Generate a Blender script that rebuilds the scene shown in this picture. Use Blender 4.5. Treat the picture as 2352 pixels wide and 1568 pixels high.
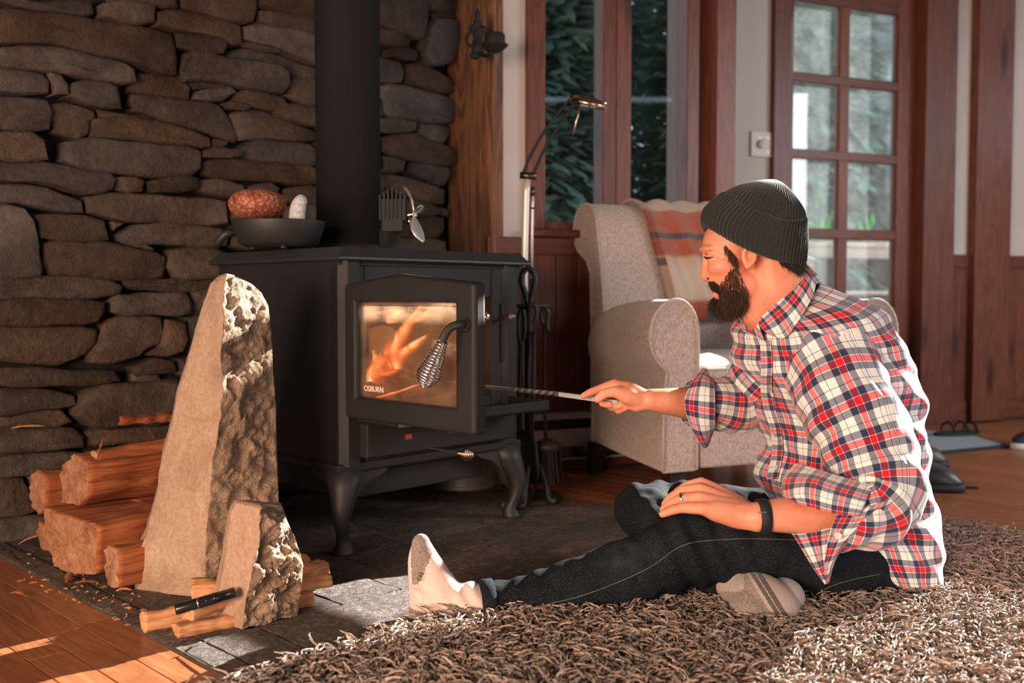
import bpy, bmesh, math, random
import numpy as np
from mathutils import Vector, Matrix, noise as mnoise
from mathutils.bvhtree import BVHTree

for o in list(bpy.data.objects):
    bpy.data.objects.remove(o)
C = bpy.context.scene.collection
R = math.radians
rng = random.Random(7)
nrg = np.random.default_rng(11)

# ------------------------------------------------------------------ camera
CAMZ = 0.62
PITCH = R(2.6)
FPX = 2352 * 35.0 / 36.0
cam_d = bpy.data.cameras.new('camera')
cam_d.lens = 35.0
cam_d.sensor_width = 36.0
cam_d.clip_start = 0.05
cam_d.dof.use_dof = True
cam_d.dof.focus_distance = 2.0
cam_d.dof.aperture_fstop = 3.2
cam = bpy.data.objects.new('camera', cam_d)
cam.location = (0, 0, CAMZ)
cam.rotation_euler = (math.pi / 2 - PITCH, 0, 0)
C.objects.link(cam)
bpy.context.scene.camera = cam

# ------------------------------------------------------------------ view
sc = bpy.context.scene
sc.view_settings.view_transform = 'Standard'
sc.view_settings.look = 'None'
sc.view_settings.exposure = 0.0
sc.view_settings.gamma = 1.0
sc.view_settings.use_curve_mapping = False

# ------------------------------------------------------------------ world
w = bpy.data.worlds.new('overcast_sky')
sc.world = w
w.use_nodes = True
nt = w.node_tree
bg = nt.nodes['Background']
bg.inputs[0].default_value = (0.72, 0.86, 1.0, 1)
bg.inputs[1].default_value = 1.9

# ------------------------------------------------------------------ sun and daylight
SUN_AZ = R(40.0)
SUN_EL = R(20.0)
SUN = Vector((math.cos(SUN_EL) * math.cos(SUN_AZ), math.cos(SUN_EL) * math.sin(SUN_AZ), math.sin(SUN_EL)))
sd = bpy.data.lights.new('sun', 'SUN')
sd.energy = 38.0
sd.angle = R(0.28)
sd.color = (1.0, 0.97, 0.93)
so = bpy.data.objects.new('sun', sd)
so.rotation_euler = SUN.to_track_quat('Z', 'Y').to_euler()
so.location = SUN * 8
C.objects.link(so)

def area(name, loc, target, sx, sy, power, col, spread=180):
    d = bpy.data.lights.new(name, 'AREA')
    d.shape = 'RECTANGLE'
    d.size, d.size_y = sx, sy
    d.energy = power
    d.color = col
    d.spread = R(spread)
    o = bpy.data.objects.new(name, d)
    o.location = loc
    o.rotation_euler = (Vector(loc) - Vector(target)).to_track_quat('Z', 'Y').to_euler()
    C.objects.link(o)
    return o

# added fills without a window: warm behind left, cool behind right; last, right-hand daylight
area('warm_fill_light', (-1.5, -0.9, 0.70), (0.0, 2.2, -0.25), 1.5, 0.9, 80.0, (1.0, 0.70, 0.51), 120)
area('cool_fill_light', (2.9, -1.2, 1.3), (1.2, 2.6, 0.2), 1.6, 1.3, 13.0, (0.92, 0.95, 1.0), 110)
area('side_window_light', (4.3, 2.2, 1.7), (2.0, 3.4, 0.0), 1.5, 1.2, 38.0, (0.90, 0.95, 1.0), 110)

# ------------------------------------------------------------------ pixel helpers (photo frame 2352x1568)
def ray(px, py):
    dx = (px - 1176.0) / FPX
    dy = (784.0 - py) / FPX
    return Vector((dx, math.cos(PITCH) + dy * math.sin(PITCH), -math.sin(PITCH) + dy * math.cos(PITCH)))
CAMP = Vector((0, 0, CAMZ))
def at(px, py, Y):
    r = ray(px, py)
    return CAMP + r * (Y / r.y)
def gp(px, py, z=0.0):
    r = ray(px, py)
    return CAMP + r * ((z - CAMZ) / r.z)
class Wall:
    def __init__(s, p, ang):
        s.p = Vector((p[0], p[1], 0)); a = R(ang)
        s.d = Vector((math.cos(a), math.sin(a), 0)); s.n = Vector((math.sin(a), -math.cos(a), 0))
    def hit(s, px, py, off=0.0):
        r = ray(px, py); q = s.p + s.n * off
        t = (q - CAMP).dot(s.n) / r.dot(s.n)
        P = CAMP + r * t
        return (P - s.p).dot(s.d), P.z
    def P(s, u, z, off=0.0):
        return s.p + s.d * u + s.n * off + Vector((0, 0, z))
WL = Wall((-1.28, 2.49), 44.0)       # stone wall
W1 = Wall((-0.07, 3.45), 23.0)       # wall with the casement windows
W2 = Wall((2.207, 4.93), 23.0)       # wall with the glazed door
S2 = math.sqrt(0.5)
def ab(a, b, z=0.0):                 # hearth / room axes
    return Vector(((a - b) * S2, (a + b) * S2, z))

# ------------------------------------------------------------------ object helpers
def link(o):
    C.objects.link(o)
    return o
def tag(o, label=None, cat=None, group=None, kind=None):
    if label: o['label'] = label
    if cat: o['category'] = cat
    if group: o['group'] = group
    if kind: o['kind'] = kind
    return o
def thing(name, label, cat, loc=(0, 0, 0), group=None, kind=None):
    o = bpy.data.objects.new(name, None)
    o.empty_display_size = 0.05
    o.location = loc
    link(o)
    return tag(o, label, cat, group, kind)
def rebase(o, parent):
    """parts are modelled in world space; hang them below their thing"""
    o.parent = parent
    m = Matrix.Identity(4)
    q = parent
    m = Matrix.Translation(wloc(parent))
    o.matrix_parent_inverse = m.inverted()
def wloc(o):
    v = Vector(o.location)
    if o.parent is not None:
        v = v  # parts are kept at world coordinates through the parent inverse
    return v
def mk(name, V, F, mat, parent=None, smooth=False, uv=None, mats=None, fm=None):
    me = bpy.data.meshes.new(name)
    V = [tuple(v) for v in V]
    org = Vector((0, 0, 0))
    if V:
        a = np.array(V, dtype=float)
        org = Vector(((a[:, 0].min() + a[:, 0].max()) / 2, (a[:, 1].min() + a[:, 1].max()) / 2, a[:, 2].min()))
        V = [tuple(r) for r in (a - np.array(org))]
    me.from_pydata(V, [], [tuple(f) for f in F])
    for m in (mats or [mat]):
        me.materials.append(m)
    if fm is not None:
        me.polygons.foreach_set('material_index', fm)
    if smooth:
        me.polygons.foreach_set('use_smooth', [True] * len(me.polygons))
    if uv is not None:
        l = me.uv_layers.new(name='UVMap')
        idx = np.zeros(len(me.loops), dtype=np.int32)
        me.loops.foreach_get('vertex_index', idx)
        u = np.array(uv, dtype=np.float32)[idx]
        l.data.foreach_set('uv', u.ravel())
    me.validate()
    me.update()
    o = bpy.data.objects.new(name, me)
    o.location = org
    link(o)
    if parent is not None:
        setp(o, parent)
    return o
def setp(o, parent):
    o.parent = parent
    o.matrix_parent_inverse = WM[parent.name].inverted() if parent.name in WM else world_of(parent).inverted()
WM = {}
def world_of(p):
    m = Matrix.LocRotScale(p.location, p.rotation_euler, p.scale)
    if p.parent is not None:
        return world_of(p.parent) @ p.matrix_parent_inverse @ m
    return m
def grp(V1, F1, V2, F2):
    n = len(V1)
    return list(V1) + list(V2), list(F1) + [tuple(i + n for i in f) for f in F2]
class MB:
    def __init__(s): s.V = []; s.F = []; s.M = []
    def add(s, V, F, m=0):
        n = len(s.V); s.V += [tuple(v) for v in V]; s.F += [tuple(i + n for i in f) for f in F]; s.M += [m] * len(F)
        return s
    def build(s, name, mat, parent=None, smooth=False, mats=None):
        return mk(name, s.V, s.F, mat, parent, smooth, mats=mats, fm=s.M if mats else None)
def box(o, x, y, z):
    """box from corner o with edge vectors x,y,z"""
    o = Vector(o); x = Vector(x); y = Vector(y); z = Vector(z)
    V = [o, o + x, o + x + y, o + y, o + z, o + x + z, o + x + y + z, o + y + z]
    F = [(0, 3, 2, 1), (4, 5, 6, 7), (0, 1, 5, 4), (1, 2, 6, 5), (2, 3, 7, 6), (3, 0, 4, 7)]
    if x.cross(y).dot(z) < 0: F = [tuple(reversed(f)) for f in F]
    return V, F
def bevel(o, w=0.003, seg=2, ang=35):
    m = o.modifiers.new('bevel', 'BEVEL'); m.width = w; m.segments = seg; m.limit_method = 'ANGLE'; m.angle_limit = R(ang)
    return o
def subd(o, n=2):
    m = o.modifiers.new('subd', 'SUBSURF'); m.levels = n; m.render_levels = n
    return o
def frames(path, up=(0, 0, 1)):
    P = [Vector(p) for p in path]; n = len(P); out = []
    prev = None
    for i in range(n):
        t = (P[min(i + 1, n - 1)] - P[max(i - 1, 0)]).normalized()
        if prev is None:
            u = Vector(up)
            if abs(u.dot(t)) > 0.95: u = Vector((1, 0, 0.1))
            a = (u - t * u.dot(t)).normalized()
        else:
            a = (prev - t * prev.dot(t)).normalized()
        prev = a
        out.append((P[i], t, a, t.cross(a)))
    return out
def tube(path, rad, n=10, cap=True, flat=1.0, up=(0, 0, 1)):
    if not hasattr(rad, '__len__'): rad = [rad] * len(path)
    V = []; F = []
    fr = frames(path, up)
    for (p, t, a, b), r in zip(fr, rad):
        for k in range(n):
            th = 2 * math.pi * k / n
            V.append(p + a * (r * flat * math.cos(th)) + b * (r * math.sin(th)))
    m = len(path)
    for i in range(m - 1):
        for k in range(n):
            k2 = (k + 1) % n
            F.append((i * n + k, i * n + k2, (i + 1) * n + k2, (i + 1) * n + k))
    if cap:
        F.append(tuple(reversed(range(n)))); F.append(tuple((m - 1) * n + k for k in range(n)))
    return V, F
def spline(pts, n):
    """catmull-rom through pts (tuples), n samples"""
    P = [np.array(p, float) for p in pts]
    P = [2 * P[0] - P[1]] + P + [2 * P[-1] - P[-2]]
    m = len(P) - 3; out = []
    for i in range(n):
        t = i / (n - 1) * m; k = min(int(t), m - 1); t -= k
        a, b, c, d = P[k:k + 4]
        out.append(0.5 * ((2 * b) + (c - a) * t + (2 * a - 5 * b + 4 * c - d) * t * t + (3 * b - a - 3 * c + d) * t ** 3))
    return out
def grid(rings, closed=True, cap0=False, cap1=False):
    n = len(rings[0]); V = [v for r in rings for v in r]; F = []
    for i in range(len(rings) - 1):
        for k in range(n if closed else n - 1):
            k2 = (k + 1) % n
            F.append((i * n + k, i * n + k2, (i + 1) * n + k2, (i + 1) * n + k))
    if cap0: F.append(tuple(reversed(range(n))))
    if cap1: F.append(tuple((len(rings) - 1) * n + k for k in range(n)))
    return V, F
def lathe(c, prof, n=32, axis=Vector((0, 0, 1)), cap=True):
    axis = Vector(axis).normalized()
    a = axis.orthogonal().normalized(); b = axis.cross(a)
    rings = []
    for r, h in prof:
        rings.append([Vector(c) + axis * h + (a * math.cos(2 * math.pi * k / n) + b * math.sin(2 * math.pi * k / n)) * r for k in range(n)])
    return grid(rings, True, cap, cap)
def sphere(c, r, n=12, m=8):
    if not hasattr(r, '__len__'): r = (r, r, r)
    c = Vector(c); V = [c + Vector((0, 0, -r[2]))]; F = []
    for i in range(1, m):
        ph = -math.pi / 2 + math.pi * i / m
        for k in range(n):
            th = 2 * math.pi * k / n
            V.append(c + Vector((r[0] * math.cos(ph) * math.cos(th), r[1] * math.cos(ph) * math.sin(th), r[2] * math.sin(ph))))
    V.append(c + Vector((0, 0, r[2])))
    for k in range(n):
        F.append((0, 1 + (k + 1) % n, 1 + k))
        F.append((len(V) - 1, 1 + (m - 2) * n + k, 1 + (m - 2) * n + (k + 1) % n))
    for i in range(m - 2):
        for k in range(n):
            a = 1 + i * n + k; b = 1 + i * n + (k + 1) % n
            F.append((a, b, b + n, a + n))
    return V, F
def ball(c, r, rotm=None, n=20, m=14):
    """ellipsoid with optional rotation matrix"""
    V, F = sphere((0, 0, 0), r, n, m)
    c = Vector(c)
    V = [(c + (rotm @ Vector(v) if rotm is not None else Vector(v))) for v in V]
    return V, F
def capsule(p0, p1, r0, r1, n=14):
    p0 = Vector(p0); p1 = Vector(p1); d = (p1 - p0); L = d.length
    if L < 1e-5: return sphere(p0, r0)
    t = d / L; path = []; rad = []
    for k in range(5):
        a = math.pi / 2 * (k + 0.15) / 5.0
        path.append(p0 - t * (r0 * math.cos(a))); rad.append(r0 * math.sin(a))
    path.append(p0); rad.append(r0)
    path.append(p1); rad.append(r1)
    for k in range(4, -1, -1):
        a = math.pi / 2 * (k + 0.15) / 5.0
        path.append(p1 + t * (r1 * math.cos(a))); rad.append(r1 * math.sin(a))
    return tube(path, rad, n)
def chain(pts, n=14):
    """pts: (Vector, radius) list -> list of overlapping capsules"""
    mb = MB()
    for (a, ra), (b, rb) in zip(pts[:-1], pts[1:]):
        mb.add(*capsule(a, b, ra, rb, n))
    return mb
def remesh(name, mb, voxel, mat, parent=None, smooth=6, fac=0.5, mats=None, deform=None):
    """join overlapping closed shapes into one continuous skin"""
    me = bpy.data.meshes.new(name + '_src')
    me.from_pydata([tuple(v) for v in mb.V], [], mb.F)
    o = bpy.data.objects.new(name + '_src', me)
    link(o)
    m = o.modifiers.new('r', 'REMESH'); m.mode = 'VOXEL'; m.voxel_size = voxel
    if smooth:
        s = o.modifiers.new('s', 'SMOOTH'); s.factor = fac; s.iterations = smooth
    dg = bpy.context.evaluated_depsgraph_get(); dg.update()
    e = o.evaluated_get(dg).to_mesh()
    nv = len(e.vertices); co = np.zeros(nv * 3); e.vertices.foreach_get('co', co); co = co.reshape(-1, 3)
    no = np.zeros(nv * 3); e.vertices.foreach_get('normal', no); no = no.reshape(-1, 3)
    F = [tuple(p.vertices) for p in e.polygons]
    o.evaluated_get(dg).to_mesh_clear()
    bpy.data.objects.remove(o); bpy.data.meshes.remove(me)
    if deform is not None: co = deform(co, no)
    return mk(name, co, F, mat, parent, smooth=True, mats=mats)
def bvh_of(o):
    M = world_of(o)
    V = [M @ v.co for v in o.data.vertices]
    return BVHTree.FromPolygons(V, [tuple(p.vertices) for p in o.data.polygons])
def shoot(bv, px, py, lift=0.0):
    """surface point of an already built mesh met by the photo ray through px,py"""
    r = ray(px, py).normalized()
    h = bv.ray_cast(CAMP, r)
    if h[0] is None:
        return None, None
    n = h[1]
    if n.dot(r) > 0: n = -n
    return h[0] + n * lift, n
def fbm(p, s, o=4, seed=0.0):
    v = 0; a = 1; q = Vector(p) * s + Vector((seed, seed * 1.7, -seed))
    for _ in range(o):
        v += a * mnoise.noise(q); q = q * 2.03; a *= 0.5
    return v
# ------------------------------------------------------------------ materials
class N:
    """tiny node-tree builder"""
    def __init__(s, name):
        s.m = bpy.data.materials.new(name); s.m.use_nodes = True
        s.t = s.m.node_tree; s.t.nodes.clear()
        s.out = s.t.nodes.new('ShaderNodeOutputMaterial')
    def n(s, typ, **kw):
        x = s.t.nodes.new('ShaderNode' + typ)
        for k, v in kw.items():
            if k.startswith('i_'): x.inputs[k[2:].replace('_', ' ')].default_value = v
            else: setattr(x, k, v)
        return x
    def l(s, a, b):
        s.t.links.new(a, b); return s
    def coord(s, kind='Object', scale=(1, 1, 1), rot=(0, 0, 0)):
        tc = s.n('TexCoord'); mp = s.n('Mapping')
        mp.inputs['Scale'].default_value = scale; mp.inputs['Rotation'].default_value = rot
        s.l(tc.outputs[kind], mp.inputs['Vector']); return mp.outputs[0]
    def noise(s, vec, scale, detail=4, rough=0.55, dist=0.0):
        x = s.n('TexNoise'); x.inputs['Scale'].default_value = scale; x.inputs['Detail'].default_value = detail
        x.inputs['Roughness'].default_value = rough; x.inputs['Distortion'].default_value = dist
        s.l(vec, x.inputs['Vector']); return x.outputs['Fac']
    def ramp(s, fac, stops, interp='LINEAR'):
        r = s.n('ValToRGB'); r.color_ramp.interpolation = interp
        e = r.color_ramp.elements
        while len(e) < len(stops): e.new(0.5)
        for k, (p, c) in enumerate(stops):
            e[k].position = p; e[k].color = (c[0], c[1], c[2], 1) if hasattr(c, '__len__') else (c, c, c, 1)
        s.l(fac, r.inputs[0]); return r.outputs[0]
    def mix(s, fac, a, b, mode='MIX'):
        x = s.n('Mix', data_type='RGBA', blend_type=mode)
        for v, i in ((fac, 0), (a, 6), (b, 7)):
            if hasattr(v, 'is_linked') or hasattr(v, 'links'): s.l(v, x.inputs[i])
            else: x.inputs[i].default_value = v if i == 0 else (v[0], v[1], v[2], 1)
        return x.outputs[2]
    def math(s, op, a, b=0.0, c=None):
        x = s.n('Math', operation=op)
        for v, i in ((a, 0), (b, 1), (c, 2)):
            if v is None: continue
            if hasattr(v, 'links'): s.l(v, x.inputs[i])
            else: x.inputs[i].default_value = v
        return x.outputs[0]
    def bump(s, h, strength=0.5, dist=0.01, prev=None):
        b = s.n('Bump'); b.inputs['Strength'].default_value = strength; b.inputs['Distance'].default_value = dist
        s.l(h, b.inputs['Height'])
        if prev is not None: s.l(prev, b.inputs['Normal'])
        return b.outputs[0]
    def rand(s):
        return s.n('ObjectInfo').outputs['Random']
    def bsdf(s, col, rough=0.6, metal=0.0, normal=None, spec=0.5, sub=0.0, sheen=0.0, emis=None, estr=0.0, subrad=(1, .3, .15), subscale=0.01):
        b = s.n('BsdfPrincipled')
        if hasattr(col, 'links'): s.l(col, b.inputs['Base Color'])
        else: b.inputs['Base Color'].default_value = (col[0], col[1], col[2], 1)
        if hasattr(rough, 'links'): s.l(rough, b.inputs['Roughness'])
        else: b.inputs['Roughness'].default_value = rough
        b.inputs['Metallic'].default_value = metal
        b.inputs['Specular IOR Level'].default_value = spec
        if sub: 
            b.inputs['Subsurface Weight'].default_value = sub; b.inputs['Subsurface Radius'].default_value = subrad
            b.inputs['Subsurface Scale'].default_value = subscale
        if sheen: b.inputs['Sheen Weight'].default_value = sheen
        if normal is not None: s.l(normal, b.inputs['Normal'])
        if emis is not None:
            if hasattr(emis, 'links'): s.l(emis, b.inputs['Emission Color'])
            else: b.inputs['Emission Color'].default_value = (*emis, 1)
            b.inputs['Emission Strength'].default_value = estr
        s.l(b.outputs[0], s.out.inputs[0])
        s.b = b
        return s.m
def plain(name, col, rough=0.6, metal=0.0, spec=0.5, **kw):
    return N(name).bsdf(col, rough, metal, spec=spec, **kw)

def m_rock(name, c0, c1, c2, scale=6.0, bump=0.6, tint=0.25, fine=60.0, dist=0.01, sat=(0.75, 0.5)):
    k = N(name); v = k.coord('Object')
    r = k.rand()
    ad = k.n('VectorMath', operation='ADD'); k.l(v, ad.inputs[0])
    cx = k.n('CombineXYZ'); k.l(k.math('MULTIPLY', r, 37.0), cx.inputs[0]); k.l(cx.outputs[0], ad.inputs[1])
    v = ad.outputs[0]
    a = k.noise(v, scale, 6, 0.62, 0.6)
    b = k.noise(v, fine, 5, 0.7)
    col = k.ramp(a, [(0.30, c0), (0.52, c1), (0.74, c2)])
    col = k.mix(k.ramp(b, [(0.3, 0.0), (0.7, 1.0)]), col, k.mix(1.0, col, (0.62, 0.62, 0.62), 'MULTIPLY'))
    hsv = k.n('HueSaturation'); k.l(col, hsv.inputs['Color'])
    k.l(k.math('ADD', k.math('MULTIPLY', r, 2 * tint), 1 - tint), hsv.inputs['Value'])
    k.l(k.math('ADD', k.math('MULTIPLY', k.math('FRACT', k.math('MULTIPLY', r, 7.31)), sat[1]), sat[0]), hsv.inputs['Saturation'])
    h = k.math('ADD', k.math('MULTIPLY', a, 1.2), k.math('MULTIPLY', b, 0.6))
    return k.bsdf(hsv.outputs[0], 0.9, spec=0.2, normal=k.bump(h, bump, dist))
M_STONE = m_rock('wall_stone', (.048, .033, .025), (.094, .064, .046), (.175, .112, .072), 5.0, 0.9, 0.28, 55.0, 0.014, (0.6, 0.6))
M_MORTAR = m_rock('mortar', (.015, .013, .012), (.025, .02, .018), (.035, .03, .025), 9.0, 0.5)
M_TALL = m_rock('sandstone', (.30, .19, .125), (.43, .285, .195), (.51, .355, .255), 9.0, 0.7, 0.03, 120.0, 0.006, (0.95, 0.1))
M_ROUGH = m_rock('rough_sandstone', (.24, .155, .10), (.42, .28, .185), (.56, .40, .28), 12.0, 1.0, 0.03, 70.0, 0.030, (0.9, 0.1))

def m_slate():
    k = N('slate_tile'); v = k.coord('Object'); r = k.rand()
    ad = k.n('VectorMath', operation='ADD'); k.l(v, ad.inputs[0])
    cx = k.n('CombineXYZ'); k.l(k.math('MULTIPLY', r, 53.0), cx.inputs[0]); k.l(cx.outputs[0], ad.inputs[1]); v = ad.outputs[0]
    st = k.n('VectorMath', operation='MULTIPLY'); k.l(v, st.inputs[0]); st.inputs[1].default_value = (1, 1.0, 1)
    a = k.noise(st.outputs[0], 5.0, 6, 0.65, 0.4); b = k.noise(st.outputs[0], 55.0, 5, 0.75, 1.5)
    col = k.ramp(a, [(0.3, (.052, .040, .033)), (0.55, (.095, .072, .057)), (0.75, (.155, .110, .080))])
    col = k.mix(k.ramp(b, [(0.48, 0.0), (0.68, 1.0)]), col, k.mix(1.0, col, (3.0, 2.7, 2.4), 'MULTIPLY'))
    hs = k.n('HueSaturation'); k.l(col, hs.inputs['Color']); k.l(k.math('ADD', k.math('MULTIPLY', r, .35), .82), hs.inputs['Value'])
    h = k.math('ADD', a, k.math('MULTIPLY', b, 0.9))
    return k.bsdf(hs.outputs[0], 0.62, spec=0.35, normal=k.bump(h, 1.0, 0.02))
M_SLATE = m_slate()
M_GROUT = m_rock('grout', (.10, .075, .055), (.16, .12, .085), (.2, .15, .11), 20.0, 0.5)

def m_wood(name, c0, c1, c2, axis='Z', scale=1.0, rough=0.45, knots=True, bump=0.12, var=0.2):
    """wood with its grain along one object axis"""
    k = N(name)
    s = {'X': (0.6, 7, 7), 'Y': (7, 0.6, 7), 'Z': (7, 7, 0.6)}[axis]
    v = k.coord('Object', tuple(x * scale for x in s)); r = k.rand()
    ad = k.n('VectorMath', operation='ADD'); k.l(v, ad.inputs[0])
    cx = k.n('CombineXYZ'); k.l(k.math('MULTIPLY', r, 91.0), cx.inputs[0]); k.l(k.math('MULTIPLY', r, 43.0), cx.inputs[1]); k.l(k.math('MULTIPLY', r, 17.0), cx.inputs[2]); k.l(cx.outputs[0], ad.inputs[1]); v = ad.outputs[0]
    a = k.noise(v, 1.6, 4, 0.55, 1.2)
    wv = k.math('FRACT', k.math('MULTIPLY', a, 9.0))
    tri = k.math('ABSOLUTE', k.math('SUBTRACT', k.math('MULTIPLY', wv, 2.0), 1.0))
    f = k.noise(v, 14.0, 4, 0.6)
    mixv = k.math('ADD', k.math('MULTIPLY', tri, 0.45), k.math('MULTIPLY', f, 0.6))
    col = k.ramp(mixv, [(0.2, c0), (0.55, c1), (0.9, c2)])
    if knots:
        kv = k.coord('Object', {'X': (1.6, 6, 6), 'Y': (6, 1.6, 6), 'Z': (6, 6, 1.6)}[axis])
        ad2 = k.n('VectorMath', operation='ADD'); k.l(kv, ad2.inputs[0]); k.l(cx.outputs[0], ad2.inputs[1])
        vo = k.n('TexVoronoi'); vo.inputs['Scale'].default_value = 1.0; k.l(ad2.outputs[0], vo.inputs['Vector'])
        kn = k.ramp(vo.outputs['Distance'], [(0.0, 1.0), (0.10, 0.8), (0.2, 0.0)])
        col = k.mix(kn, col, (c0[0] * .35, c0[1] * .3, c0[2] * .3))
    hs = k.n('HueSaturation'); k.l(col, hs.inputs['Color']); k.l(k.math('ADD', k.math('MULTIPLY', r, 2 * var), 1 - var), hs.inputs['Value'])
    return k.bsdf(hs.outputs[0], rough, spec=0.4, normal=k.bump(f, bump, 0.004))
M_CEDAR = m_wood('cedar', (.085, .024, .012), (.132, .037, .018), (.185, .056, .027), 'Z', 1.0, 0.42)
M_CEDAR_X = m_wood('cedar_rail', (.080, .022, .012), (.120, .034, .017), (.16, .046, .023), 'X', 1.0, 0.42)
M_POST = m_wood('rough_post', (.07, .03, .014), (.22, .085, .034), (.36, .15, .06), 'Z', 0.8, 0.6, True, 0.5)
M_PLANK = m_wood('oak_plank', (.20, .066, .026), (.28, .098, .040), (.35, .135, .058), 'X', 1.0, 0.32, False, 0.05, 0.14)
M_FLOOR = m_wood('oak_floor', (.18, .065, .026), (.26, .10, .042), (.33, .135, .058), 'X', 0.7, 0.35, False, 0.05, 0.1)
M_LOG = m_wood('split_log', (.16, .036, .012), (.30, .082, .026), (.42, .145, .050), 'X', 0.9, 0.85, False, 0.8, 0.12)
M_LOGEND = m_rock('log_end', (.30, .105, .040), (.44, .185, .078), (.54, .27, .13), 18.0, 1.0, 0.04, 80.0, 0.01, (0.85, 0.1))
M_KINDLE = m_wood('kindling_wood', (.34, .13, .052), (.50, .225, .10), (.62, .33, .17), 'X', 2.2, 0.7, False, 0.6, 0.12)

def m_wall():
    k = N('plaster'); v = k.coord('Object'); a = k.noise(v, 90.0, 4, 0.7); b = k.noise(v, 1.3, 3)
    col = k.ramp(b, [(0.3, (.50, .44, .40)), (0.7, (.60, .535, .49))])
    return k.bsdf(col, 0.9, spec=0.2, normal=k.bump(a, 0.25, 0.003))
M_WALL = m_wall()
M_CEIL = plain('ceiling_paint', (.25, .20, .17), 0.9)

def m_stove():
    k = N('stove_paint'); v = k.coord('Object'); a = k.noise(v, 160.0, 3, 0.6); b = k.noise(v, 3.0, 4)
    return k.bsdf(k.ramp(b, [(0.3, (.012, .0108, .0104)), (0.7, (.017, .0150, .0145))]), k.ramp(b, [(0.3, 0.55), (0.7, 0.68)]), spec=0.3, normal=k.bump(a, 0.12, 0.001))
M_STOVE = m_stove()
M_IRON = N('cast_iron'); _v = M_IRON.coord('Object'); M_IRON = M_IRON.bsdf((.018, .016, .015), 0.55, spec=0.5, normal=M_IRON.bump(M_IRON.noise(_v, 120.0, 3), 0.2, 0.001))
M_BLACK = plain('matte_black', (.008, .008, .008), 0.7)
M_GBLACK = plain('gloss_black', (.010, .010, .011), 0.18)
M_STEEL = plain('brushed_steel', (.62, .60, .58), 0.28, 1.0)
M_CHROME = plain('chrome', (.80, .74, .70), 0.14, 1.0)
M_NICKEL = plain('satin_nickel', (.70, .63, .56), 0.42, 0.45)
M_DARKMETAL = plain('dark_bronze', (.10, .085, .075), 0.35, 1.0)
M_BRASS = plain('copper_coil', (.78, .52, .38), 0.25, 1.0)
def m_galv():
    k = N('galvanized'); v = k.coord('Object'); a = k.noise(v, 24.0, 4, 0.7, 1.0)
    return k.bsdf(k.ramp(a, [(0.3, (.30, .28, .26)), (0.7, (.46, .43, .40))]), 0.5, 0.7)
M_GALV = m_galv()
M_ENAMEL = plain('heater_enamel', (.33, .29, .27), 0.4)
M_FIREBRICK = m_rock('firebrick', (.12, .07, .04), (.20, .12, .07), (.28, .19, .12), 8.0, 0.4, 0.08)
M_ASH = m_rock('ash', (.20, .17, .15), (.34, .30, .26), (.45, .41, .37), 30.0, 1.0)

def m_glass(name, refl=0.10, tint=(1, 1, 1), dirt_haze=None, rough=0.0):
    k = N(name)
    t = k.n('BsdfTransparent'); t.inputs[0].default_value = (*tint, 1)
    g = k.n('BsdfGlossy'); g.inputs['Roughness'].default_value = rough
    lw = k.n('LayerWeight'); lw.inputs['Blend'].default_value = 0.25
    fac = k.math('MINIMUM', k.math('ADD', k.math('MULTIPLY', lw.outputs['Fresnel'], 0.8), refl * 0.5), 0.85)
    m = k.n('MixShader'); k.l(fac, m.inputs[0]); k.l(t.outputs[0], m.inputs[1]); k.l(g.outputs[0], m.inputs[2])
    last = m.outputs[0]
    if dirt_haze:
        d = k.n('BsdfDiffuse'); d.inputs[0].default_value = (*dirt_haze[0], 1)
        tr = k.n('BsdfTranslucent'); tr.inputs[0].default_value = (*dirt_haze[0], 1)
        ms = k.n('MixShader'); ms.inputs[0].default_value = 0.5; k.l(d.outputs[0], ms.inputs[1]); k.l(tr.outputs[0], ms.inputs[2])
        v = k.coord('Object'); a = k.noise(v, dirt_haze[2], 5, 0.65, 0.6); b = k.noise(v, 120.0, 2, 0.5)
        f = k.math('MULTIPLY', k.ramp(a, [(0.35, 0.15), (0.7, 1.0)]), dirt_haze[1])
        f = k.math('ADD', f, k.math('MULTIPLY', k.ramp(b, [(0.64, 0.0), (0.7, 1.0)]), 0.12))
        m2 = k.n('MixShader'); k.l(f, m2.inputs[0]); k.l(last, m2.inputs[1]); k.l(ms.outputs[0], m2.inputs[2]); last = m2.outputs[0]
    k.l(last, k.out.inputs[0]); return k.m
M_GLASS = m_glass('window_glass', 0.05, (.93, .97, .96))
M_DOORGLASS = m_glass('hazy_door_glass', 0.05, (.95, .98, .98), ((.70, .78, .78), 0.32, 4.0))  # pale haze seen on the door panes is mixed into the glass
M_STOVEGLASS = m_glass('stove_glass', 0.10, (.95, .92, .88), ((.72, .44, .26), 0.15, 7.0))  # dirt film that also carries the pane's orange haze in its colour

def m_tweed(name, c0, c1):
    k = N(name); v = k.coord('Object', (1, 1, 0.45))
    a = k.noise(v, 230.0, 3, 0.75); b = k.noise(k.coord('Object'), 3.0, 3)
    col = k.ramp(a, [(0.36, c0), (0.62, c1)])
    col = k.mix(0.18, col, k.ramp(b, [(0.3, c0), (0.7, c1)]))
    return k.bsdf(col, 0.95, spec=0.1, sheen=0.25, normal=k.bump(a, 0.6, 0.003))
M_TWEED = m_tweed('grey_tweed', (.24, .185, .155), (.50, .41, .355))
M_WELT = m_tweed('tweed_welt', (.32, .26, .22), (.5, .42, .36))
M_DARKWOOD = plain('dark_leg_wood', (.014, .011, .010), 0.4)

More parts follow.
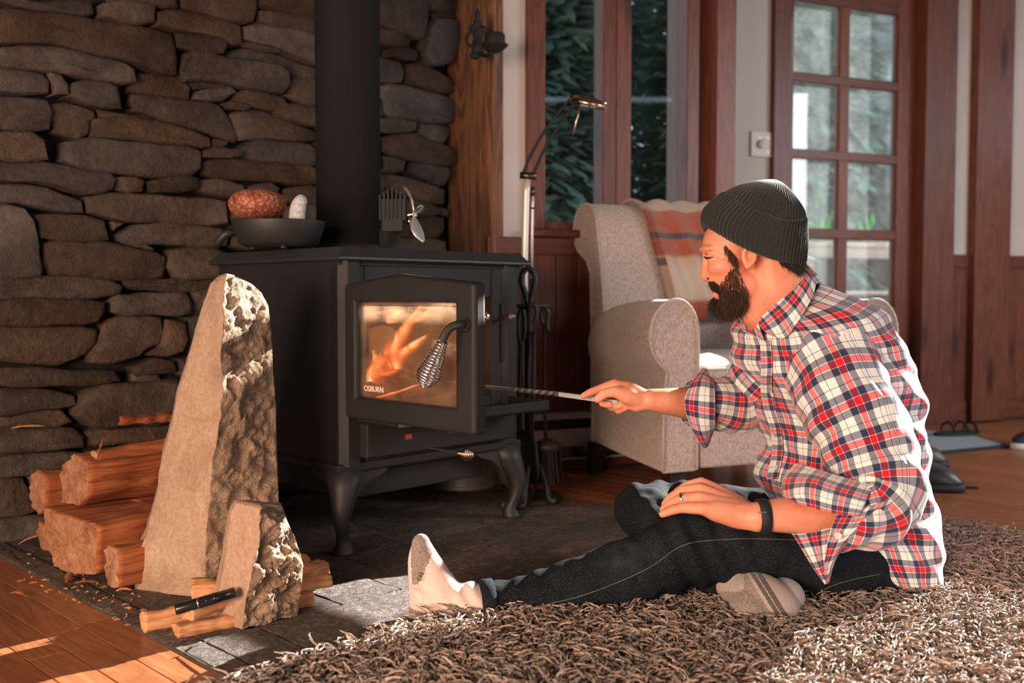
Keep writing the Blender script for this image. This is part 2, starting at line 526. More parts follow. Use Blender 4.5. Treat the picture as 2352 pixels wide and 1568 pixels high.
def m_rug():
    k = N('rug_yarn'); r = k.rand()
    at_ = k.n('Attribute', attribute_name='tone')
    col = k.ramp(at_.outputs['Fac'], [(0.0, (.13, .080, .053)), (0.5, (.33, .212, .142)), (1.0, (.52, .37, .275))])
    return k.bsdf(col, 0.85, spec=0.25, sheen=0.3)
M_RUG = m_rug()
M_RUGBASE = plain('rug_backing', (.07, .045, .032), 0.95)

def uvxy(k):
    tc = k.n('TexCoord'); sp = k.n('SeparateXYZ'); k.l(tc.outputs['UV'], sp.inputs[0]); return sp.outputs[0], sp.outputs[1], tc.outputs['UV']
def m_plaid():
    k = N('plaid_flannel'); x, y, uv = uvxy(k)
    W = (.80, .77, .71); NV = (.030, .036, .075); RD = (.80, .012, .022); BK = (.05, .05, .07); WH = (.85, .83, .80); GR = (.36, .34, .35)
    stops = [(0.0, W), (.16, BK), (.178, W), (.345, NV), (.53, WH), (.55, RD), (.72, WH), (.74, NV), (.925, W)]
    def band(c, P):
        return k.ramp(k.math('FRACT', k.math('ADD', k.math('DIVIDE', c, P), 100.0)), stops, 'CONSTANT')
    a = band(x, 0.0600); b = band(y, 0.0680)
    tw = k.math('FRACT', k.math('MULTIPLY', k.math('ADD', x, y), 420.0))
    sel = k.ramp(tw, [(0.0, .36), (0.5, .64)], 'CONSTANT')
    gm = k.n('Gamma'); gm.inputs[1].default_value = 0.5; k.l(k.mix(1.0, a, b, 'MULTIPLY'), gm.inputs[0])
    col = k.mix(0.30, gm.outputs[0], k.mix(sel, a, b))
    n = k.noise(k.coord('UV'), 700.0, 2)
    f = k.noise(k.coord('Object'), 60.0, 3)
    return k.bsdf(col, 0.9, spec=0.12, sheen=0.35, normal=k.bump(k.math('ADD', k.math('MULTIPLY', n, .5), f), 0.22, 0.003))
M_PLAID = m_plaid()
M_PLAIDIN = plain('flannel_inside', (.30, .29, .31), 0.95)

def m_denim():
    k = N('denim'); v = k.coord('Object'); a = k.noise(v, 420.0, 2, 0.7); b = k.noise(v, 7.0, 4, 0.6)
    col = k.ramp(b, [(0.35, (.005, .0062, .0082)), (0.62, (.011, .0132, .0172)), (0.8, (.032, .036, .043))])
    col = k.mix(k.ramp(a, [(0.5, 0.0), (0.75, .5)]), col, (.070, .078, .092))
    f = k.noise(v, 22.0, 4, 0.6, 0.4)
    return k.bsdf(col, 0.92, spec=0.08, normal=k.bump(k.math('ADD', k.math('MULTIPLY', a, 0.25), f), 0.45, 0.006))
M_DENIM = m_denim()
M_THREAD = plain('seam_thread', (.12, .112, .10), 0.8)

def m_skin():
    k = N('skin'); v = k.coord('Object'); a = k.noise(v, 16.0, 4, 0.6); b = k.noise(v, 260.0, 3, 0.6)
    col = k.ramp(a, [(0.3, (.66, .22, .125)), (0.7, (.78, .33, .20))])
    return k.bsdf(col, 0.48, spec=0.35, sub=0.18, subrad=(1, .35, .2), subscale=0.012, normal=k.bump(b, 0.14, 0.001))
M_SKIN = m_skin()
M_NAIL = plain('fingernail', (.80, .45, .34), 0.3)
M_LIP = plain('lip', (.60, .16, .11), 0.5)
M_HAIR = plain('dark_brown_hair', (.030, .018, .012), 0.55, spec=0.4)
M_BEARD = plain('beard_hair', (.085, .044, .026), 0.5, spec=0.4)
M_EYE = plain('eyeball', (.55, .5, .46), 0.2)
def m_knit():
    k = N('rib_knit'); v = k.coord('Object'); a = k.noise(v, 300.0, 3, 0.7)
    return k.bsdf(k.ramp(a, [(0.3, (.017, .0175, .0155)), (0.75, (.036, .036, .032))]), 0.95, spec=0.1, sheen=0.25, normal=k.bump(a, 0.5, 0.002))
M_KNIT = m_knit()
def m_sock(name, c0, c1, s=330.0):
    k = N(name); v = k.coord('Object'); a = k.noise(v, s, 3, 0.7)
    return k.bsdf(k.ramp(a, [(0.35, c0), (0.65, c1)]), 0.95, spec=0.08, sheen=0.2, normal=k.bump(a, 0.5, 0.002))
M_SOCK = m_sock('cream_sock', (.60, .44, .38), (.72, .54, .47))
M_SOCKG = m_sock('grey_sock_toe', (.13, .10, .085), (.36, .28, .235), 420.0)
M_SOCKD = m_sock('dark_sock_band', (.07, .06, .055), (.13, .11, .10))

def m_blanket():
    k = N('striped_throw'); x, y, uv = uvxy(k)
    cr = (.50, .40, .31); ru = (.33, .062, .026); pk = (.62, .40, .42); nv = (.045, .04, .05); sand = (.46, .30, .20); tan = (.52, .38, .27)
    col = k.ramp(y, [(0.0, pk), (.13, (.55, .42, .40)), (.20, cr), (.29, ru), (.445, nv), (.475, ru), (.60, sand), (.70, cr), (.90, tan), (.93, ru), (1.0, ru)], 'LINEAR')
    col2 = k.ramp(y, [(0.0, pk), (.10, cr), (.27, sand), (.28, ru), (.428, ru), (.432, nv), (.468, nv), (.472, ru), (.575, ru), (.60, sand), (.68, cr), (.84, cr), (.87, tan), (.905, ru)], 'LINEAR')
    chk = k.ramp(x, [(0.0, ru), (.07, ru), (.085, (1, 1, 1)), (.45, (1, 1, 1)), (.47, (.92, .88, .85)), (1.0, (1, 1, 1))])
    col2 = k.mix(0.55, col2, k.mix(1.0, col2, chk, 'MULTIPLY'))
    dk = k.math('MULTIPLY', k.ramp(y, [(0.0, 0.0), (.935, 0.0), (.94, 1.0)], 'CONSTANT'), k.ramp(x, [(0.0, 0.0), (.40, 0.0), (.42, 1.0), (.50, 1.0), (.52, 0.0)]))
    col2 = k.mix(dk, col2, nv)
    dk2 = k.math('MULTIPLY', k.ramp(y, [(0.0, 0.0), (.60, 0.0), (.605, 1.0), (.645, 1.0), (.65, 0.0)], 'CONSTANT'), k.ramp(x, [(0.0, 1.0), (.07, 1.0), (.08, 0.0)]))
    col2 = k.mix(dk2, col2, nv)
    v = k.coord('Object'); a = k.noise(v, 130.0, 4, 0.75)
    col2 = k.mix(k.ramp(a, [(0.4, 0.0), (0.8, .22)]), col2, (.60, .46, .40))
    return k.bsdf(col2, 0.95, spec=0.08, sheen=0.5, normal=k.bump(a, 0.9, 0.006))
M_THROW = m_blanket()

def m_flame():
    k = N('flame'); x, y, uv = uvxy(k)
    v = k.coord('Object', (1, 1, .5)); a = k.noise(v, 22.0, 3, 0.5, 1.0)
    edge = k.ramp(k.math('ABSOLUTE', k.math('SUBTRACT', x, 0.5)), [(0.0, 1.0), (.18, .75), (.5, 0.0)])
    f = k.math('MULTIPLY', edge, k.ramp(a, [(.25, .25), (.6, 1.0)]))
    e = k.n('Emission'); col = k.ramp(f, [(0.0, (.85, .05, .005)), (.5, (1.0, .17, .025)), (1.0, (1.0, .52, .22))])
    k.l(col, e.inputs[0]); k.l(k.math('ADD', k.math('MULTIPLY', f, 9.0), 1.2), e.inputs[1])
    t = k.n('BsdfTransparent'); m = k.n('MixShader'); k.l(k.math('MINIMUM', k.math('MULTIPLY', f, 1.5), 1.0), m.inputs[0])
    k.l(t.outputs[0], m.inputs[1]); k.l(e.outputs[0], m.inputs[2]); k.l(m.outputs[0], k.out.inputs[0]); return k.m
M_FLAME = m_flame()
def m_ember():
    k = N('ember'); v = k.coord('Object'); a = k.noise(v, 26.0, 4, 0.6)
    col = k.ramp(a, [(.4, (.02, .015, .012)), (.55, (.8, .06, .01)), (.72, (1, .28, .05))])
    return k.bsdf((.03, .02, .016), 0.9, emis=col, estr=0.9)
M_EMBER = m_ember()

def m_conifer(name, c0, c1, sat=1.0):
    k = N(name); r = k.rand(); v = k.coord('Object'); a = k.noise(v, 2.2, 4, 0.7)
    return k.bsdf(k.ramp(a, [(0.3, c0), (0.7, c1)]), 0.7, spec=0.3)
M_CONIFER = m_conifer('conifer_needles', (.018, .050, .045), (.07, .15, .13))
M_BARK = m_rock('bark', (.03, .025, .02), (.06, .05, .045), (.12, .11, .10), 8.0, 1.0)
M_LEAF = plain('iris_leaf', (.14, .85, .14), 0.5, spec=0.4)
M_GROUND = m_rock('gravel', (.22, .22, .21), (.34, .34, .33), (.48, .48, .47), 6.0, 0.8, 0.05, 40.0, 0.03)
M_BOULDER = m_rock('pale_boulder', (.25, .29, .29), (.55, .60, .60), (.85, .90, .90), 1.6, 0.8, 0.15, 14.0, 0.06)
M_DECK = m_wood('weathered_rail', (.42, .36, .33), (.62, .55, .50), (.75, .68, .63), 'X', 1.0, 0.8, False, 0.4)
M_MAT = m_sock('grey_doormat', (.12, .145, .16), (.20, .235, .255), 160.0)
M_RUBBER = plain('black_rubber', (.010, .010, .011), 0.7)
M_LEATHER = plain('brown_leather', (.045, .014, .009), 0.45)
M_LEATHERD = plain('dark_leather', (.012, .009, .008), 0.4)
M_WHITE = plain('ivory_plastic', (.62, .54, .49), 0.5)
M_BUTTON = plain('shirt_button', (.66, .60, .54), 0.3)
def m_urchin():
    k = N('urchin_shell'); v = k.coord('Object')
    vo = k.n('TexVoronoi'); vo.inputs['Scale'].default_value = 110.0; k.l(v, vo.inputs['Vector'])
    n = k.noise(v, 14.0, 3)
    col = k.ramp(k.math('ADD', k.math('MULTIPLY', vo.outputs['Distance'], 0.6), k.math('MULTIPLY', n, 0.6)), [(0.3, (.60, .28, .17)), (0.5, (.38, .115, .055)), (0.75, (.16, .045, .022))])
    return k.bsdf(col, 0.6, normal=k.bump(vo.outputs['Distance'], -0.7, 0.004))
M_URCHIN = m_urchin()
def m_coral():
    k = N('white_coral'); v = k.coord('Object'); a = k.noise(v, 150.0, 3)
    return k.bsdf(k.ramp(a, [(0.3, (.36, .35, .34)), (0.7, (.62, .61, .60))]), 0.7, normal=k.bump(a, 0.8, 0.003))
M_CORAL = m_coral()
M_ETCH = plain('etched_white', (.78, .62, .50), 0.7)
# ------------------------------------------------------------------ the setting: floor
B_DIR = ab(0, 1); A_DIR = ab(1, 0)
def slab(name, a0, a1, b0, b1, z0, z1, mat, parent=None):
    o = ab(a0, b0, z0)
    return mk(name, *box(o, A_DIR * (a1 - a0), B_DIR * (b1 - b0), (0, 0, z1 - z0)), mat, parent)
def rotmesh(o, ang):
    """give an object its own axes turned by ang about z, without moving its geometry"""
    Mx = Matrix.Rotation(-ang, 4, 'Z')
    o.data.transform(Mx); o.rotation_euler.z = ang
    return o
BANG = math.atan2(B_DIR.y, B_DIR.x)
floor = slab('floor', -2.5, 7.5, -6.0, 4.2, -0.06, -0.012, M_FLOOR)
rotmesh(floor, BANG); tag(floor, kind='structure')
def plank(a0, a1, b0, b1, rnd):
    e = 0.0007
    o = slab('floor_plank', a0 + e, a1 - e, b0 + e, b1 - e, -0.012, 0.0, M_PLANK, floor)
    M = world_of(o)
    # local x axis along the plank
    rotmesh_child(o, BANG)
    return o
def rotmesh_child(o, ang):
    Mx = Matrix.Rotation(-ang, 4, 'Z'); o.data.transform(Mx)
    # compose: parent inverse * local must equal the same world placement
    L = Matrix.Translation(o.location) @ Matrix.Rotation(ang, 4, 'Z')
    loc, rot, scl = L.decompose(); o.rotation_euler = rot.to_euler()
    bevel(o, 0.0008, 1)
# near left strip of planks, then those right of the hearth and behind the rug
wdt = 0.0665
for k in range(7):
    a1 = 0.797 - k * wdt; b = 1.25 + rng.random() * .4
    while b < 3.1:
        L = rng.uniform(.45, .85); plank(a1 - wdt, a1, b, b + L, rng); b += L
k = 0
a0 = 2.26
while a0 < 4.9:
    wd = 0.0665 if a0 < 3.6 else 0.133
    b = -2.4 + rng.random() * .9
    while b < 2.2:
        L = rng.uniform(1.0, 1.7)
        mid = ab(a0, b + L / 2)
        q1 = ab(a0, b + L)
        if a0 > 2.6 or b + L > 1.0: plank(a0, a0 + wd, b, b + L, rng)
        b += L
    a0 += wd
# hearth of slate tiles
hearth = thing('hearth', None, None, ab(1.5, 2.2), kind='structure')
mk('grout_bed', *box(ab(0.797, 1.0, -0.02), A_DIR * 1.46, B_DIR * 2.6, (0, 0, 0.0205)), M_GROUT, hearth)
def tile(a0, a1, b0, b1):
    e = 0.0028
    z = 0.0045 + rng.uniform(-.001, .001)
    n = 5
    V = []; F = []
    def P(i, j, zz, q):
        aa = a0 + e + (a1 - a0 - 2 * e) * i / n; bb = b0 + e + (b1 - b0 - 2 * e) * j / n
        jig = 0.0015
        return ab(aa + (rng.uniform(-jig, jig) if i in (0, n) else 0), bb + (rng.uniform(-jig, jig) if j in (0, n) else 0), zz)
    ids = {}
    for j in range(n + 1):
        for i in range(n + 1):
            edge = i in (0, n) or j in (0, n)
            ids[i, j] = len(V); V.append(P(i, j, z - (.001 if edge else 0) + rng.uniform(-.0008, .0008), 0))
    for j in range(n):
        for i in range(n): F.append((ids[i, j], ids[i + 1, j], ids[i + 1, j + 1], ids[i, j + 1]))
    ring = [ids[i, 0] for i in range(n)] + [ids[n, j] for j in range(n)] + [ids[n - i, n] for i in range(n)] + [ids[0, n - j] for j in range(n)]
    base = len(V)
    for q in ring: v = V[q]; V.append(Vector((v.x, v.y, -0.002)))
    m = len(ring)
    for q in range(m): F.append((ring[q], base + q, base + (q + 1) % m, ring[(q + 1) % m]))
    return mk('slate_tile', V, F, M_SLATE, hearth, smooth=False)
b = 1.0
while b < 3.4:
    tile(0.797, 0.852, b, b + 0.333); b += 0.333
rows = [1.0, 1.18, 1.33, 1.48, 1.63, 1.782, 1.93, 2.08, 2.23, 2.53, 2.83, 3.13, 3.45]
for r0, r1 in zip(rows[:-1], rows[1:]):
    big = (r1 - r0) > .2
    cuts = [0.852]
    if abs(r0 - 1.782) < .01: cuts += [1.10, 1.36, 1.61, 1.86, 2.05]
    elif abs(r0 - 1.93) < .01: cuts += [1.22, 1.55, 1.858]
    elif abs(r0 - 1.63) < .01: cuts += [1.15, 1.30, 1.69, 2.0]
    else:
        a = 0.852 + rng.uniform(.1, .3)
        while a < 2.16: cuts.append(a); a += rng.choice([.15, .3, .3, .45]) if not big else .3
    cuts.append(2.255)
    for c0, c1 in zip(cuts[:-1], cuts[1:]):
        if c1 - c0 > .02: tile(c0, c1, r0, r1)

# ------------------------------------------------------------------ stone wall
wl = thing('wall_left', None, None, WL.P(0.7, 0), kind='structure')
def wlbox(u0, u1, z0, z1, n0, n1, name, mat, parent=None):
    return mk(name, *box(WL.P(u0, z0, n0), WL.d * (u1 - u0), WL.n * (n1 - n0), (0, 0, z1 - z0)), mat, parent)
wlbox(-2.2, 1.86, 0, 3.0, -0.25, -0.045, 'mortar_bed', M_MORTAR, wl)
def clip_self(poly): return poly
def stone(poly, front=None, seed=0):
    """an irregular ledge stone from its outline in wall coordinates (u,z)"""
    P = [np.array(p, float) for p in poly]
    # gap
    c = sum(P) / len(P)
    sz = np.max(P, axis=0) - np.min(P, axis=0)
    dense = []
    for i in range(len(P)):
        a, b2 = P[i], P[(i + 1) % len(P)]
        L = np.linalg.norm(b2 - a); n = max(1, int(L / 0.035))
        for k in range(n): dense.append(a + (b2 - a) * k / n)
    # round the corners a little and roughen
    D = dense; m = len(D)
    D = [0.12 * D[i - 1] + 0.76 * D[i] + 0.12 * D[(i + 1) % m] for i in range(m)]
    out = []
    for i, p in enumerate(D):
        n2 = np.array([mnoise.noise(Vector((p[0] * 17, p[1] * 17, seed))), mnoise.noise(Vector((p[0] * 17, p[1] * 17, seed + 9)))])
        out.append(p + n2 * 0.006)
    D = out
    if front is None: front = rng.uniform(0.0, 0.042)
    tilt_u = rng.uniform(-.06, .06); tilt_z = rng.uniform(-.16, .10)
    th = min(sz)
    bev = min(0.009, th * 0.13)
    def inset(p, d):
        v = p - c; hx = max(sz[0] / 2, .01); hz = max(sz[1] / 2, .01)
        return c + np.array([v[0] * (1 - min(d / hx, .6)), v[1] * (1 - min(d / hz, .6))])
    rings = []
    for d, dep in ((-0.005, -0.055), (-0.005, -bev * 1.2), (bev * .1, -bev * .3), (bev * 1.1, 0.0), (min(sz) * .25, 0.002)):
        rg = []
        for i, p in enumerate(D):
            q = inset(p, d)
            off = front + dep + (tilt_u * (q[0] - c[0]) + tilt_z * (q[1] - c[1]))
            off += 0.010 * mnoise.noise(Vector((q[0] * 9, q[1] * 14, seed * 3.1))) + 0.006 * mnoise.noise(Vector((q[0] * 30, q[1] * 40, seed)))
            if dep <= -0.05: off = -0.055
            rg.append(WL.P(q[0], q[1], off))
        rings.append(rg)
    V, F = grid(rings, True, False, False)
    m = len(D); base = (len(rings) - 1) * m
    V.append(sum((Vector(v) for v in rings[-1]), Vector()) / m)
    for k in range(m): F.append((base + k, base + (k + 1) % m, len(V) - 1))
    o = mk('stone', V, [tuple(reversed(f)) for f in F], M_STONE, wl, smooth=True)
    me = o.data
    try: me.set_sharp_from_angle(angle=R(38))
    except Exception: pass
    return o
def area2(p): return sum(p[i][0] * p[(i + 1) % len(p)][1] - p[(i + 1) % len(p)][0] * p[i][1] for i in range(len(p)))
def stones(lst, sx, ox, oy):
    for poly in lst:
        q = [WL.hit(ox + x / sx, oy + y / sx) for x, y in poly]
        if area2(q) < 0: q = q[::-1]
        stone(q, None, rng.uniform(0, 90))
Z1 = [
[(-80,60),(20,55),(180,70),(340,85),(700,150),(870,170),(985,205),(1000,440),(900,430),(760,380),(690,350),(560,330),(330,275),(60,250),(-80,285)],
[(-80,-60),(80,0),(250,20),(540,0),(560,90),(480,100),(200,60),(20,20),(-80,0)],
[(570,20),(700,10),(870,50),(862,155),(700,140),(570,100)],
[(640,-70),(1000,-60),(1010,65),(860,40),(660,10)],
[(1010,-60),(1480,-10),(1470,135),(1380,145),(1160,80),(1020,55)],
[(880,70),(1000,65),(1200,100),(1380,150),(1385,270),(1300,265),(1280,230),(1150,205),(1000,190),(880,165)],
[(1000,195),(1250,235),(1305,260),(1275,320),(1160,310),(1005,280)],
[(1490,60),(1600,75),(1750,100),(1860,140),(1860,205),(1700,170),(1490,140)],
[(1490,-60),(1700,-60),(1860,30),(1860,130),(1740,95),(1490,50)],
[(1390,150),(1500,145),(1700,185),(1860,215),(1860,385),(1780,370),(1650,315),(1560,275),(1390,235)],
[(1395,245),(1490,258),(1640,300),(1620,315),(1500,285),(1385,270)],
[(1040,310),(1130,300),(1280,345),(1600,390),(1640,440),(1660,490),(1630,545),(1560,540),(1440,515),(1250,480),(1060,465),(1025,430)],
[(1330,290),(1450,285),(1640,325),(1760,380),(1860,395),(1860,455),(1720,445),(1640,410),(1500,360),(1300,330)],
[(1680,450),(1860,470),(1860,630),(1750,605),(1640,560),(1670,500)],
[(10,275),(170,275),(330,290),(520,340),(700,370),(760,395),(770,490),(700,495),(480,455),(300,420),(0,385),(-80,370),(-80,290)],
[(-80,390),(0,400),(250,430),(285,480),(285,545),(150,550),(-80,535)],
[(260,435),(330,450),(375,510),(370,560),(290,560),(290,480)],
[(400,490),(500,480),(660,500),(690,635),(560,620),(370,575),(385,520)],
[(790,420),(890,420),(1060,460),(1110,500),(1110,570),(960,560),(720,530),(790,490)],
[(1090,480),(1250,478),(1310,490),(1300,510),(1130,515)],
[(1150,520),(1320,500),(1370,530),(1290,595),(1120,575)],
[(1370,550),(1410,535),(1640,570),(1660,620),(1640,645),(1540,640),(1350,590)],
[(1300,600),(1400,590),(1440,625),(1400,640),(1310,635)],
[(760,560),(820,548),(1100,585),(1290,610),(1310,640),(1390,790),(1375,825),(1200,770),(1000,710),(780,650),(750,600)],
[(1325,660),(1450,625),(1560,640),(1700,720),(1860,760),(1860,825),(1700,815),(1560,800),(1400,810),(1390,770)],
[(1570,645),(1660,600),(1860,640),(1860,745),(1700,715),(1600,670)],
[(-80,555),(80,570),(270,590),(280,640),(290,770),(150,765),(-80,750)],
[(285,600),(460,610),(555,645),(560,680),(520,690),(510,790),(460,800),(300,775)],
[(570,640),(740,665),(900,690),(700,680),(580,680)],
[(530,690),(700,685),(950,700),(1120,770),(1220,800),(1220,855),(1000,840),(700,805),(530,795),(510,760)],
[(-80,770),(0,765),(170,775),(240,800),(265,940),(180,940),(-80,925)],
[(360,815),(560,805),(850,840),(1080,860),(1160,875),(1165,990),(1100,1020),(850,1020),(560,985),(335,955)],
[(1230,805),(1340,820),(1300,870),(1225,860)],
[(1380,860),(1500,812),(1650,820),(1860,850),(1860,970),(1600,940),(1400,910)],
[(1170,870),(1240,868),(1385,885),(1375,915),(1170,915)],
[(1175,925),(1330,925),(1600,950),(1860,985),(1860,1080),(1680,1060),(1500,1045),(1260,1030),(1175,1020)],
[(-80,935),(200,950),(430,975),(640,1010),(650,1040),(640,1105),(480,1125),(300,1075),(70,1050),(-80,1060)],
[(665,1025),(790,1025),(830,1050),(825,1110),(665,1105)],
[(850,1050),(960,1035),(1120,1035),(1120,1100),(980,1115),(870,1115)],
[(1130,1040),(1260,1035),(1400,1080),(1415,1110),(1350,1150),(1130,1110)],
[(-80,1070),(60,1065),(280,1085),(370,1130),(480,1170),(480,1240),(380,1230),(100,1180),(-80,1165)],
[(500,1140),(620,1130),(900,1130),(1010,1150),(1290,1165),(1300,1305),(1200,1315),(900,1290),(640,1270),(500,1240)],
[(1425,1080),(1560,1055),(1620,1090),(1600,1160),(1440,1160)],
[(1640,1095),(1860,1090),(1860,1190),(1650,1190)],
[(1310,1165),(1420,1170),(1430,1280),(1320,1290)],
[(1445,1172),(1620,1170),(1625,1290),(1445,1290)],
[(1640,1200),(1860,1200),(1860,1300),(1640,1300)],
[(1345,1310),(1860,1310),(1860,1450),(1330,1440)],
[(-80,1180),(140,1200),(175,1290),(195,1400),(225,1568),(230,1600),(-80,1620)],
[(180,1230),(330,1245),(480,1260),(600,1275),(620,1400),(500,1405),(220,1385)],
[(630,1290),(710,1300),(640,1350)],
[(650,1370),(760,1310),(950,1310),(1320,1345),(1300,1430),(1150,1440),(960,1410),(740,1420),(690,1390)],
]
stones(Z1, 2.529, 0, 0)
ZP = [[(95,556),(160,551),(230,556),(350,578),(378,590),(370,636),(250,640),(110,628),(92,610)],
[(385,572),(505,574),(545,640),(400,638),(378,615)], [(260,553),(330,563),(352,574),(300,566)]]
stones(ZP, 1.0, 0, 0)
Z2 = [
[(0,45),(150,55),(390,60),(445,90),(430,125),(280,140),(0,135),(-40,130),(-40,50)],
[(455,68),(880,70),(880,105),(640,108),(450,100)],
[(-40,146),(85,140),(380,150),(375,190),(350,230),(0,235),(-40,225)],
[(430,128),(680,118),(695,150),(690,190),(600,198),(410,192),(410,150)],
[(705,112),(880,112),(880,190),(700,195)],
[(-40,245),(200,240),(370,252),(365,310),(320,345),(210,385),(0,365),(-40,360)],
[(390,215),(500,205),(595,210),(600,260),(585,310),(530,320),(520,355),(400,380),(340,375),(330,350),(375,300)],
[(605,215),(680,220),(680,290),(660,335),(600,355),(530,350),(592,320)],
[(692,205),(880,200),(880,350),(670,330)],
[(-40,395),(180,395),(230,410),(410,400),(440,440),(330,450),(100,460),(-40,458)],
[(480,390),(560,365),(640,370),(650,410),(560,415),(490,418)],
[(660,360),(900,360),(900,440),(670,430)],
[(490,425),(590,420),(595,435),(490,448)],
[(-40,470),(180,480),(280,495),(285,540),(150,550),(-40,575)],
[(290,500),(380,460),(560,452),(655,438),(640,560),(610,595),(500,600),(320,615),(265,570)],
[(670,445),(900,450),(900,590),(655,590)],
[(-40,583),(100,568),(220,560),(285,600),(200,615),(-40,622)],
[(-40,632),(260,620),(300,648),(290,690),(130,700),(0,712),(-40,712)],
[(305,630),(620,605),(900,600),(900,650),(400,680),(300,700)],
[(-40,722),(20,722),(280,705),(315,720),(230,780),(0,800),(-40,800)],
[(325,705),(610,672),(900,665),(900,760),(600,770),(250,790)],
[(-40,810),(90,805),(150,935),(60,950),(-40,955)],
[(105,800),(350,795),(350,930),(160,935)],
[(360,795),(620,780),(620,920),(365,930)],
[(630,780),(900,770),(900,900),(635,910)],
[(-40,965),(200,945),(200,1040),(-40,1070)],
[(215,945),(560,935),(560,1010),(215,1035)],
[(575,930),(900,915),(900,990),(575,1005)],
]
stones(Z2, 1.62, 0, 600)
Z6 = [
[(20,-90),(190,-90),(290,0),(310,40),(300,190),(290,240),(180,210),(20,160)],
[(200,-90),(480,-90),(475,85),(320,75),(300,20)],
[(320,90),(460,95),(462,128),(330,112)],
[(320,122),(450,135),(470,180),(465,320),(440,390),(300,400),(260,330),(300,245)],
[(20,165),(215,230),(210,280),(20,280)],
[(95,290),(170,285),(245,315),(225,370),(90,340)],
[(20,345),(160,370),(180,430),(175,490),(20,498)],
[(190,380),(300,405),(470,490),(475,565),(370,550),(200,505)],
[(20,508),(200,515),(470,585),(488,680),(430,748),(250,725),(20,690)],
[(20,700),(230,718),(255,740),(240,790),(20,800)],
[(270,742),(440,755),(458,800),(410,870),(330,850),(262,810)],
[(40,820),(220,810),(380,880),(470,890),(465,985),(420,1000),(200,965),(20,920)],
[(20,935),(165,970),(160,1030),(20,1040)],
[(180,985),(410,1010),(430,1050),(400,1118),(290,1095),(180,1050)],
[(20,1060),(180,1060),(410,1135),(415,1220),(300,1220),(20,1130)],
[(20,1145),(300,1228),(370,1245),(370,1290),(290,1300),(20,1300)],
[(380,1255),(445,1260),(430,1300),(378,1295)],
[(20,1310),(290,1305),(410,1310),(420,1380),(380,1430),(180,1430),(20,1420)],
[(20,1435),(180,1437),(415,1442),(400,1560),(20,1565)],
[(20,1575),(410,1572),(410,1700),(20,1700)],
[(20,1710),(230,1710),(230,1860),(20,1880)],[(240,1710),(410,1710),(410,1860),(240,1860)],
[(20,1890),(410,1870),(410,2000),(20,2040)],
[(20,2050),(240,2020),(240,2200),(20,2230)],[(250,2010),(410,2010),(410,2190),(250,2200)],
[(20,2240),(410,2200),(410,2380),(20,2420)],
[(20,2430),(410,2390),(410,2560),(20,2640)],
[(20,2650),(410,2570),(410,2750),(20,2850)],
[(20,2860),(410,2760),(410,2950),(20,3020)],
]
stones(Z6, 2.613, 860, 0)
# the stretch behind the flue and stove
u0 = WL.hit(732, 300)[0]; u1 = WL.hit(866, 300)[0]
z = 0.02
while z < 1.3:
    h = rng.uniform(.06, .11); u = u0 - (rng.uniform(.3, .45) if z < .75 else 0)
    ue = u1
    u = WL.hit(556, 900)[0] if z < 0.66 else u0
    while u < ue - 0.05:
        L = min(rng.uniform(.16, .34), ue - u)
        stone([(u + .006, z + .005), (u + L - .006, z + .005 + rng.uniform(-.008, .008)), (u + L - .006, z + h - .005), (u + .006, z + h - .005)], None, rng.uniform(0, 90)); u += L
    z += h

# ------------------------------------------------------------------ wooden walls
def wb(W, name, px0, px1, z0, z1, n0, n1, mat, parent=None, py=500, bev=0.0):
    u0 = W.hit(px0, py, n1)[0]; u1 = W.hit(px1, py, n1)[0]
    return wbu(W, name, u0, u1, z0, z1, n0, n1, mat, parent, bev)
def wbu(W, name, u0, u1, z0, z1, n0, n1, mat, parent=None, bev=0.0):
    o = mk(name, *box(W.P(u0, z0, n0), W.d * (u1 - u0), W.n * (n1 - n0), (0, 0, z1 - z0)), mat, parent)
    ang = math.atan2(W.d.y, W.d.x)
    Mx = Matrix.Rotation(-ang, 4, 'Z'); o.data.transform(Mx)
    o.rotation_euler.z = ang
    if bev: bevel(o, bev, 2)
    return o
def zat(W, px, py, off=0.0): return W.hit(px, py, off)[1]
TOP = 2.9
wb1 = thing('wall_back', None, None, W1.P(0.8, 0), kind='structure')
zr = zat(W1, 1165, 544); zr2 = zat(W1, 1165, 583)
uL = W1.hit(1128, 500)[0]
uW0 = W1.hit(1212, 400)[0]; uW1 = W1.hit(1610, 400)[0]; uE = W1.hit(1690, 400)[0]
zsill = zat(W1, 1275, 528)
wbu(W1, 'plaster_panel', uL - .02, uW0 + .01, zr, TOP, -0.10, 0.0, M_WALL, wb1)
wbu(W1, 'plaster_panel', uL - .02, uE, 0, zr, -0.12, -0.005, M_WALL, wb1)
rail = wbu(W1, 'chair_rail', uL - .02, uE - .03, zr2, zr, 0, 0.018, M_CEDAR_X, wb1, 0.003)
u = uL - .03
while u < uE - .06:
    L = rng.uniform(.085, .10)
    wbu(W1, 'wainscot_board', u + .001, u + L - .001, .07, zr2, -0.004, 0.010, M_CEDAR, wb1, 0.003); u += L
bb = wbu(W1, 'baseboard_back', uL - .02, uE, 0, .072, 0, 0.016, M_CEDAR_X, None, 0.003); tag(bb, kind='structure')
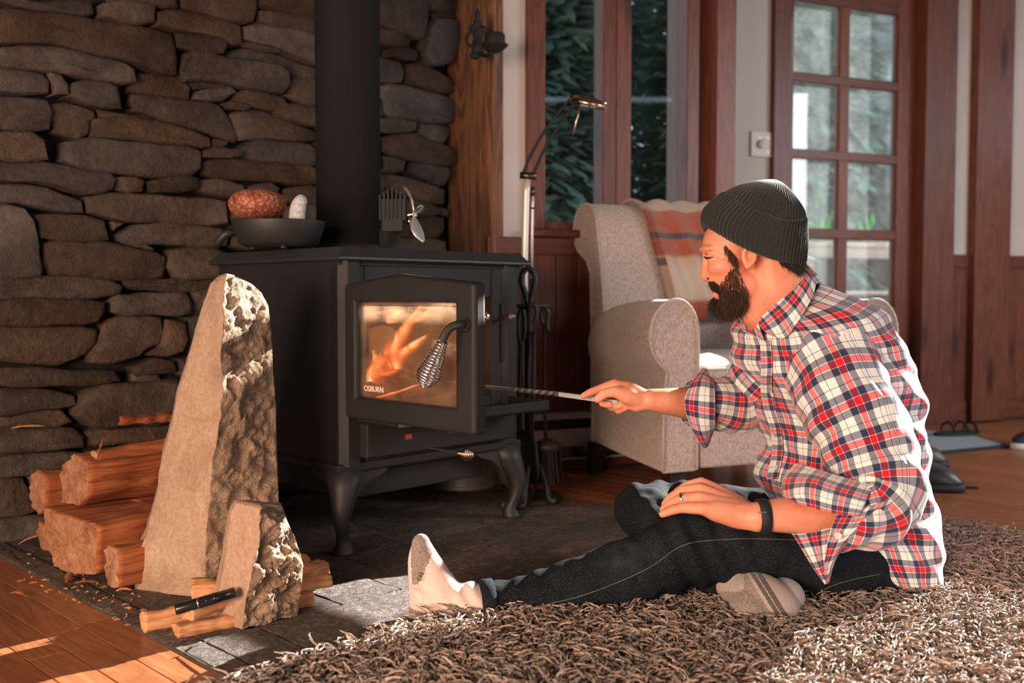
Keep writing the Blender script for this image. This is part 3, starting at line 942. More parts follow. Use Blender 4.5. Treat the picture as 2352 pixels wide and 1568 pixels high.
# casement windows
win = thing('window_1', None, None, W1.P((uW0 + uW1) / 2, zsill), kind='structure')
def wv(px0, px1, z0, z1, n0, n1, nm='window_frame', mat=M_CEDAR, W=W1, par=win, bev=.003):
    return wb(W, nm, px0, px1, z0, z1, n0, n1, mat, par, 300, bev)
wv(1212, 1253, zsill, TOP, -0.05, 0.022, 'casing')
wv(1385, 1417, zsill, TOP, -0.07, 0.004)
wv(1416, 1450, zsill, TOP, -0.07, 0.008)
wv(1578, 1606, zsill, TOP, -0.07, 0.010, 'window_frame')
wv(1604, 1646, zr, TOP, -0.16, -0.03, 'reveal')
zb = zat(W1, 1275, 510, -.04)
wv(1250, 1390, zsill - .01, zb, -0.07, -0.012, 'bottom_sash')
wv(1446, 1580, zsill - .01, zb, -0.07, -0.012, 'bottom_sash')
wbu(W1, 'window_sill', uW0 - .02, uW1 + .02, zsill - .028, zsill, -0.05, 0.045, M_CEDAR_X, win, 0.006)
for a_, b_ in ((1252, 1386), (1449, 1579)):
    wv(a_, b_, zb - .005, TOP, -0.048, -0.042, 'glass_pane', M_GLASS, bev=0)
wv(1380, 1388, zb, TOP, -0.041, -0.02, 'glazing_strip', M_NICKEL, bev=0); wv(1572, 1580, zb, TOP, -0.041, -0.02, 'glazing_strip', M_NICKEL, bev=0)
cp = wb(W1, 'trim_1', 1645, 1690, 0, TOP, -0.30, 0.05, M_CEDAR, None, 300, .004); tag(cp, kind='structure')
# rough corner post beside the stones
post = mk('trim_2', *box(WL.P(1.50, 0, 0.0) + Vector((0, 0, 0)), WL.d * 0.34, WL.n * 0.03, (0, 0, TOP)), M_POST); tag(post, kind='structure')
bpy.data.objects.remove(post)
p0 = W1.P(uL, 0, 0.03); k0 = ray(1038, 500); 
P0x = Vector((p0.x, p0.y, 0)); q = WL.p + WL.n * 0.0; t = (q - CAMP).dot(WL.n) / k0.dot(WL.n); Q = CAMP + k0 * t; P1x = Vector((Q.x, Q.y, 0))
edge = P0x - P1x
post = mk('trim_2', *box(P1x - edge * .12, edge * 1.12, Vector((edge.y, -edge.x, 0)).normalized() * -0.16, (0, 0, TOP)), M_POST); tag(post, kind='structure'); bevel(post, .008, 2)

# ------------------------------------------------------------------ wall with the glazed door
wb2 = thing('wall_right', None, None, W2.P(0, 0), kind='structure')
zR = zat(W2, 2212, 585); zR2 = zat(W2, 2212, 615)
def w2(nm, px0, px1, z0, z1, n0, n1, mat=M_CEDAR, par=None, bev=.003): return wb(W2, nm, px0, px1, z0, z1, n0, n1, mat, par or wb2, 300, bev)
uA = W2.hit(1668, 300)[0]; uEnd = 0.80
uD0 = W2.hit(1778, 300)[0]; uD1 = W2.hit(2124, 300)[0]
wbu(W2, 'plaster_panel', uA, uD0 + .01, 0, TOP, -0.12, 0.0, M_WALL, wb2)
wbu(W2, 'plaster_panel', uD1 - .01, uEnd, 0, TOP, -0.12, 0.0, M_WALL, wb2)
wbu(W2, 'plaster_panel', uD0, uD1, 2.35, TOP, -0.12, 0.0, M_WALL, wb2)
wbu(W2, 'chair_rail', uD1 + .08, uEnd, zR2, zR, 0, 0.018, M_CEDAR_X, wb2, 0.003)
u = uD1 + .08
while u < uEnd:
    L = rng.uniform(.10, .12)
    if u < uEnd: wbu(W2, 'wainscot_board', u + .001, u + L - .001, .09, zR2, -0.004, 0.011, M_CEDAR, wb2, 0.003)
    u += L
b2_ = wbu(W2, 'baseboard_right', uD1 + .1, uEnd, 0, .10, 0, 0.018, M_CEDAR_X, None, 0.003); tag(b2_, kind='structure')
t3 = w2('trim_3', 2126, 2197, 0, TOP, -.05, .07); t3.parent = None; t3.matrix_parent_inverse = Matrix.Identity(4); tag(t3, kind='structure')
t4 = w2('trim_4', 2246, 2327, 0, TOP, -.05, .05); t4.parent = None; t4.matrix_parent_inverse = Matrix.Identity(4); tag(t4, kind='structure')
# door: left casing, leaf with two columns of panes
door = thing('door_1', None, None, W2.P((uD0 + uD1) / 2, 0), kind='structure')
w2('door_casing', 1778, 1818, 0, TOP - .3, -.05, .03, M_CEDAR, door)
w2('door_stile', 2062, 2118, 0, 2.2, -.045, .0, M_CEDAR, door)
w2('door_stile', 1812, 1822, 0, 2.2, -.045, .0, M_CEDAR, door)
w2('door_gap', 2117, 2128, 0, 2.3, -.08, -.03, M_BLACK, door, 0)
w2('door_muntin', 1928, 1950, .3, 2.2, -.04, -.006, M_CEDAR, door)
def dz(py): return zat(W2, 1940, py, -.02)
lv = [(-20, 19), (-400, -330)]
rails = [(178, 199), (350, 371), (527, 549), (705, 728)]
for a_, b_ in rails:
    w2('door_muntin', 1818, 2066, dz(b_), dz(a_), -.04, -.004, M_CEDAR_X, door)
w2('top_rail', 1818, 2066, dz(19), dz(-70), -.045, -.002, M_CEDAR_X, door)
w2('bottom_rail', 1818, 2066, 0, dz(890), -.045, -.0, M_CEDAR_X, door)
zs = [dz(19), dz(178), dz(199), dz(350), dz(371), dz(527), dz(549), dz(705), dz(728), dz(890)]
for i in range(0, 10, 2):
    for a_, b_ in ((1820, 1930), (1948, 2064)):
        w2('glass_pane', a_, b_, zs[i + 1], zs[i], -.026, -.020, M_DOORGLASS, door, 0)

# unseen sides of the room: ceiling, right-hand wall whose tall windows let the sun in
ceil = slab('ceiling', -3.2, 6.0, -5.5, 4.0, TOP, TOP + .05, M_CEIL); tag(ceil, kind='structure')
AW = 5.8
wr = thing('wall_front', None, None, ab(AW, 0), kind='structure')
def wp(b0, b1, z0, z1, nm='plaster_panel', mat=M_WALL, par=None, t=.10):
    return mk(nm, *box(ab(AW, b0, z0), A_DIR * t, B_DIR * (b1 - b0), (0, 0, z1 - z0)), mat, par or wr)
OB0, OB1, OZ0, OZ1 = -1.10, 1.50, 1.41, 2.46
wp(-5.5, OB0, -.05, TOP); wp(OB1, 1.64, -.05, TOP); wp(OB0, OB1, -.05, OZ0); wp(OB0, OB1, OZ1, TOP)
wn = thing('wall_near', None, None, ab(1, -5.5), kind='structure')
mk('plaster_panel', *box(ab(-3.2, -5.6, -.05), A_DIR * 9.2, B_DIR * .1, (0, 0, TOP)), M_WALL, wn)
ws = thing('wall_far_left', None, None, ab(-3.2, 0), kind='structure')
mk('plaster_panel', *box(ab(-3.3, -5.5, -.05), A_DIR * .1, B_DIR * 7.2, (0, 0, TOP)), M_WALL, ws)
w3 = thing('window_2', None, None, ab(AW, -.5, OZ0), kind='structure')  # unseen; its bars are set to shape the sun patches indoors
wp(OB0, OB1, 2.230, 2.280, 'window_bar', M_CEDAR, w3, .03)
wp(OB0, OB1, 1.954, 2.180, 'window_rail', M_CEDAR, w3, .03)
wp(.985, OB1, 1.722, 1.80, 'window_bar', M_CEDAR, w3, .03)
wp(-.56, -.50, OZ0, 1.954, 'window_post', M_CEDAR, w3, .03)
# ------------------------------------------------------------------ wood stove (own axes: a along its front, b into it)
SC = gp(780, 1280, 0.0)              # front left foot
SC = Vector((SC.x, SC.y, 0))
SA = Vector((math.cos(R(45.5)), math.sin(R(45.5)), 0)); SB = Vector((-SA.y, SA.x, 0))
def sp(a, b, z): return SC + SA * a + SB * b + Vector((0, 0, z))
def sbox(a0, a1, b0, b1, z0, z1): return box(sp(a0, b0, z0), SA * (a1 - a0), SB * (b1 - b0), (0, 0, z1 - z0))
SW, SD = 0.60, 0.55
stove = thing('wood_stove', 'black wood burning stove on cast legs with its glass door swung open', 'stove', sp(SW / 2, SD / 2, 0))
ZT = at(776, 567, SC.y + .0).z; ZT = 0.737
zb0 = .215
mb = MB()
mb.add(*sbox(0, .012, 0, SD, zb0, .706)); mb.add(*sbox(SW - .012, SW, 0, SD, zb0, .706)); mb.add(*sbox(0, SW, SD - .012, SD, zb0, .706))
o = mb.build('side_panels', M_STOVE, stove); bevel(o, .004)
# front face round the fire opening
fa0, fa1, fz0, fz1 = .075, .50, .352, .615
mb = MB()
mb.add(*sbox(.012, fa0, -.004, .03, zb0, .706)); mb.add(*sbox(fa1, SW - .012, -.004, .03, zb0, .706))
mb.add(*sbox(fa0, fa1, -.004, .03, fz1, .706)); mb.add(*sbox(fa0, fa1, -.004, .03, zb0, fz0))
o = mb.build('front_panel', M_STOVE, stove); bevel(o, .004)
# bevelled corner pilasters
V, F = grid([[sp(0, .03, z), sp(0, 0, z), sp(.016, -.018, z), sp(.05, -.018, z), sp(.06, -.004, z), sp(.06, .02, z)] for z in (zb0, .706)], True, True, True)
mk('front_post', V, F, M_STOVE, stove)
V, F = grid([[sp(SW - .06, .02, z), sp(SW - .06, -.004, z), sp(SW - .05, -.018, z), sp(SW - .016, -.018, z), sp(SW, 0, z), sp(SW, .03, z)] for z in (zb0, .706)], True, True, True)
mk('front_post', V, F, M_STOVE, stove)
# top plate, chamfered lip
def rect(i, z, fr=0.0):
    return [sp(-.02 + i, -.035 + i, z), sp(SW + .025 - i, -.035 + i, z), sp(SW + .025 - i, SD + .02 - i, z), sp(-.02 + i, SD + .02 - i, z)]
V, F = grid([rect(.004, .704), rect(0, .706), rect(0, .711), rect(.022, ZT)], True, True, True)
o = mk('top_plate', V, F, plain('top_plate_sheen', (.024, .026, .030), .40, spec=.5), stove); bevel(o, .004)  # stove paint, lightened and blued in colour for the window's reflection
o = mk('trim_strip', *sbox(-.003, SW + .003, -.01, -.002, .694, .705), M_STOVE, stove)
# firebox
mb = MB()
mb.add(*sbox(fa0 - .012, fa0 - .002, .0, SD - .10, fz0 - .03, fz1 + .01)); mb.add(*sbox(fa1 + .002, fa1 + .012, .0, SD - .10, fz0 - .03, fz1 + .01))
mb.add(*sbox(fa0 - .012, fa1 + .012, SD - .12, SD - .10, fz0 - .03, fz1 + .01)); mb.add(*sbox(fa0 - .012, fa1 + .012, .03, SD - .10, fz0 - .04, fz0 - .03))
mb.build('firebrick_lining', M_FIREBRICK, stove)
mk('baffle', *sbox(fa0, fa1, .035, SD - .12, fz1 - .01, fz1), M_IRON, stove)
mb = MB(); mb.add(*sbox(fa0, fa1, .035, SD - .125, fz0 - .03, fz0 - .012)); o = mb.build('ash_bed', M_ASH, stove)
for c0, c1, r0 in (((.12, .14, fz0 + .02), (.44, .20, fz0 + .03), .032), ((.14, .26, fz0 + .03), (.46, .28, fz0 + .03), .036), ((.16, .19, fz0 + .075), (.42, .27, fz0 + .085), .028)):
    pts = [sp(*(np.array(c0) * (1 - t) + np.array(c1) * t)) + Vector((0, 0, rng.uniform(-.004, .004))) for t in (0, .2, .4, .6, .8, 1)]
    V, F = tube(pts, [r0 * rng.uniform(.85, 1.1) for _ in pts], 9); o = mk('burning_log', V, F, M_EMBER, stove)
# flames: thin curved sheets of fire rising off the logs
def flame(pts, wid, nm='flame', turn=0.0):
    P = [Vector(p) for p in spline([tuple(p) for p in pts], 18)]
    V = []; F = []; UV = []
    side0 = SA * math.cos(turn) + SB * math.sin(turn)
    for i, p in enumerate(P):
        t = i / 17; wd = wid * (math.sin(math.pi * min(1, .12 + t * .93)) ** .7) * (1 - .35 * t)
        for j in range(5):
            s = (j / 4 - .5)
            V.append(p + side0 * (s * wd) + SB * (.012 * math.cos(s * 3))); UV.append((j / 4, t))
    for i in range(17):
        for j in range(4): F.append((i * 5 + j, i * 5 + j + 1, (i + 1) * 5 + j + 1, (i + 1) * 5 + j))
    return mk(nm, V, F, M_FLAME, stove, True, uv=UV)
def fl(lst, wid, turn=0.0):
    # (a, b, z) points inside the firebox
    return flame([sp(a, b, z) for a, b, z in lst], wid, 'flame', turn)
FZ = fz0
# ------------------------------------------------------------------ open door, hinged at the left, swung out square to the front
H0 = at(808, 900, SC.y + .02); 
DL = .447
dA = -SB                                     # door runs out towards the room
dN = SA                                      # its inner face looks along the stove front
hx = sp(.026, -.012, 0)
DZ0, DZ1 = .334, .648
DT = .036
def dp(l, z, n=0.0): return hx + dA * l + dN * n + Vector((0, 0, z))
gl0, gl1, gz0, gz1 = .045, .386, .386, .606
d_out = [(0, DZ0), (DL, DZ0), (DL, DZ1), (DL * .45, DZ1 + .022), (0, DZ1)]
def ringz(pts, n): return [dp(l, z, n) for l, z in pts]
def extrude_frame(outer, inner, n0, n1):
    """frame plate with a window hole; outer and inner have the same count"""
    r = [ringz(outer, n0), ringz(outer, n1), ringz(inner, n1), ringz(inner, n0)]
    V = [v for q in r for v in q]; k = len(outer); F = []
    for i in range(4):
        for j in range(k):
            a = i * k + j; b = i * k + (j + 1) % k; c = ((i + 1) % 4) * k + (j + 1) % k; d = ((i + 1) % 4) * k + j
            F.append((a, d, c, b))
    return V, F
inner = [(gl0, gz0), (gl1, gz0), (gl1, gz1), (DL * .45, gz1), (gl0, gz1)]
V, F = extrude_frame(d_out, inner, -DT / 2, DT / 2)
dr = mk('door', V, F, M_STOVE, stove); bevel(dr, .010, 4, 60)
o = mk('glass_pane', *box(dp(gl0 - .004, gz0 - .004, -.004), dA * (gl1 - gl0 + .008), dN * .004, (0, 0, gz1 - gz0 + .008)), M_STOVEGLASS, dr)
mk('rope_gasket', *tube([dp(gl0 + .006, gz0 + .002 + (gz1 - gz0 - .004) * t / 12, .004) for t in range(13)], .004, 7), M_WELT, dr)
mk('rope_gasket', *tube([dp(gl0 + .006 + (gl1 - gl0 - .012) * t / 12, gz1 - .003, .004) for t in range(13)], .003, 7), M_WELT, dr)
# door handle with its coil grip
def on_door(px, py, off):
    q = hx - dN * (DT / 2 + off); r = ray(px, py); t = (q - CAMP).dot(dN) / r.dot(dN); return CAMP + r * t
h0 = on_door(1070, 746, 0.0); h1 = on_door(1068, 746, .020)
pts = spline([tuple(h0), tuple(on_door(1058, 745, .026)), tuple(on_door(1038, 750, .042)), tuple(on_door(1024, 765, .052)), tuple(on_door(1015, 786, .058))], 14)
hd = mk('handle', *tube(pts, .0085, 10), M_IRON, stove)
hb = lathe(h0, [(.0, -.004), (.015, -.004), (.015, .006), (.010, .010), (0, .011)], 16, -dN); mk('handle_boss', hb[0], hb[1], M_IRON, hd, True)
def coil(p0, p1, prof, turns, wire, nm, mat, parent):
    p0 = Vector(p0); p1 = Vector(p1); ax = (p1 - p0); L = ax.length; ax = ax / L
    a = ax.orthogonal().normalized(); b = ax.cross(a); pts = []
    n = turns * 16
    for i in range(n + 1):
        t = i / n; r = np.interp(t, [x for x, _ in prof], [y for _, y in prof]); th = 2 * math.pi * turns * t
        pts.append(p0 + ax * (L * t) + (a * math.cos(th) + b * math.sin(th)) * r)
    return mk(nm, *tube(pts, wire, 6), mat, parent, True)
g0 = on_door(1018, 782, .057); g1 = on_door(974, 886, .062)
coil(g0, g1, [(0, .0085), (.12, .010), (.45, .0185), (.72, .0255), (.88, .019), (1, .007)], 16, .0023, 'coil_grip', M_CHROME, hd)
# latch bolt on the inner edge, maker's mark etched on the glass
lb = dp(DL - .02, .577, DT / 2); V, F = lathe(lb, [(0, 0), (.009, 0), (.009, .018), (.006, .022), (0, .022)], 14, dN); mk('latch_roller', V, F, M_CHROME, stove, True)
mk('latch_plate', *sbox(fa1 + .035, fa1 + .060, -.010, -.003, .44, .60), M_STOVE, stove)
mk('latch_catch', *tube([sp(fa1 + .045, -.01, .565), sp(fa1 + .045, -.045, .565), sp(fa1 + .028, -.05, .565)], .006, 8), M_STEEL, stove)
def text(body, size, origin, xdir, zdir, mat, parent, name='lettering', ext=0.0006, align='LEFT', font_bold=False):
    cu = bpy.data.curves.new(name, 'FONT'); cu.body = body; cu.size = size; cu.extrude = ext; cu.align_x = align; cu.resolution_u = 3
    t = bpy.data.objects.new(name + '_t', cu); link(t)
    xd = Vector(xdir).normalized(); zd = Vector(zdir).normalized(); zd = (zd - xd * zd.dot(xd)).normalized(); nd = xd.cross(zd)
    dg = bpy.context.evaluated_depsgraph_get(); dg.update()
    me = bpy.data.meshes.new_from_object(t.evaluated_get(dg))
    V = [Vector(origin) + xd * v.co.x + zd * v.co.y + nd * v.co.z for v in me.vertices]
    F = [tuple(p.vertices) for p in me.polygons]
    bpy.data.objects.remove(t); bpy.data.meshes.remove(me)
    return mk(name, V, F, mat, parent)
lo = dp(.060, .401, -.0052)
text('OSBURN', .0185, lo, dA * 1.0, (0, 0, 1), M_ETCH, dr, 'lettering')
# little flame emblem above the name
def emblem(c, s):
    mb = MB()
    for k, (x0, h, lean) in enumerate(((-.34, .55, .1), (0, 1.0, -.12), (.36, .5, -.1))):
        P = [(x0 - .20, .0), (x0 - .26, .25 * h), (x0 - .08 + lean, .62 * h), (x0 + lean * .4, h), (x0 + .12, .62 * h), (x0 + .24, .25 * h), (x0 + .14, 0)]
        V = [Vector(c) + dA * (x * s) + Vector((0, 0, z * s)) - dN * 0 for x, z in P]; V += [v - dN * .0006 for v in V]
        n = len(P); F = [tuple(range(n)), tuple(reversed(range(n, 2 * n)))] + [(i, i + n, (i + 1) % n + n, (i + 1) % n) for i in range(n)]
        mb.add(V, F)
    return mb
emblem(lo + dA * .024 + Vector((0, 0, .0235)), .0135).build('flame_emblem', M_ETCH, dr)
# flames placed in the fire, seen through the glass
def firepix(px, py, b):
    """point inside the firebox on the plane b = const met through the pane"""
    q = sp(0, b, 0); r = ray(px, py); t = (q - CAMP).dot(SB) / r.dot(SB); return CAMP + r * t
def flp(lst, b, wid, turn=0.0): return flame([firepix(x, y, b) for x, y in lst], wid, 'flame', turn)
flp([(858, 908), (860, 860), (892, 818), (916, 778), (944, 735), (975, 698)], .12, .105)
flp([(915, 848), (908, 812), (922, 775), (948, 735), (968, 702)], .16, .07)
flp([(872, 885), (885, 850), (920, 815), (960, 785), (990, 765)], .20, .12)
flp([(850, 918), (880, 910), (925, 897), (955, 886), (992, 874)], .10, .045, 1.2)
flp([(860, 905), (854, 870), (866, 835), (862, 805)], .14, .08)
flp([(855, 722), (890, 714), (940, 712), (985, 720)], .14, .06, 1.3)
flp([(900, 742), (910, 722), (932, 708)], .18, .08)
flp([(958, 738), (978, 722), (992, 708)], .18, .07)
flp([(850, 900), (866, 870), (900, 852), (925, 830)], .22, .10)
fire = bpy.data.lights.new('fire_glow', 'POINT'); fire.energy = 0.25; fire.color = (1.0, .40, .12); fire.shadow_soft_size = .05
fo = bpy.data.objects.new('fire_glow', fire); fo.location = sp(.28, .2, fz0 + .14); link(fo)
# ash lip, lower skirt, pedestal, legs
mb = MB(); mb.add(*sbox(.045, .56, -.165, .0, .318, .326)); mb.add(*sbox(.045, .56, -.165, -.158, .318, .346)); mb.add(*sbox(.045, .052, -.165, 0, .318, .346)); mb.add(*sbox(.553, .56, -.165, 0, .318, .346))
lip = mb.build('ash_lip', M_STOVE, stove); bevel(lip, .002)
o = mk('front_apron', *sbox(.05, .55, -.045, .0, .235, .318), M_STOVE, stove); bevel(o, .004)
mk('air_slot', *sbox(.16, .42, -.0465, -.044, .268, .283), M_BLACK, stove)
mk('ember_glow', *sbox(.165, .185, -.0475, -.0465, .270, .281), plain('slot_glow', (.12, .02, .01), .9, emis=(1, .10, .03), estr=.16), stove)
mk('ember_glow', *sbox(.31, .33, -.0475, -.0465, .272, .283), bpy.data.materials['slot_glow'], stove)
o = mk('bottom_plate', *sbox(-.01, SW + .01, -.012, SD + .005, .200, .222), M_STOVE, stove); bevel(o, .005)
o = mk('heat_shield', *sbox(.07, SW - .07, .06, SD - .04, .12, .200), M_STOVE, stove); bevel(o, .004)
# air control rod with coil knob
def on_front(px, py, b):
    q = sp(0, b, 0); r = ray(px, py); t = (q - CAMP).dot(SB) / r.dot(SB); return CAMP + r * t
r0 = on_front(985, 1028, -.045); r1 = on_front(1052, 1040, -.13); r2 = on_front(1088, 1045, -.16)
rd = mk('air_control', *tube([r0, r1, r2], .003, 8), M_IRON, stove)
coil(r1, r2, [(0, .004), (.2, .007), (.5, .0165), (.72, .0135), (.9, .008), (1, .003)], 9, .0019, 'coil_knob', M_BRASS, rd)
# cast cabriole legs
def leg(a, b, da, db):
    prof = [(.0, .205, .048), (.010, .165, .040), (.026, .125, .028), (.030, .09, .021), (.022, .055, .017), (.012, .030, .019), (.016, .012, .027), (.016, 0.0, .027)]
    rings = []
    for off, z, r in prof:
        c = sp(a + da * off, b + db * off, z)
        rings.append([c + (SA * math.cos(t) + SB * math.sin(t)) * r * (1.0 if (k % 2 == 0) else .92) for k, t in enumerate(np.linspace(0, 2 * math.pi, 13)[:-1])])
    V, F = grid(rings[::-1], True, True, True); o = mk('leg', V, F, M_IRON, stove, True)
    # bracket wings sweeping out under the plate
    for d in ((SA * (-da)), (SB * (-db))):
        P = [(0, .205), (.14, .205), (.12, .186), (.07, .170), (.035, .140), (.02, .10), (0, .09)]
        nrm = d.cross(Vector((0, 0, 1))).normalized() * .007
        c = sp(a + da * .012, b + db * .012, 0)
        V = [c + d.normalized() * x + Vector((0, 0, z)) + nrm for x, z in P] + [c + d.normalized() * x + Vector((0, 0, z)) - nrm for x, z in P]
        n = len(P); F = [tuple(range(n)), tuple(reversed(range(n, 2 * n)))] + [(i, (i + 1) % n, (i + 1) % n + n, i + n) for i in range(n)]
        w_ = mk('leg_bracket', V, [tuple(reversed(f)) for f in F], M_IRON, o)
    return o
leg(.03, .02, -1, -1); leg(SW - .03, .02, 1, -1); leg(.03, SD - .04, -1, 1); leg(SW - .03, SD - .04, 1, 1)
# flue pipe
FB = .305; FA = .0
r = ray(800, 400); q = sp(0, FB, 0); t = (q - CAMP).dot(SB) / r.dot(SB); FC = CAMP + r * t
flue = thing('flue_pipe', 'thick matte black flue pipe rising from the stove top', 'pipe', (FC.x, FC.y, ZT))
frad = 73.0 / FPX * FC.y
mk('pipe', *lathe((FC.x, FC.y, ZT), [(frad, 0), (frad, 1.1), (frad, 2.15)], 48, cap=True), M_BLACK if False else plain('flue_paint', (.011, .011, .012), .8, spec=.2), flue, True)
V, F = lathe((FC.x, FC.y, ZT), [(frad + .006, 0), (frad + .006, .02), (frad, .024)], 48, cap=False); mk('collar', V, F, M_STOVE, flue, True)

# ------------------------------------------------------------------ things on the stove
def top_at(px, b):
    r = ray(px, 500); q = sp(0, b, 0); t = (q - CAMP).dot(SB) / r.dot(SB); P = CAMP + r * t
    return Vector((P.x, P.y, ZT))
pc = top_at(640, .25)
s = 105.0 / FPX * pc.y
pan = thing('iron_pot', 'shallow black iron pot on the stove top holding a shell', 'pot', pc)
mk('bowl', *lathe(pc, [(0, .006), (s * .72, .006), (s * .86, .016), (s * .97, .052), (s * 1.0, .068), (s * 1.0, .071), (s * .965, .071), (s * .93, .052), (s * .82, .022), (s * .6, .014), (0, .014)], 48, cap=False), M_IRON, pan, True)
for k in range(3):
    th = k * 2.1 + .9
    mk('foot', *lathe(pc + Vector((math.cos(th), math.sin(th), 0)) * s * .6, [(.0, 0), (.008, 0), (.009, .010), (0, .010)], 10), M_IRON, pan, True)
hd_ = pc + Vector((-s * 1.05, 0, .030))
mk('handle', *tube([pc + Vector((-s * .9, -.012, .045)), pc + Vector((-s * 1.12, -.02, .038)), pc + Vector((-s * 1.30, -.015, .016)), pc + Vector((-s * 1.36, 0, .008))], [.012, .010, .012, .008], 10), M_IRON, pan, True)
# round bosses at the plate's rear left corner
# urchin shell
uc = at(592, 470, pc.y - .01); ur = 64.0 / FPX * uc.y
n1, n2 = 90, 40; V = []; F = []
for i in range(n2 + 1):
    ph = -math.pi / 2 + math.pi * i / n2
    for k in range(n1):
        th = 2 * math.pi * k / n1
        rr = ur * (1 + .018 * math.cos(10 * th)) * math.cos(ph) ** .85 if math.cos(ph) > 1e-6 else 0
        bumpy = 0.0022 * max(0, math.sin(th * 30) * math.sin(ph * 22)) + (.0016 if abs(((th * 5 / math.pi) % 1) - .5) < .06 else 0)
        rr += bumpy
        V.append(uc + Vector((rr * math.cos(th + .4), rr * math.sin(th + .4), (ur * .56) * math.sin(ph))))
for i in range(n2):
    for k in range(n1): F.append((i * n1 + k, i * n1 + (k + 1) % n1, (i + 1) * n1 + (k + 1) % n1, (i + 1) * n1 + k))
uo = mk('urchin_shell', V, F, M_URCHIN, None, True); tag(uo, 'round orange brown sea urchin shell resting in the iron pot', 'shell')
cc = [at(682, 520, pc.y - .04), at(682, 500, pc.y - .04), at(684, 480, pc.y - .04), at(690, 463, pc.y - .04), at(700, 456, pc.y - .045)]
V, F = tube(spline([tuple(c) for c in cc], 14), [.020] * 4 + [.0195] * 4 + [.0185, .0175, .0165, .0155, .0135, .008], 18)
co_ = mk('coral_piece', V, F, M_CORAL, None, True); tag(co_, 'bent white coral finger standing in the iron pot', 'coral')
# stove fan
fc = top_at(905, .12)
fan = thing('stove_fan', 'heat powered fan with pale metal blades standing on the stove', 'fan', fc)
def fp(px, py, d=0.0): return at(px, py, fc.y + d)
mb = MB()
for z0, z1, hw in ((0, .052, .016), (.052, .060, .021)):
    mb.add(*box(fc + SA * -.021 + SB * -.0 + Vector((0, 0, z0)), SA * .042, SB * .035, (0, 0, z1 - z0)))
mb.build('base', M_BLACK, fan)
wpx = fc.y / FPX
o = mk('generator_block', *box(fc + Vector((-.028, -.02, .052)), (.052, 0, 0), (0, .045, 0), (0, 0, .030)), M_BLACK, fan)
# finned radiator at the top
mb = MB()
zt0 = .085; zt1 = at(900, 430, fc.y).z - ZT
for k in range(7):
    x = -.036 + k * .0105; top = zt1 - abs(k - 3) * .006
    mb.add(*box(fc + Vector((x, -.022, zt0 - .005 * abs(k - 3) * .3)), (.0045, 0, 0), (0, .05, 0), (0, 0, top - zt0)))
mb.add(*box(fc + Vector((-.033, -.018, zt0 - .005)), (.066, 0, 0), (0, .04, 0), (0, 0, .055)))
mb.build('cooling_fins', M_BLACK, fan)
hub = fp(951, 492, -.0); 
mk('axle', *tube([fp(921, 495, .0), fp(950, 492, .0), fp(957, 491, .0)], .0035, 10), M_CHROME, fan)
V, F = tube([fp(948, 492), fp(957, 491)], .0065, 14); mk('hub', V, F, M_NICKEL, fan)
def blade(tip, bw, twist):
    P = []
    tip = Vector(tip); ax = (tip - hub); L = ax.length; ax.normalize()
    wdir = Vector((twist, -1.0, 0)).normalized(); wdir = (wdir - ax * wdir.dot(ax)).normalized(); nrm = ax.cross(wdir)
    rings = []
    for t, wdt_ in ((.04, .16), (.15, .45), (.35, .95), (.6, 1.0), (.8, .8), (.93, .45), (1.0, .08)):
        rings.append([hub + ax * (L * t) + wdir * (s * bw * wdt_) + nrm * (.006 * (s * s) * wdt_) for s in (-1, -.5, 0, .5, 1)])
    V, F = grid(rings, False); o = mk('blade', V, F, plain('satin_blade', (.70, .68, .64), .38, .85) if 'satin_blade' not in bpy.data.materials else bpy.data.materials['satin_blade'], fan, True)
    sm = o.modifiers.new('solid', 'SOLIDIFY'); sm.thickness = .0012
blade(fp(925, 428, .035), .016, .35)
blade(fp(972, 556, -.03), .026, -.55)
blade(fp(967, 470, -.055), .015, -.8)
mk('guard_wire', *tube([fp(893, 512), fp(919, 512)], .0018, 6), M_BRASS, fan)
V, F = lathe(fp(941, 508), [(0, 0), (.010, 0), (.010, .006), (.006, .008), (0, .008)], 14, Vector((-1, -.5, 0))); mk('motor', V, F, M_CHROME, fan, True)

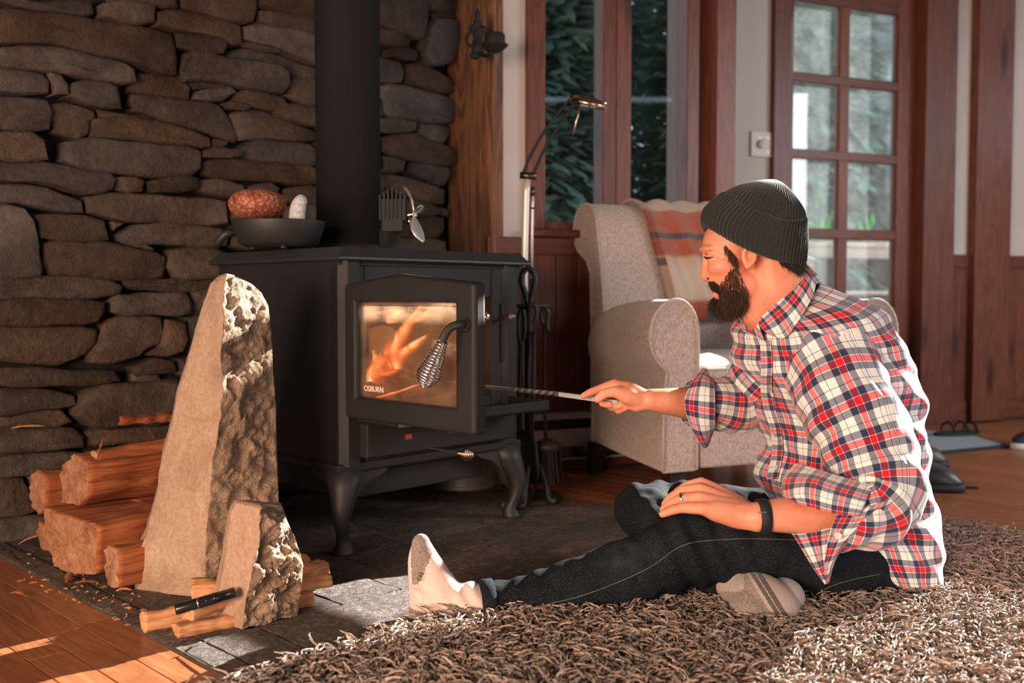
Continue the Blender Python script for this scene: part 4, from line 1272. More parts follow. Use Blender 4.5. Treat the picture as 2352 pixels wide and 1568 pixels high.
# ------------------------------------------------------------------ the two standing sandstone slabs
def slab_stone(name, label, left, ridge, right, yb, Yl, Ym, Yr, depth, seed, rough=.012, notch=None, mats=None):
    """left/ridge/right: lists of photo points (px,py) from top to bottom; Y of each edge line as function of the height"""
    NZ, NU = 150, 44
    z0 = None
    def edge(lst, Y):
        # sample the edge in pixel space by row
        ys = [p[1] for p in lst]; xs = [p[0] for p in lst]
        return lambda y: np.interp(y, ys, xs)
    el, em, er = edge(left, Yl), edge(ridge, Ym), edge(right, Yr)
    yt = min(left[0][1], ridge[0][1], right[0][1])
    rows = []
    rngx = []
    for i in range(NZ + 1):
        t = i / NZ
        yl = left[0][1] + (left[-1][1] - left[0][1]) * t; ym = ridge[0][1] + (ridge[-1][1] - ridge[0][1]) * t; yr = right[0][1] + (right[-1][1] - right[0][1]) * t
        Lp = at(el(yl), yl, Yl); Mp = at(em(ym), ym, Ym); Rp = at(er(yr), yr, Yr)
        z = Mp.z
        bk = Vector((-.32, .95, 0)) * depth * (.35 + .65 * min(1, t * 3))
        B1 = Rp + bk * .8; B0 = Lp + bk
        row = []
        def seg(a, b, n, amp, s0, face):
            d = (b - a); nr = Vector((d.y, -d.x, 0))
            nr = nr.normalized() if nr.length > 1e-6 else Vector((0, -1, 0))
            for k in range(n):
                u = k / n; p = a + d * u
                env = min(1, 6 * u, 6 * (1 - u)) * .75 + .25
                p = p + nr * (env * fbm(p, s0, 5, seed) * amp)
                row.append(p); rngx.append(face)
        seg(Lp, Mp, NU, .0045, 10, 0); seg(Mp, Rp, NU, rough, 30, 1); seg(Rp, B1, 8, .006, 12, 1); seg(B1, B0, 12, .008, 9, 0); seg(B0, Lp, 8, .006, 9, 0)
        rows.append(row)
    n = len(rows[0])
    V, F = grid(rows, True, False, True)
    fm = [rngx[k] for i in range(NZ) for k in range(n)] + [0]
    # crown
    c = sum((Vector(v) for v in rows[0]), Vector()) / n + Vector((0, 0, .004))
    V.append(c)
    for k in range(n): F.append((len(V) - 1, (k + 1) % n, k)); fm.append(0)
    zmin = min(v[2] for v in V)
    V = [Vector((v[0], v[1], max(v[2], .0045))) for v in V]
    o = mk(name, V, [tuple(reversed(f)) for f in F], None, None, True, mats=[M_TALL, M_ROUGH], fm=fm)
    return o
ts = slab_stone('standing_stone', '',
    [(505, 632), (484, 650), (468, 695), (452, 750), (438, 805), (423, 855), (409, 905), (397, 960), (384, 1012), (366, 1080), (361, 1130), (344, 1190), (337, 1228), (317, 1270), (311, 1305), (309, 1367)],
    [(522, 631), (517, 660), (513, 710), (508, 790), (507, 850), (511, 900), (507, 960), (498, 1015), (488, 1060), (484, 1100), (480, 1160), (472, 1240), (471, 1330), (474, 1386)],
    [(540, 634), (575, 650), (600, 672), (616, 705), (623, 760), (627, 830), (632, 900), (634, 1000), (638, 1080), (640, 1130), (644, 1250), (648, 1343)], 1380, 2.07, 2.005, 2.13, .13, 3.0, .016)
tag(ts, 'tall tapering sandstone slab standing upright in front of the firewood', 'stone')
ss = slab_stone('small_standing_stone', '',
    [(541, 1155), (532, 1175), (524, 1250), (512, 1310), (500, 1370), (491, 1410), (494, 1440), (517, 1455), (535, 1466)],
    [(600, 1168), (597, 1195), (596, 1250), (580, 1300), (570, 1350), (563, 1400), (556, 1440), (552, 1470)],
    [(645, 1160), (655, 1185), (675, 1230), (690, 1270), (696, 1300), (692, 1350), (687, 1390), (683, 1420)], 1470, 1.865, 1.815, 1.90, .10, 8.0, .022)
tag(ss, 'short broken sandstone block leaning before the tall slab', 'stone')

# ------------------------------------------------------------------ firewood
def split_log(pa, pb, prof, seed, name='split_log', mat=None, endmat=None):
    """log from end pa to end pb; prof = cross-section polygon (y,z metres) around the axis"""
    pa = Vector(pa); pb = Vector(pb); ax = (pb - pa); L = ax.length; ax.normalize()
    side = Vector((-ax.y, ax.x, 0)).normalized(); up = ax.cross(side) * -1
    if up.z < 0: up = -up
    dense = []
    P = [np.array(p) for p in prof]
    for i in range(len(P)):
        a, b = P[i], P[(i + 1) % len(P)]; n = max(2, int(np.linalg.norm(b - a) / .009))
        for k in range(n): dense.append(a + (b - a) * k / n)
    m = len(dense); rings = []; NS = 26
    for i in range(NS + 1):
        t = i / NS; rg = []
        for q in dense:
            g = mnoise.noise(Vector((q[0] * 90, q[1] * 90, seed + t * 1.2))) * .0028 + mnoise.noise(Vector((q[0] * 14, q[1] * 14, seed + t * 5))) * .007
            f = 1 + g / max(.02, np.linalg.norm(q))
            e = 0
            if i == 0: e = mnoise.noise(Vector((q[0] * 60, q[1] * 60, seed))) * .008
            rg.append(pa + ax * (L * t + e) + side * (q[0] * f) + up * (q[1] * f))
        rings.append(rg)
    V, F = grid(rings, True, False, False); fm = [0] * len(F)
    base = len(V)
    # end grain faces, fanned through inner rings
    for rg, flip, off in ((rings[0], True, 0), (rings[-1], False, NS * m)):
        c = sum((Vector(v) for v in rg), Vector()) / m
        ins = [c + (Vector(v) - c) * .55 + ax * (rng.uniform(-.0015, .0015)) for v in rg]
        b0 = len(V); V += ins; V.append(c)
        for k in range(m):
            k2 = (k + 1) % m; f1 = (off + k, off + k2, b0 + k2, b0 + k); f2 = (b0 + k, b0 + k2, b0 + m)
            if flip: f1 = f1[::-1]; f2 = f2[::-1]
            F.append(f1); F.append(f2); fm += [1, 1]
    return V, F, fm, ax
def log_obj(label, pa, pb, prof, seed, name='split_log', group='split firewood stacked by the stone wall', mats=None, cat='firewood'):
    V, F, fm, ax = split_log(pa, pb, prof, seed)
    o = mk(name, V, F, None, None, False, mats=mats or [M_LOG, M_LOGEND], fm=fm)
    o.data.polygons.foreach_set('use_smooth', [x == 0 for x in fm])
    ang = math.atan2(ax.y, ax.x); o.data.transform(Matrix.Rotation(-ang, 4, 'Z')); o.rotation_euler.z = ang
    tag(o, label, cat, group)
    return o
def G2(px, py, Y): return at(px, py, Y)
LX = Vector((.62, .78, 0))  # logs run away to the right
def lg(label, px, py, Y, L, prof, seed, d=None, dz=0.0, **kw):
    p = at(px, py, Y); dd = (d or LX).normalized(); return log_obj(label, p, p + dd * L + Vector((0, 0, dz)), prof, seed, **kw)
# lower big block: end face spans px 120..275 at y 1150..1345
lg('wide squared block of split firewood on the hearth, bottom of the stack', 160, 1252, 2.20, .38, [(-.115, -.045), (-.125, .058), (-.05, .066), (.06, .062), (.110, .068), (.118, .01), (.085, -.058), (.0, -.068)], 3, Vector((.64, .77, 0)))
lg('orange split log lying at the front foot of the firewood stack', 252, 1297, 2.045, .30, [(-.030, -.040), (-.034, .030), (.0, .042), (.026, .030), (.030, -.02), (.012, -.046)], 9, Vector((.66, .75, 0)))
lg('large orange split log with a wide flat face, top of the stack', 172, 1108, 2.30, .40, [(-.078, .050), (-.060, -.02), (-.02, -.052), (.066, -.056), (.072, .03), (.0, .068)], 15, Vector((.66, .75, 0)))
lg('dark red split log poking out at the left behind the top log', 85, 1132, 2.40, .36, [(-.050, .03), (-.035, -.032), (-.005, -.055), (.04, -.03), (.045, .035), (.0, .055)], 21, Vector((.66, .75, 0)))
lg('thin split stick lying along the top edge of the firewood stack', 215, 1050, 2.30, .34, [(-.018, -.01), (.0, -.018), (.02, -.008), (.016, .014), (-.01, .016)], 27, Vector((.68, .73, 0)), .02)
lg('short rough log end peeking out low on the left of the stack', 98, 1232, 2.40, .3, [(-.034, .026), (-.036, -.03), (.01, -.037), (.035, .0), (.02, .034)], 33, Vector((.66, .75, 0)))
lg('back log of the stack just showing behind the tall stone', 300, 1195, 2.40, .34, [(-.06, .05), (-.055, -.05), (.02, -.06), (.06, -.01), (.03, .055)], 39, Vector((.64, .77, 0)), )
# kindling behind the short stone
def kd(label, pa, pb, w_, h_, seed):
    return log_obj(label, pa, pb, [(-w_, -h_), (-w_ * .9, h_ * .8), (w_ * .2, h_), (w_, h_ * .4), (w_ * .85, -h_)], seed, 'kindling_stick', 'kindling behind the short stone', [M_KINDLE, M_KINDLE], 'kindling')
def gz(px, py, z): return gp(px, py, z)
kd('longest kindling stick, poking out left of the short stone', gz(327, 1426, .022), gz(560, 1385, .022), .012, .018, 1)
kd('flat kindling stick lying on the hearth under the longest one', gz(402, 1446, .014), gz(575, 1412, .014), .020, .010, 5)
kd('kindling stick leaning over the longest one, near the lighter', gz(430, 1408, .045), gz(600, 1350, .045), .012, .012, 9)
kd('thick pale kindling wedge beside the black lighter', gz(442, 1360, .035), gz(640, 1345, .035), .030, .026, 13)
kd('broad kindling offcut sticking out right of the short stone', gz(620, 1345, .035), gz(735, 1305, .04), .030, .022, 17)
kd('long pointed kindling splinter lying right of the short stone', gz(600, 1372, .030), gz(756, 1328, .040), .014, .012, 21)
kd('stubby kindling end low on the right of the short stone', gz(600, 1392, .016), gz(716, 1372, .016), .016, .014, 25)
V, F = lathe(gz(694, 1300, .03), [(0, 0), (.028, 0), (.028, .012), (0, .012)], 24, Vector((-.5, -.8, .2))); o = mk('wood_disc', V, F, M_KINDLE); tag(o, 'small round wooden slice behind the kindling on the right', 'wood')
lt = thing('lighter', 'black barbecue lighter lying across the kindling', 'lighter', gz(402, 1400, .04))
a_, b_ = gz(402, 1400, .055), gz(540, 1360, .075)
V, F = tube([a_, a_ + (b_ - a_) * .03, a_ + (b_ - a_) * .5, b_], [.0085, .0100, .0100, .0100], 16); mk('handle', V, F, M_GBLACK, lt, True)
for k in range(3):
    c = a_ + (b_ - a_) * (.36 + .14 * k); V, F = tube([c, c + (b_ - a_) * .02], .0106, 16); mk('ring_band', V, F, M_CHROME if k == 0 else M_GBLACK, lt, True)
# bark and chips scattered on the hearth and floor
def chip(label, p, d, L, w_, seed, name='wood_chip', group='wood chips scattered round the firewood', mat=None, h=.006):
    d = Vector(d).normalized(); s_ = Vector((-d.y, d.x, 0))
    pts = [p - d * L / 2 + Vector((0, 0, h * .3)), p - d * L * .2 + s_ * w_ * .3 + Vector((0, 0, h)), p + d * L * .2 + Vector((0, 0, h * .8)), p + d * L / 2 - s_ * w_ * .4 + Vector((0, 0, h * .3))]
    V, F = tube(pts, [w_ * .25, w_ * .6, w_ * .55, w_ * .15], 6, True, .5, (0, 0, 1))
    o = mk(name, V, F, mat or M_KINDLE, None, False); tag(o, label, 'wood chip', group); return o
chip('orange wood splinter lying alone on the plank floor', gp(45, 1367, .003), (.9, -.4, 0), .055, .007, 1, mat=M_LOG)
chip('curled bark chip on the hearth in front of the lowest log', gp(155, 1332, .008), (.5, -.8, 0), .045, .014, 2, mat=M_LOG)
chip('chip standing at the base of the tall stone', gp(285, 1357, .008), (.9, .3, 0), .03, .008, 3)
chip('long chip lying in front of the end of the lowest log', gp(200, 1340, .008), (.9, .2, 0), .05, .008, 4, mat=M_LOG)
chip('thin twig leaning out at the far left end of the firewood', gp(70, 1240, .015), (.8, .6, .3), .06, .005, 5)
mbc = MB()
for k in range(60):
    px = rng.uniform(40, 340); py = 1262 + (px - 40) * .42 + rng.uniform(-10, 70); p = gp(px, min(py, 1450), .0055)
    d = Vector((rng.uniform(-1, 1), rng.uniform(-1, 1), 0)).normalized() * rng.uniform(.002, .009)
    mbc.add(*tube([p - d, p + Vector((0, 0, .0015)), p + d], [.0008, .002, .0008], 5))
o = mbc.build('wood_crumbs', M_KINDLE); tag(o, 'tiny wood crumbs scattered on the hearth in front of the firewood', 'wood crumbs', None, 'stuff')
o = chip('wood chip stuck in the joint of the stone wall at left', WL.P(*WL.hit(57, 981), .02), WL.d, .085, .010, 7, group='wood pieces on the stone wall'); 
V, F, fm, ax = split_log(WL.P(*WL.hit(258, 962), .045), WL.P(*WL.hit(372, 953), .04), [(-.018, -.012), (-.022, .006), (.0, .012), (.02, .004), (.018, -.012)], 44)
o = mk('wood_offcut', V, F, None, None, False, mats=[M_LOG, M_LOG], fm=fm); tag(o, 'flat reddish wood offcut resting on a ledge of the stone wall', 'wood', 'wood pieces on the stone wall')
o = chip('upright curled splinter on top of the firewood stack', at(232, 1030, 2.24), (.3, .1, 1), .05, .008, 8, mat=M_LOG, group=None)
o = chip('wood offcut lying on the hearth behind the tall stone', gp(670, 1122, .012), (.9, .3, 0), .12, .03, 9, mat=M_KINDLE, group=None, h=.02)
# twig stalk on the near tiles
V, F = tube([gp(425, 1496, .006), gp(470, 1520, .008), gp(530, 1557, .008)], [.0010, .0015, .0012], 6); o = mk('twig', V, F, M_BARK); tag(o, 'thin bent brown twig lying on the near hearth tiles', 'twig')
V, F = tube([gp(425, 1496, .006), gp(440, 1486, .012), gp(457, 1480, .012)], [.002, .002, .001], 6); o2 = mk('twig_tip', V, F, M_BARK, o)
# ------------------------------------------------------------------ armchair (own axes: u along its front, v towards its back)
AC = gp(1520, 1083, .118); AC.z = 0
cu = Vector((math.cos(R(22)), math.sin(R(22)), 0)); cv = Vector((-cu.y, cu.x, 0))
def cp_(u, v, z): return AC + cu * u + cv * v + Vector((0, 0, z))
chair = thing('armchair', 'grey tweed armchair with rolled arms, a striped throw over its back', 'chair', cp_(.40, .35, 0))
CW, CD, CB = .80, .70, .118
def taper(v): return .095 * max(0, min(1, v / CD))      # plan narrows to the back
def rr_ring(pts): return [cp_(*p) for p in pts]
# arm: front panel outline (u,z), rolled outwards at the top
def arm_profile(sgn):
    """outline in (u,z) for the left arm (sgn=1) seen from the front; u grows to the seat"""
    P = [(.0, CB), (.10, CB), (.113, CB + .002), (.115, .42), (.115, .50)]
    c = (.042, .508); r0 = .073
    arc = []
    for t in np.linspace(0, 235, 20):
        a = R(t); rr = (r0 if t < 90 else .088, .103)
        arc.append((c[0] + rr[0] * math.cos(a), c[1] + rr[1] * math.sin(a)))
    P += arc
    P += [(.012, .405), (.004, .36), (.0, .25)]
    return P
def arm(sgn, name):
    prof = arm_profile(1)
    rings = []
    for v, s, dz in ((-.004, .90, 0), (-.012, .965, 0), (-.006, 1.0, 0), (.03, 1.0, 0), (.15, 1.0, .0), (.30, .98, -.004), (.45, .93, -.010), (.55, .86, -.02), (.60, .78, -.03)):
        rg = []
        cx = .068; cz = .42
        for (u, z) in prof:
            uu = cx + (u - cx) * s; zz = z if z < .3 else .3 + (z - .3) * (s * .5 + .5)
            uu += taper(v)
            if sgn < 0: uu = CW - uu
            rg.append(cp_(uu, v, zz + dz * (1 if z > .3 else 0)))
        rings.append(rg)
    V, F = grid(rings, True, True, True)
    if sgn > 0: F = [tuple(reversed(f)) for f in F]
    o = mk(name, V, F, M_TWEED, chair, True)
    o.data.set_sharp_from_angle(angle=R(50))
    # welt piping round the front panel
    inner = []
    for (u, z) in prof + [prof[0]]:
        uu = u
        if sgn < 0: uu = CW - uu
        inner.append(cp_(uu, -.007, z))
    mk('piping', *tube(inner, .0045, 6), M_WELT, o, True)
    return o
arm(1, 'arm'); arm(-1, 'arm')
# a side seam line and body
V, F = grid([[cp_(.125 + taper(v), v, CB + .0), cp_(CW - .125 - taper(v), v, CB), cp_(CW - .125 - taper(v), v, .335), cp_(.125 + taper(v), v, .335)] for v in (-.002, .15, .4, .64)], True, True, True)
o = mk('seat_frame', V, F, M_TWEED, chair); bevel(o, .01, 3)
def cushion(u0, u1, v0, v1, z0, z1, puff, name, mat):
    n = 22; m = 22; V = []; F = []
    for side, zz in ((0, z0), (1, z1)):
        for j in range(m + 1):
            for i in range(n + 1):
                x = i / n * 2 - 1; y = j / m * 2 - 1
                e = (1 - abs(x) ** 5) * (1 - abs(y) ** 5)
                zc = (z0 + z1) / 2; h = (z1 - z0) / 2
                k = .62 + .38 * e ** .35
                z = zc + (h * k + puff * (1 - x * x) * (1 - y * y)) * (1 if side else -1)
                if side == 0: z = z0 if e > .0 else zc - h * .62
                V.append(cp_(u0 + (u1 - u0) * (i / n), v0 + (v1 - v0) * (j / m), z))
    st = (n + 1) * (m + 1)
    for j in range(m):
        for i in range(n):
            a = j * (n + 1) + i; F.append((a, a + n + 1, a + n + 2, a + 1)); F.append((st + a, st + a + 1, st + a + n + 2, st + a + n + 1))
    per = [i for i in range(n + 1)] + [(j) * (n + 1) + n for j in range(1, m + 1)] + [m * (n + 1) + i for i in range(n - 1, -1, -1)] + [j * (n + 1) for j in range(m - 1, 0, -1)]
    k = len(per)
    for q in range(k): a = per[q]; b = per[(q + 1) % k]; F.append((a, b, st + b, st + a))
    o = mk(name, V, F, mat, chair, True)
    pp = [Vector(V[st + i]) + Vector((0, 0, .0)) for i in per]; mk('piping', *tube(pp + [pp[0]], .0045, 6), M_WELT, o, True)
    return o
cushion(.122, CW - .122, -.012, .55, .337, .425, .022, 'seat_cushion', M_TWEED)
# back with the scrolled top
def backprof():
    # (v,z) outline of the side panel, front face first, up, over the roll, down behind
    P = [(.50, .33), (.515, .50), (.535, .65), (.560, .78), (.574, .85)]
    c = (.668, .852); r = .090
    for t in np.linspace(170, -60, 18):
        a = R(t); P.append((c[0] + r * 1.0 * math.cos(a), c[1] + r * math.sin(a)))
    P += [(.655, .745), (.625, .70), (.615, .5), (.612, .30), (.612, CB)]
    P += [(.50, CB)]
    return P
BP = backprof()
def backring(u, s): 
    cv0, cz0 = .60, .80
    return [cp_(u, cv0 + (v - cv0) * s, cz0 + (z - cz0) * (s if z > .8 else 1)) for v, z in BP]
us = [.088, .080, .083, .10, .2, .4, .6, CW - .10, CW - .083, CW - .080, CW - .088]
ssz = [.80, .93, .985, 1, 1.0, 1.0, 1.0, 1, .985, .93, .80]
V, F = grid([backring(u, s_) for u, s_ in zip(us, ssz)], True, True, True)
o = mk('backrest', V, F, M_TWEED, chair, True); o.data.set_sharp_from_angle(angle=R(50))
mk('piping', *tube([cp_(.082, v, z) for v, z in BP[:-2]], .0045, 6), M_WELT, o, True)
# legs
for u, v, du, dv in ((.07, .05, 0, -.01), (CW - .07, .05, 0, -.01), (.10, .60, 0, .03), (CW - .10, .60, 0, .03)):
    rings = [[cp_(u + du * t + a * h, v + dv * t + b * h, CB * (1 - t) + .004 * 0) for a, b in ((-1, -1), (1, -1), (1, 1), (-1, 1))] for t, h in ((0, .028), (1, .019))]
    V, F = grid(rings, True, True, True); o = mk('leg', V, [tuple(reversed(f)) for f in F], M_DARKWOOD, chair); bevel(o, .003)
# striped throw hanging over the back
nU, nV = 44, 80
def front_curve():
    pts = [(.69, .76), (.74, .80), (.755, .84)]
    c = (.668, .852); r = .100
    for t in np.linspace(0, 178, 14): a = R(t); pts.append((c[0] + r * math.cos(a), c[1] + r * math.sin(a)))
    pts += [(.550, .78), (.524, .68), (.503, .58), (.497, .545)]
    return pts
fcv = spline(front_curve(), nV + 1)
V = []; UV = []; F = []
acc = [0]
for i in range(1, len(fcv)): acc.append(acc[-1] + float(np.linalg.norm(fcv[i] - fcv[i - 1])))
for j in range(nV + 1):
    t = acc[j] / acc[-1]
    for i in range(nU + 1):
        s_ = i / nU
        ub = .225 + (.10 * t ** 1.3)
        uu = ub + s_ * .36 + .008 * math.sin(t * 9 + s_ * 5) * t
        fold = .007 * math.sin(s_ * 21 + 1.5 * math.sin(t * 5)) * (.35 + t) + .005 * mnoise.noise(Vector((s_ * 6, t * 9, 2)))
        v, z = fcv[j]
        # outward direction
        a = fcv[min(j + 1, nV)] - fcv[max(j - 1, 0)]; nn = np.array([-a[1], a[0]]); nn = nn / np.linalg.norm(nn)
        if True: nn = -nn if (nn[1] < 0 and j < nV * .5) or (j >= nV * .5 and nn[0] > 0) else nn
        wv_ = max(0, fold + .008)
        sag = .012 * math.sin(s_ * math.pi) * (1 if t > .97 else 0)
        V.append(cp_(uu, v + nn[0] * wv_, z + nn[1] * wv_ - sag)); UV.append((s_, max(0, (t - .30) / .70)))
for j in range(nV):
    for i in range(nU): a = j * (nU + 1) + i; F.append((a, a + 1, a + nU + 2, a + nU + 1))
th_ = mk('throw_blanket', V, F, M_THROW, None, True, uv=UV)
m = th_.modifiers.new('s', 'SOLIDIFY'); m.thickness = .008; m.offset = 1
tag(th_, 'rust, cream and pink striped woollen throw hanging over the armchair back', 'blanket')

# ------------------------------------------------------------------ floor lamp
lY = 3.02
lb_ = at(1205, 700, lY); 
lamp = thing('floor_lamp', 'slender metal reading floor lamp with a curved double arm by the window', 'lamp', (lb_.x, lb_.y, 0))
Lp = lambda px, py, d=0.0: at(px, py, lY + d)
base = Vector((lb_.x, lb_.y, 0))
mk('base', *lathe(base, [(0, 0), (.115, 0), (.115, .012), (.02, .022), (0, .022)], 32), M_IRON, lamp, True)
mk('pole', *tube([base + Vector((0, 0, .02)), Lp(1205, 600), Lp(1209, 440), Lp(1211, 412)], .0105, 14), M_NICKEL, lamp, True)
mk('side_rod', *tube([Lp(1221, 640, .02), Lp(1222, 520, .02), Lp(1223, 470, .02), Lp(1224, 450, .02)], .0050, 10), M_NICKEL, lamp, True)
mk('rod_clip', *tube([Lp(1206, 478, .0), Lp(1228, 478, .02)], .0035, 8), M_DARKMETAL, lamp, True)
V, F = lathe(Lp(1224, 450, .02), [(0, 0), (.007, .0), (.007, .02), (0, .03)], 12); mk('rod_cap', V, F, M_DARKMETAL, lamp, True)
mk('pivot_bar', *tube([Lp(1194, 402), Lp(1232, 405)], .0105, 12), M_DARKMETAL, lamp, True)
for d, pts in ((0, [(1201, 400), (1215, 365), (1236, 325), (1262, 285), (1290, 250), (1312, 226)]), (.02, [(1224, 402), (1237, 372), (1258, 328), (1282, 293), (1308, 256), (1330, 236)])):
    mk('arm', *tube([Vector(p) for p in spline([tuple(Lp(x, y, d)) for x, y in pts], 20)], .0048, 10), M_BLACK, lamp, True)
hc = Lp(1352, 233, -.01); hax = Vector((.22, -.15, 1)).normalized()
hr = 42 / FPX * lY
V, F = lathe(hc, [(0, .012), (hr * .35, .013), (hr * .8, .006), (hr, -.004), (hr, -.014), (hr * .92, -.015), (hr * .6, -.004), (0, 0)], 32, hax); hd2 = mk('lamp_head', V, F, plain('warm_chrome', (.55, .36, .27), .22, 1.0), lamp, True)
V, F = lathe(hc - hax * .016, [(0, 0), (hr * .42, 0), (hr * .42, .006), (0, .006)], 24, hax); mk('glass_lens', V, F, M_WHITE, hd2, True)
mk('head_bracket', *tube([Lp(1310, 220), Lp(1340, 222), Lp(1365, 229)], .008, 10), M_DARKMETAL, lamp, True)
mk('pull_rod', *tube([Lp(1333, 238), Lp(1326, 270), Lp(1316, 308)], .0028, 8), M_BRASS, lamp, True)
mk('head_tip', *tube([Lp(1380, 236), Lp(1392, 238)], .006, 10), M_CHROME, lamp, True)
mk('stud', *tube([Lp(1354, 238, -.03), Lp(1354, 246, -.03)], .004, 8), M_BRASS, lamp, True)

# ------------------------------------------------------------------ fireplace tool set right of the stove
tY = 2.93
T = lambda px, py, d=0.0: at(px, py, tY + d)
tb = T(1213, 900); tbase = Vector((tb.x, tb.y, .005))
tool = thing('tool_stand', 'black wrought iron fire tool stand with a loop handle', 'stand', (tb.x, tb.y, .005))
lp_ = [(1211, 700), (1206, 672), (1198, 650), (1200, 628), (1213, 616), (1226, 628), (1229, 650), (1222, 675), (1216, 700)]
mk('loop_handle', *tube([Vector(p) for p in spline([tuple(T(x, y)) for x, y in lp_], 40)], .0085, 10), M_IRON, tool, True)
mk('post', *tube([T(1214, 695), T(1214, 900), T(1215, 1060)], .0125, 12), M_IRON, tool, True)
mk('hook_bar', *tube([T(1188, 703, -.02), T(1214, 702), T(1262, 702, .02)], .006, 8), M_IRON, tool, True)
mk('hook_bar', *tube([T(1214, 704, -.05), T(1214, 704, .06)], .006, 8), M_IRON, tool, True)
for k, pts in enumerate(([(1215, 1055), (1195, 1070), (1178, 1110), (1172, 1160), (1150, 1175)], [(1217, 1055), (1240, 1070), (1256, 1110), (1262, 1146), (1278, 1152)], [(1215, 1055), (1212, 1075), (1206, 1120), (1202, 1160), (1190, 1180)], [(1216, 1055), (1222, 1070), (1226, 1100), (1228, 1130), (1234, 1136)])):
    d = (-.05, .0, -.08, .10)[k]
    q = [T(x, y, d * i / 4) for i, (x, y) in enumerate(pts)]
    g = gp(*pts[-1], .012); q[-1] = Vector((q[-1].x, q[-1].y, .014)); q[-2].z = max(q[-2].z, .012)
    mk('leg', *tube([Vector(p) for p in spline([tuple(p) for p in q], 16)], [.0095] * 12 + [.010, .011, .012, .010], 10), M_IRON, tool, True)
def hang(label, nm, x0, pts, grip, d):
    t = thing(nm, label, 'fire tool', T(x0, 720, d), 'fire tools on the iron stand')
    mk('grip', *tube([Vector(p) for p in spline([tuple(T(x, y, d)) for x, y in grip], 20)], .0062, 8), M_IRON, t, True)
    mk('shaft', *tube([T(x, y, d) for x, y in pts], .0055, 8), M_IRON, t, True)
    return t
tg = hang('fire brush with a dark bristle head hanging right on the tool stand', 'fire_brush', 1250, [(1250, 745), (1251, 900), (1254, 1030)], [(1247, 745), (1243, 725), (1247, 710), (1254, 708), (1259, 722), (1257, 740), (1259, 762)], .03)
# brush head
bh = T(1258, 1032, .03)
V = []; F = []
mb = MB()
for k in range(110):
    th = rng.uniform(0, 6.28); rr = .040 * math.sqrt(rng.random()); p = bh + Vector((math.cos(th) * rr, math.sin(th) * rr, 0)); q = p + Vector((math.cos(th) * rr * .35, math.sin(th) * rr * .35, -.10 + rng.uniform(0, .01)))
    mb.add(*tube([p, q], .0030, 4))
o = mb.build('bristles', M_BLACK, tg); o['kind'] = 'stuff'
V, F = lathe(bh, [(0, .0), (.044, 0), (.040, .02), (.012, .032), (0, .034)], 18); mk('brush_cap', V, F, M_IRON, tg, True)
ts_ = hang('flat fire shovel hanging left on the tool stand behind the stove edge', 'fire_shovel', 1196, [(1196, 790), (1193, 900), (1192, 985)], [(1196, 795), (1191, 770), (1190, 740), (1195, 712), (1202, 712), (1205, 745), (1203, 775), (1199, 780)], -.02)
q0 = T(1192, 985, -.02); rings = []
for t, wd in ((0, .010), (.06, .042), (.3, .055), (.8, .060), (1, .055)):
    c = q0 + Vector((0, 0, -.16 * t)); rings.append([c + Vector((-wd, -.012, 0)), c + Vector((-wd * .8, .002, 0)), c + Vector((wd * .8, .002, 0)), c + Vector((wd, -.012, 0))])
V, F = grid(rings, False); o = mk('shovel_pan', V, F, M_IRON, ts_, True); m = o.modifiers.new('s', 'SOLIDIFY'); m.thickness = .002
tt = hang('iron fire tongs hanging in front of the tool stand post', 'fire_tongs', 1222, [(1226, 760), (1227, 880), (1222, 1000)], [(1216, 700), (1224, 698), (1232, 706), (1233, 722), (1228, 740)], -.06)
mk('tong_arm', *tube([T(1218, 760, -.06), T(1213, 880, -.06), T(1219, 1000, -.06)], .0055, 8), M_IRON, tt, True)
# small brass item low behind the stand
V, F = lathe(Vector((gp(1182, 1105, .06).x, gp(1182, 1105, .06).y, .0)) + Vector((0, .12, 0)), [(0, 0), (.045, 0), (.050, .06), (.046, .13), (.020, .16), (0, .165)], 20)
o = mk('brass_pot', V, F, plain('aged_brass', (.55, .36, .20), .35, 1.0), None, True); tag(o, 'small brass pot glinting between the stove leg and tool stand', 'pot')

# galvanised ash bucket beneath and behind the stove
bc = gp(1062, 1118, 0.0); bc.z = .005
br = 74 / FPX * bc.y
bk = thing('ash_bucket', 'dull galvanised ash bucket standing behind the stove leg', 'bucket', bc)
mk('body', *lathe(bc, [(0, 0), (br * .97, 0), (br, .006), (br * 1.0, .015), (br * 1.10, .20), (br * 1.13, .205), (br * 1.10, .21), (br * 1.07, .2), (br * .95, .012), (0, .012)], 40, cap=False), M_GALV, bk, True)
mk('base_ring', *lathe(bc, [(br * 1.0, 0), (br * 1.03, .0), (br * 1.03, .012), (br, .014)], 40, cap=False), M_GALV, bk, True)
mk('bail_handle', *tube([bc + Vector((br * 1.12 * math.cos(t), -.03 * math.sin(t), .20 + .0 - .05 * math.sin(t))) for t in np.linspace(0, math.pi, 16)], .003, 6), M_GALV, bk, True)

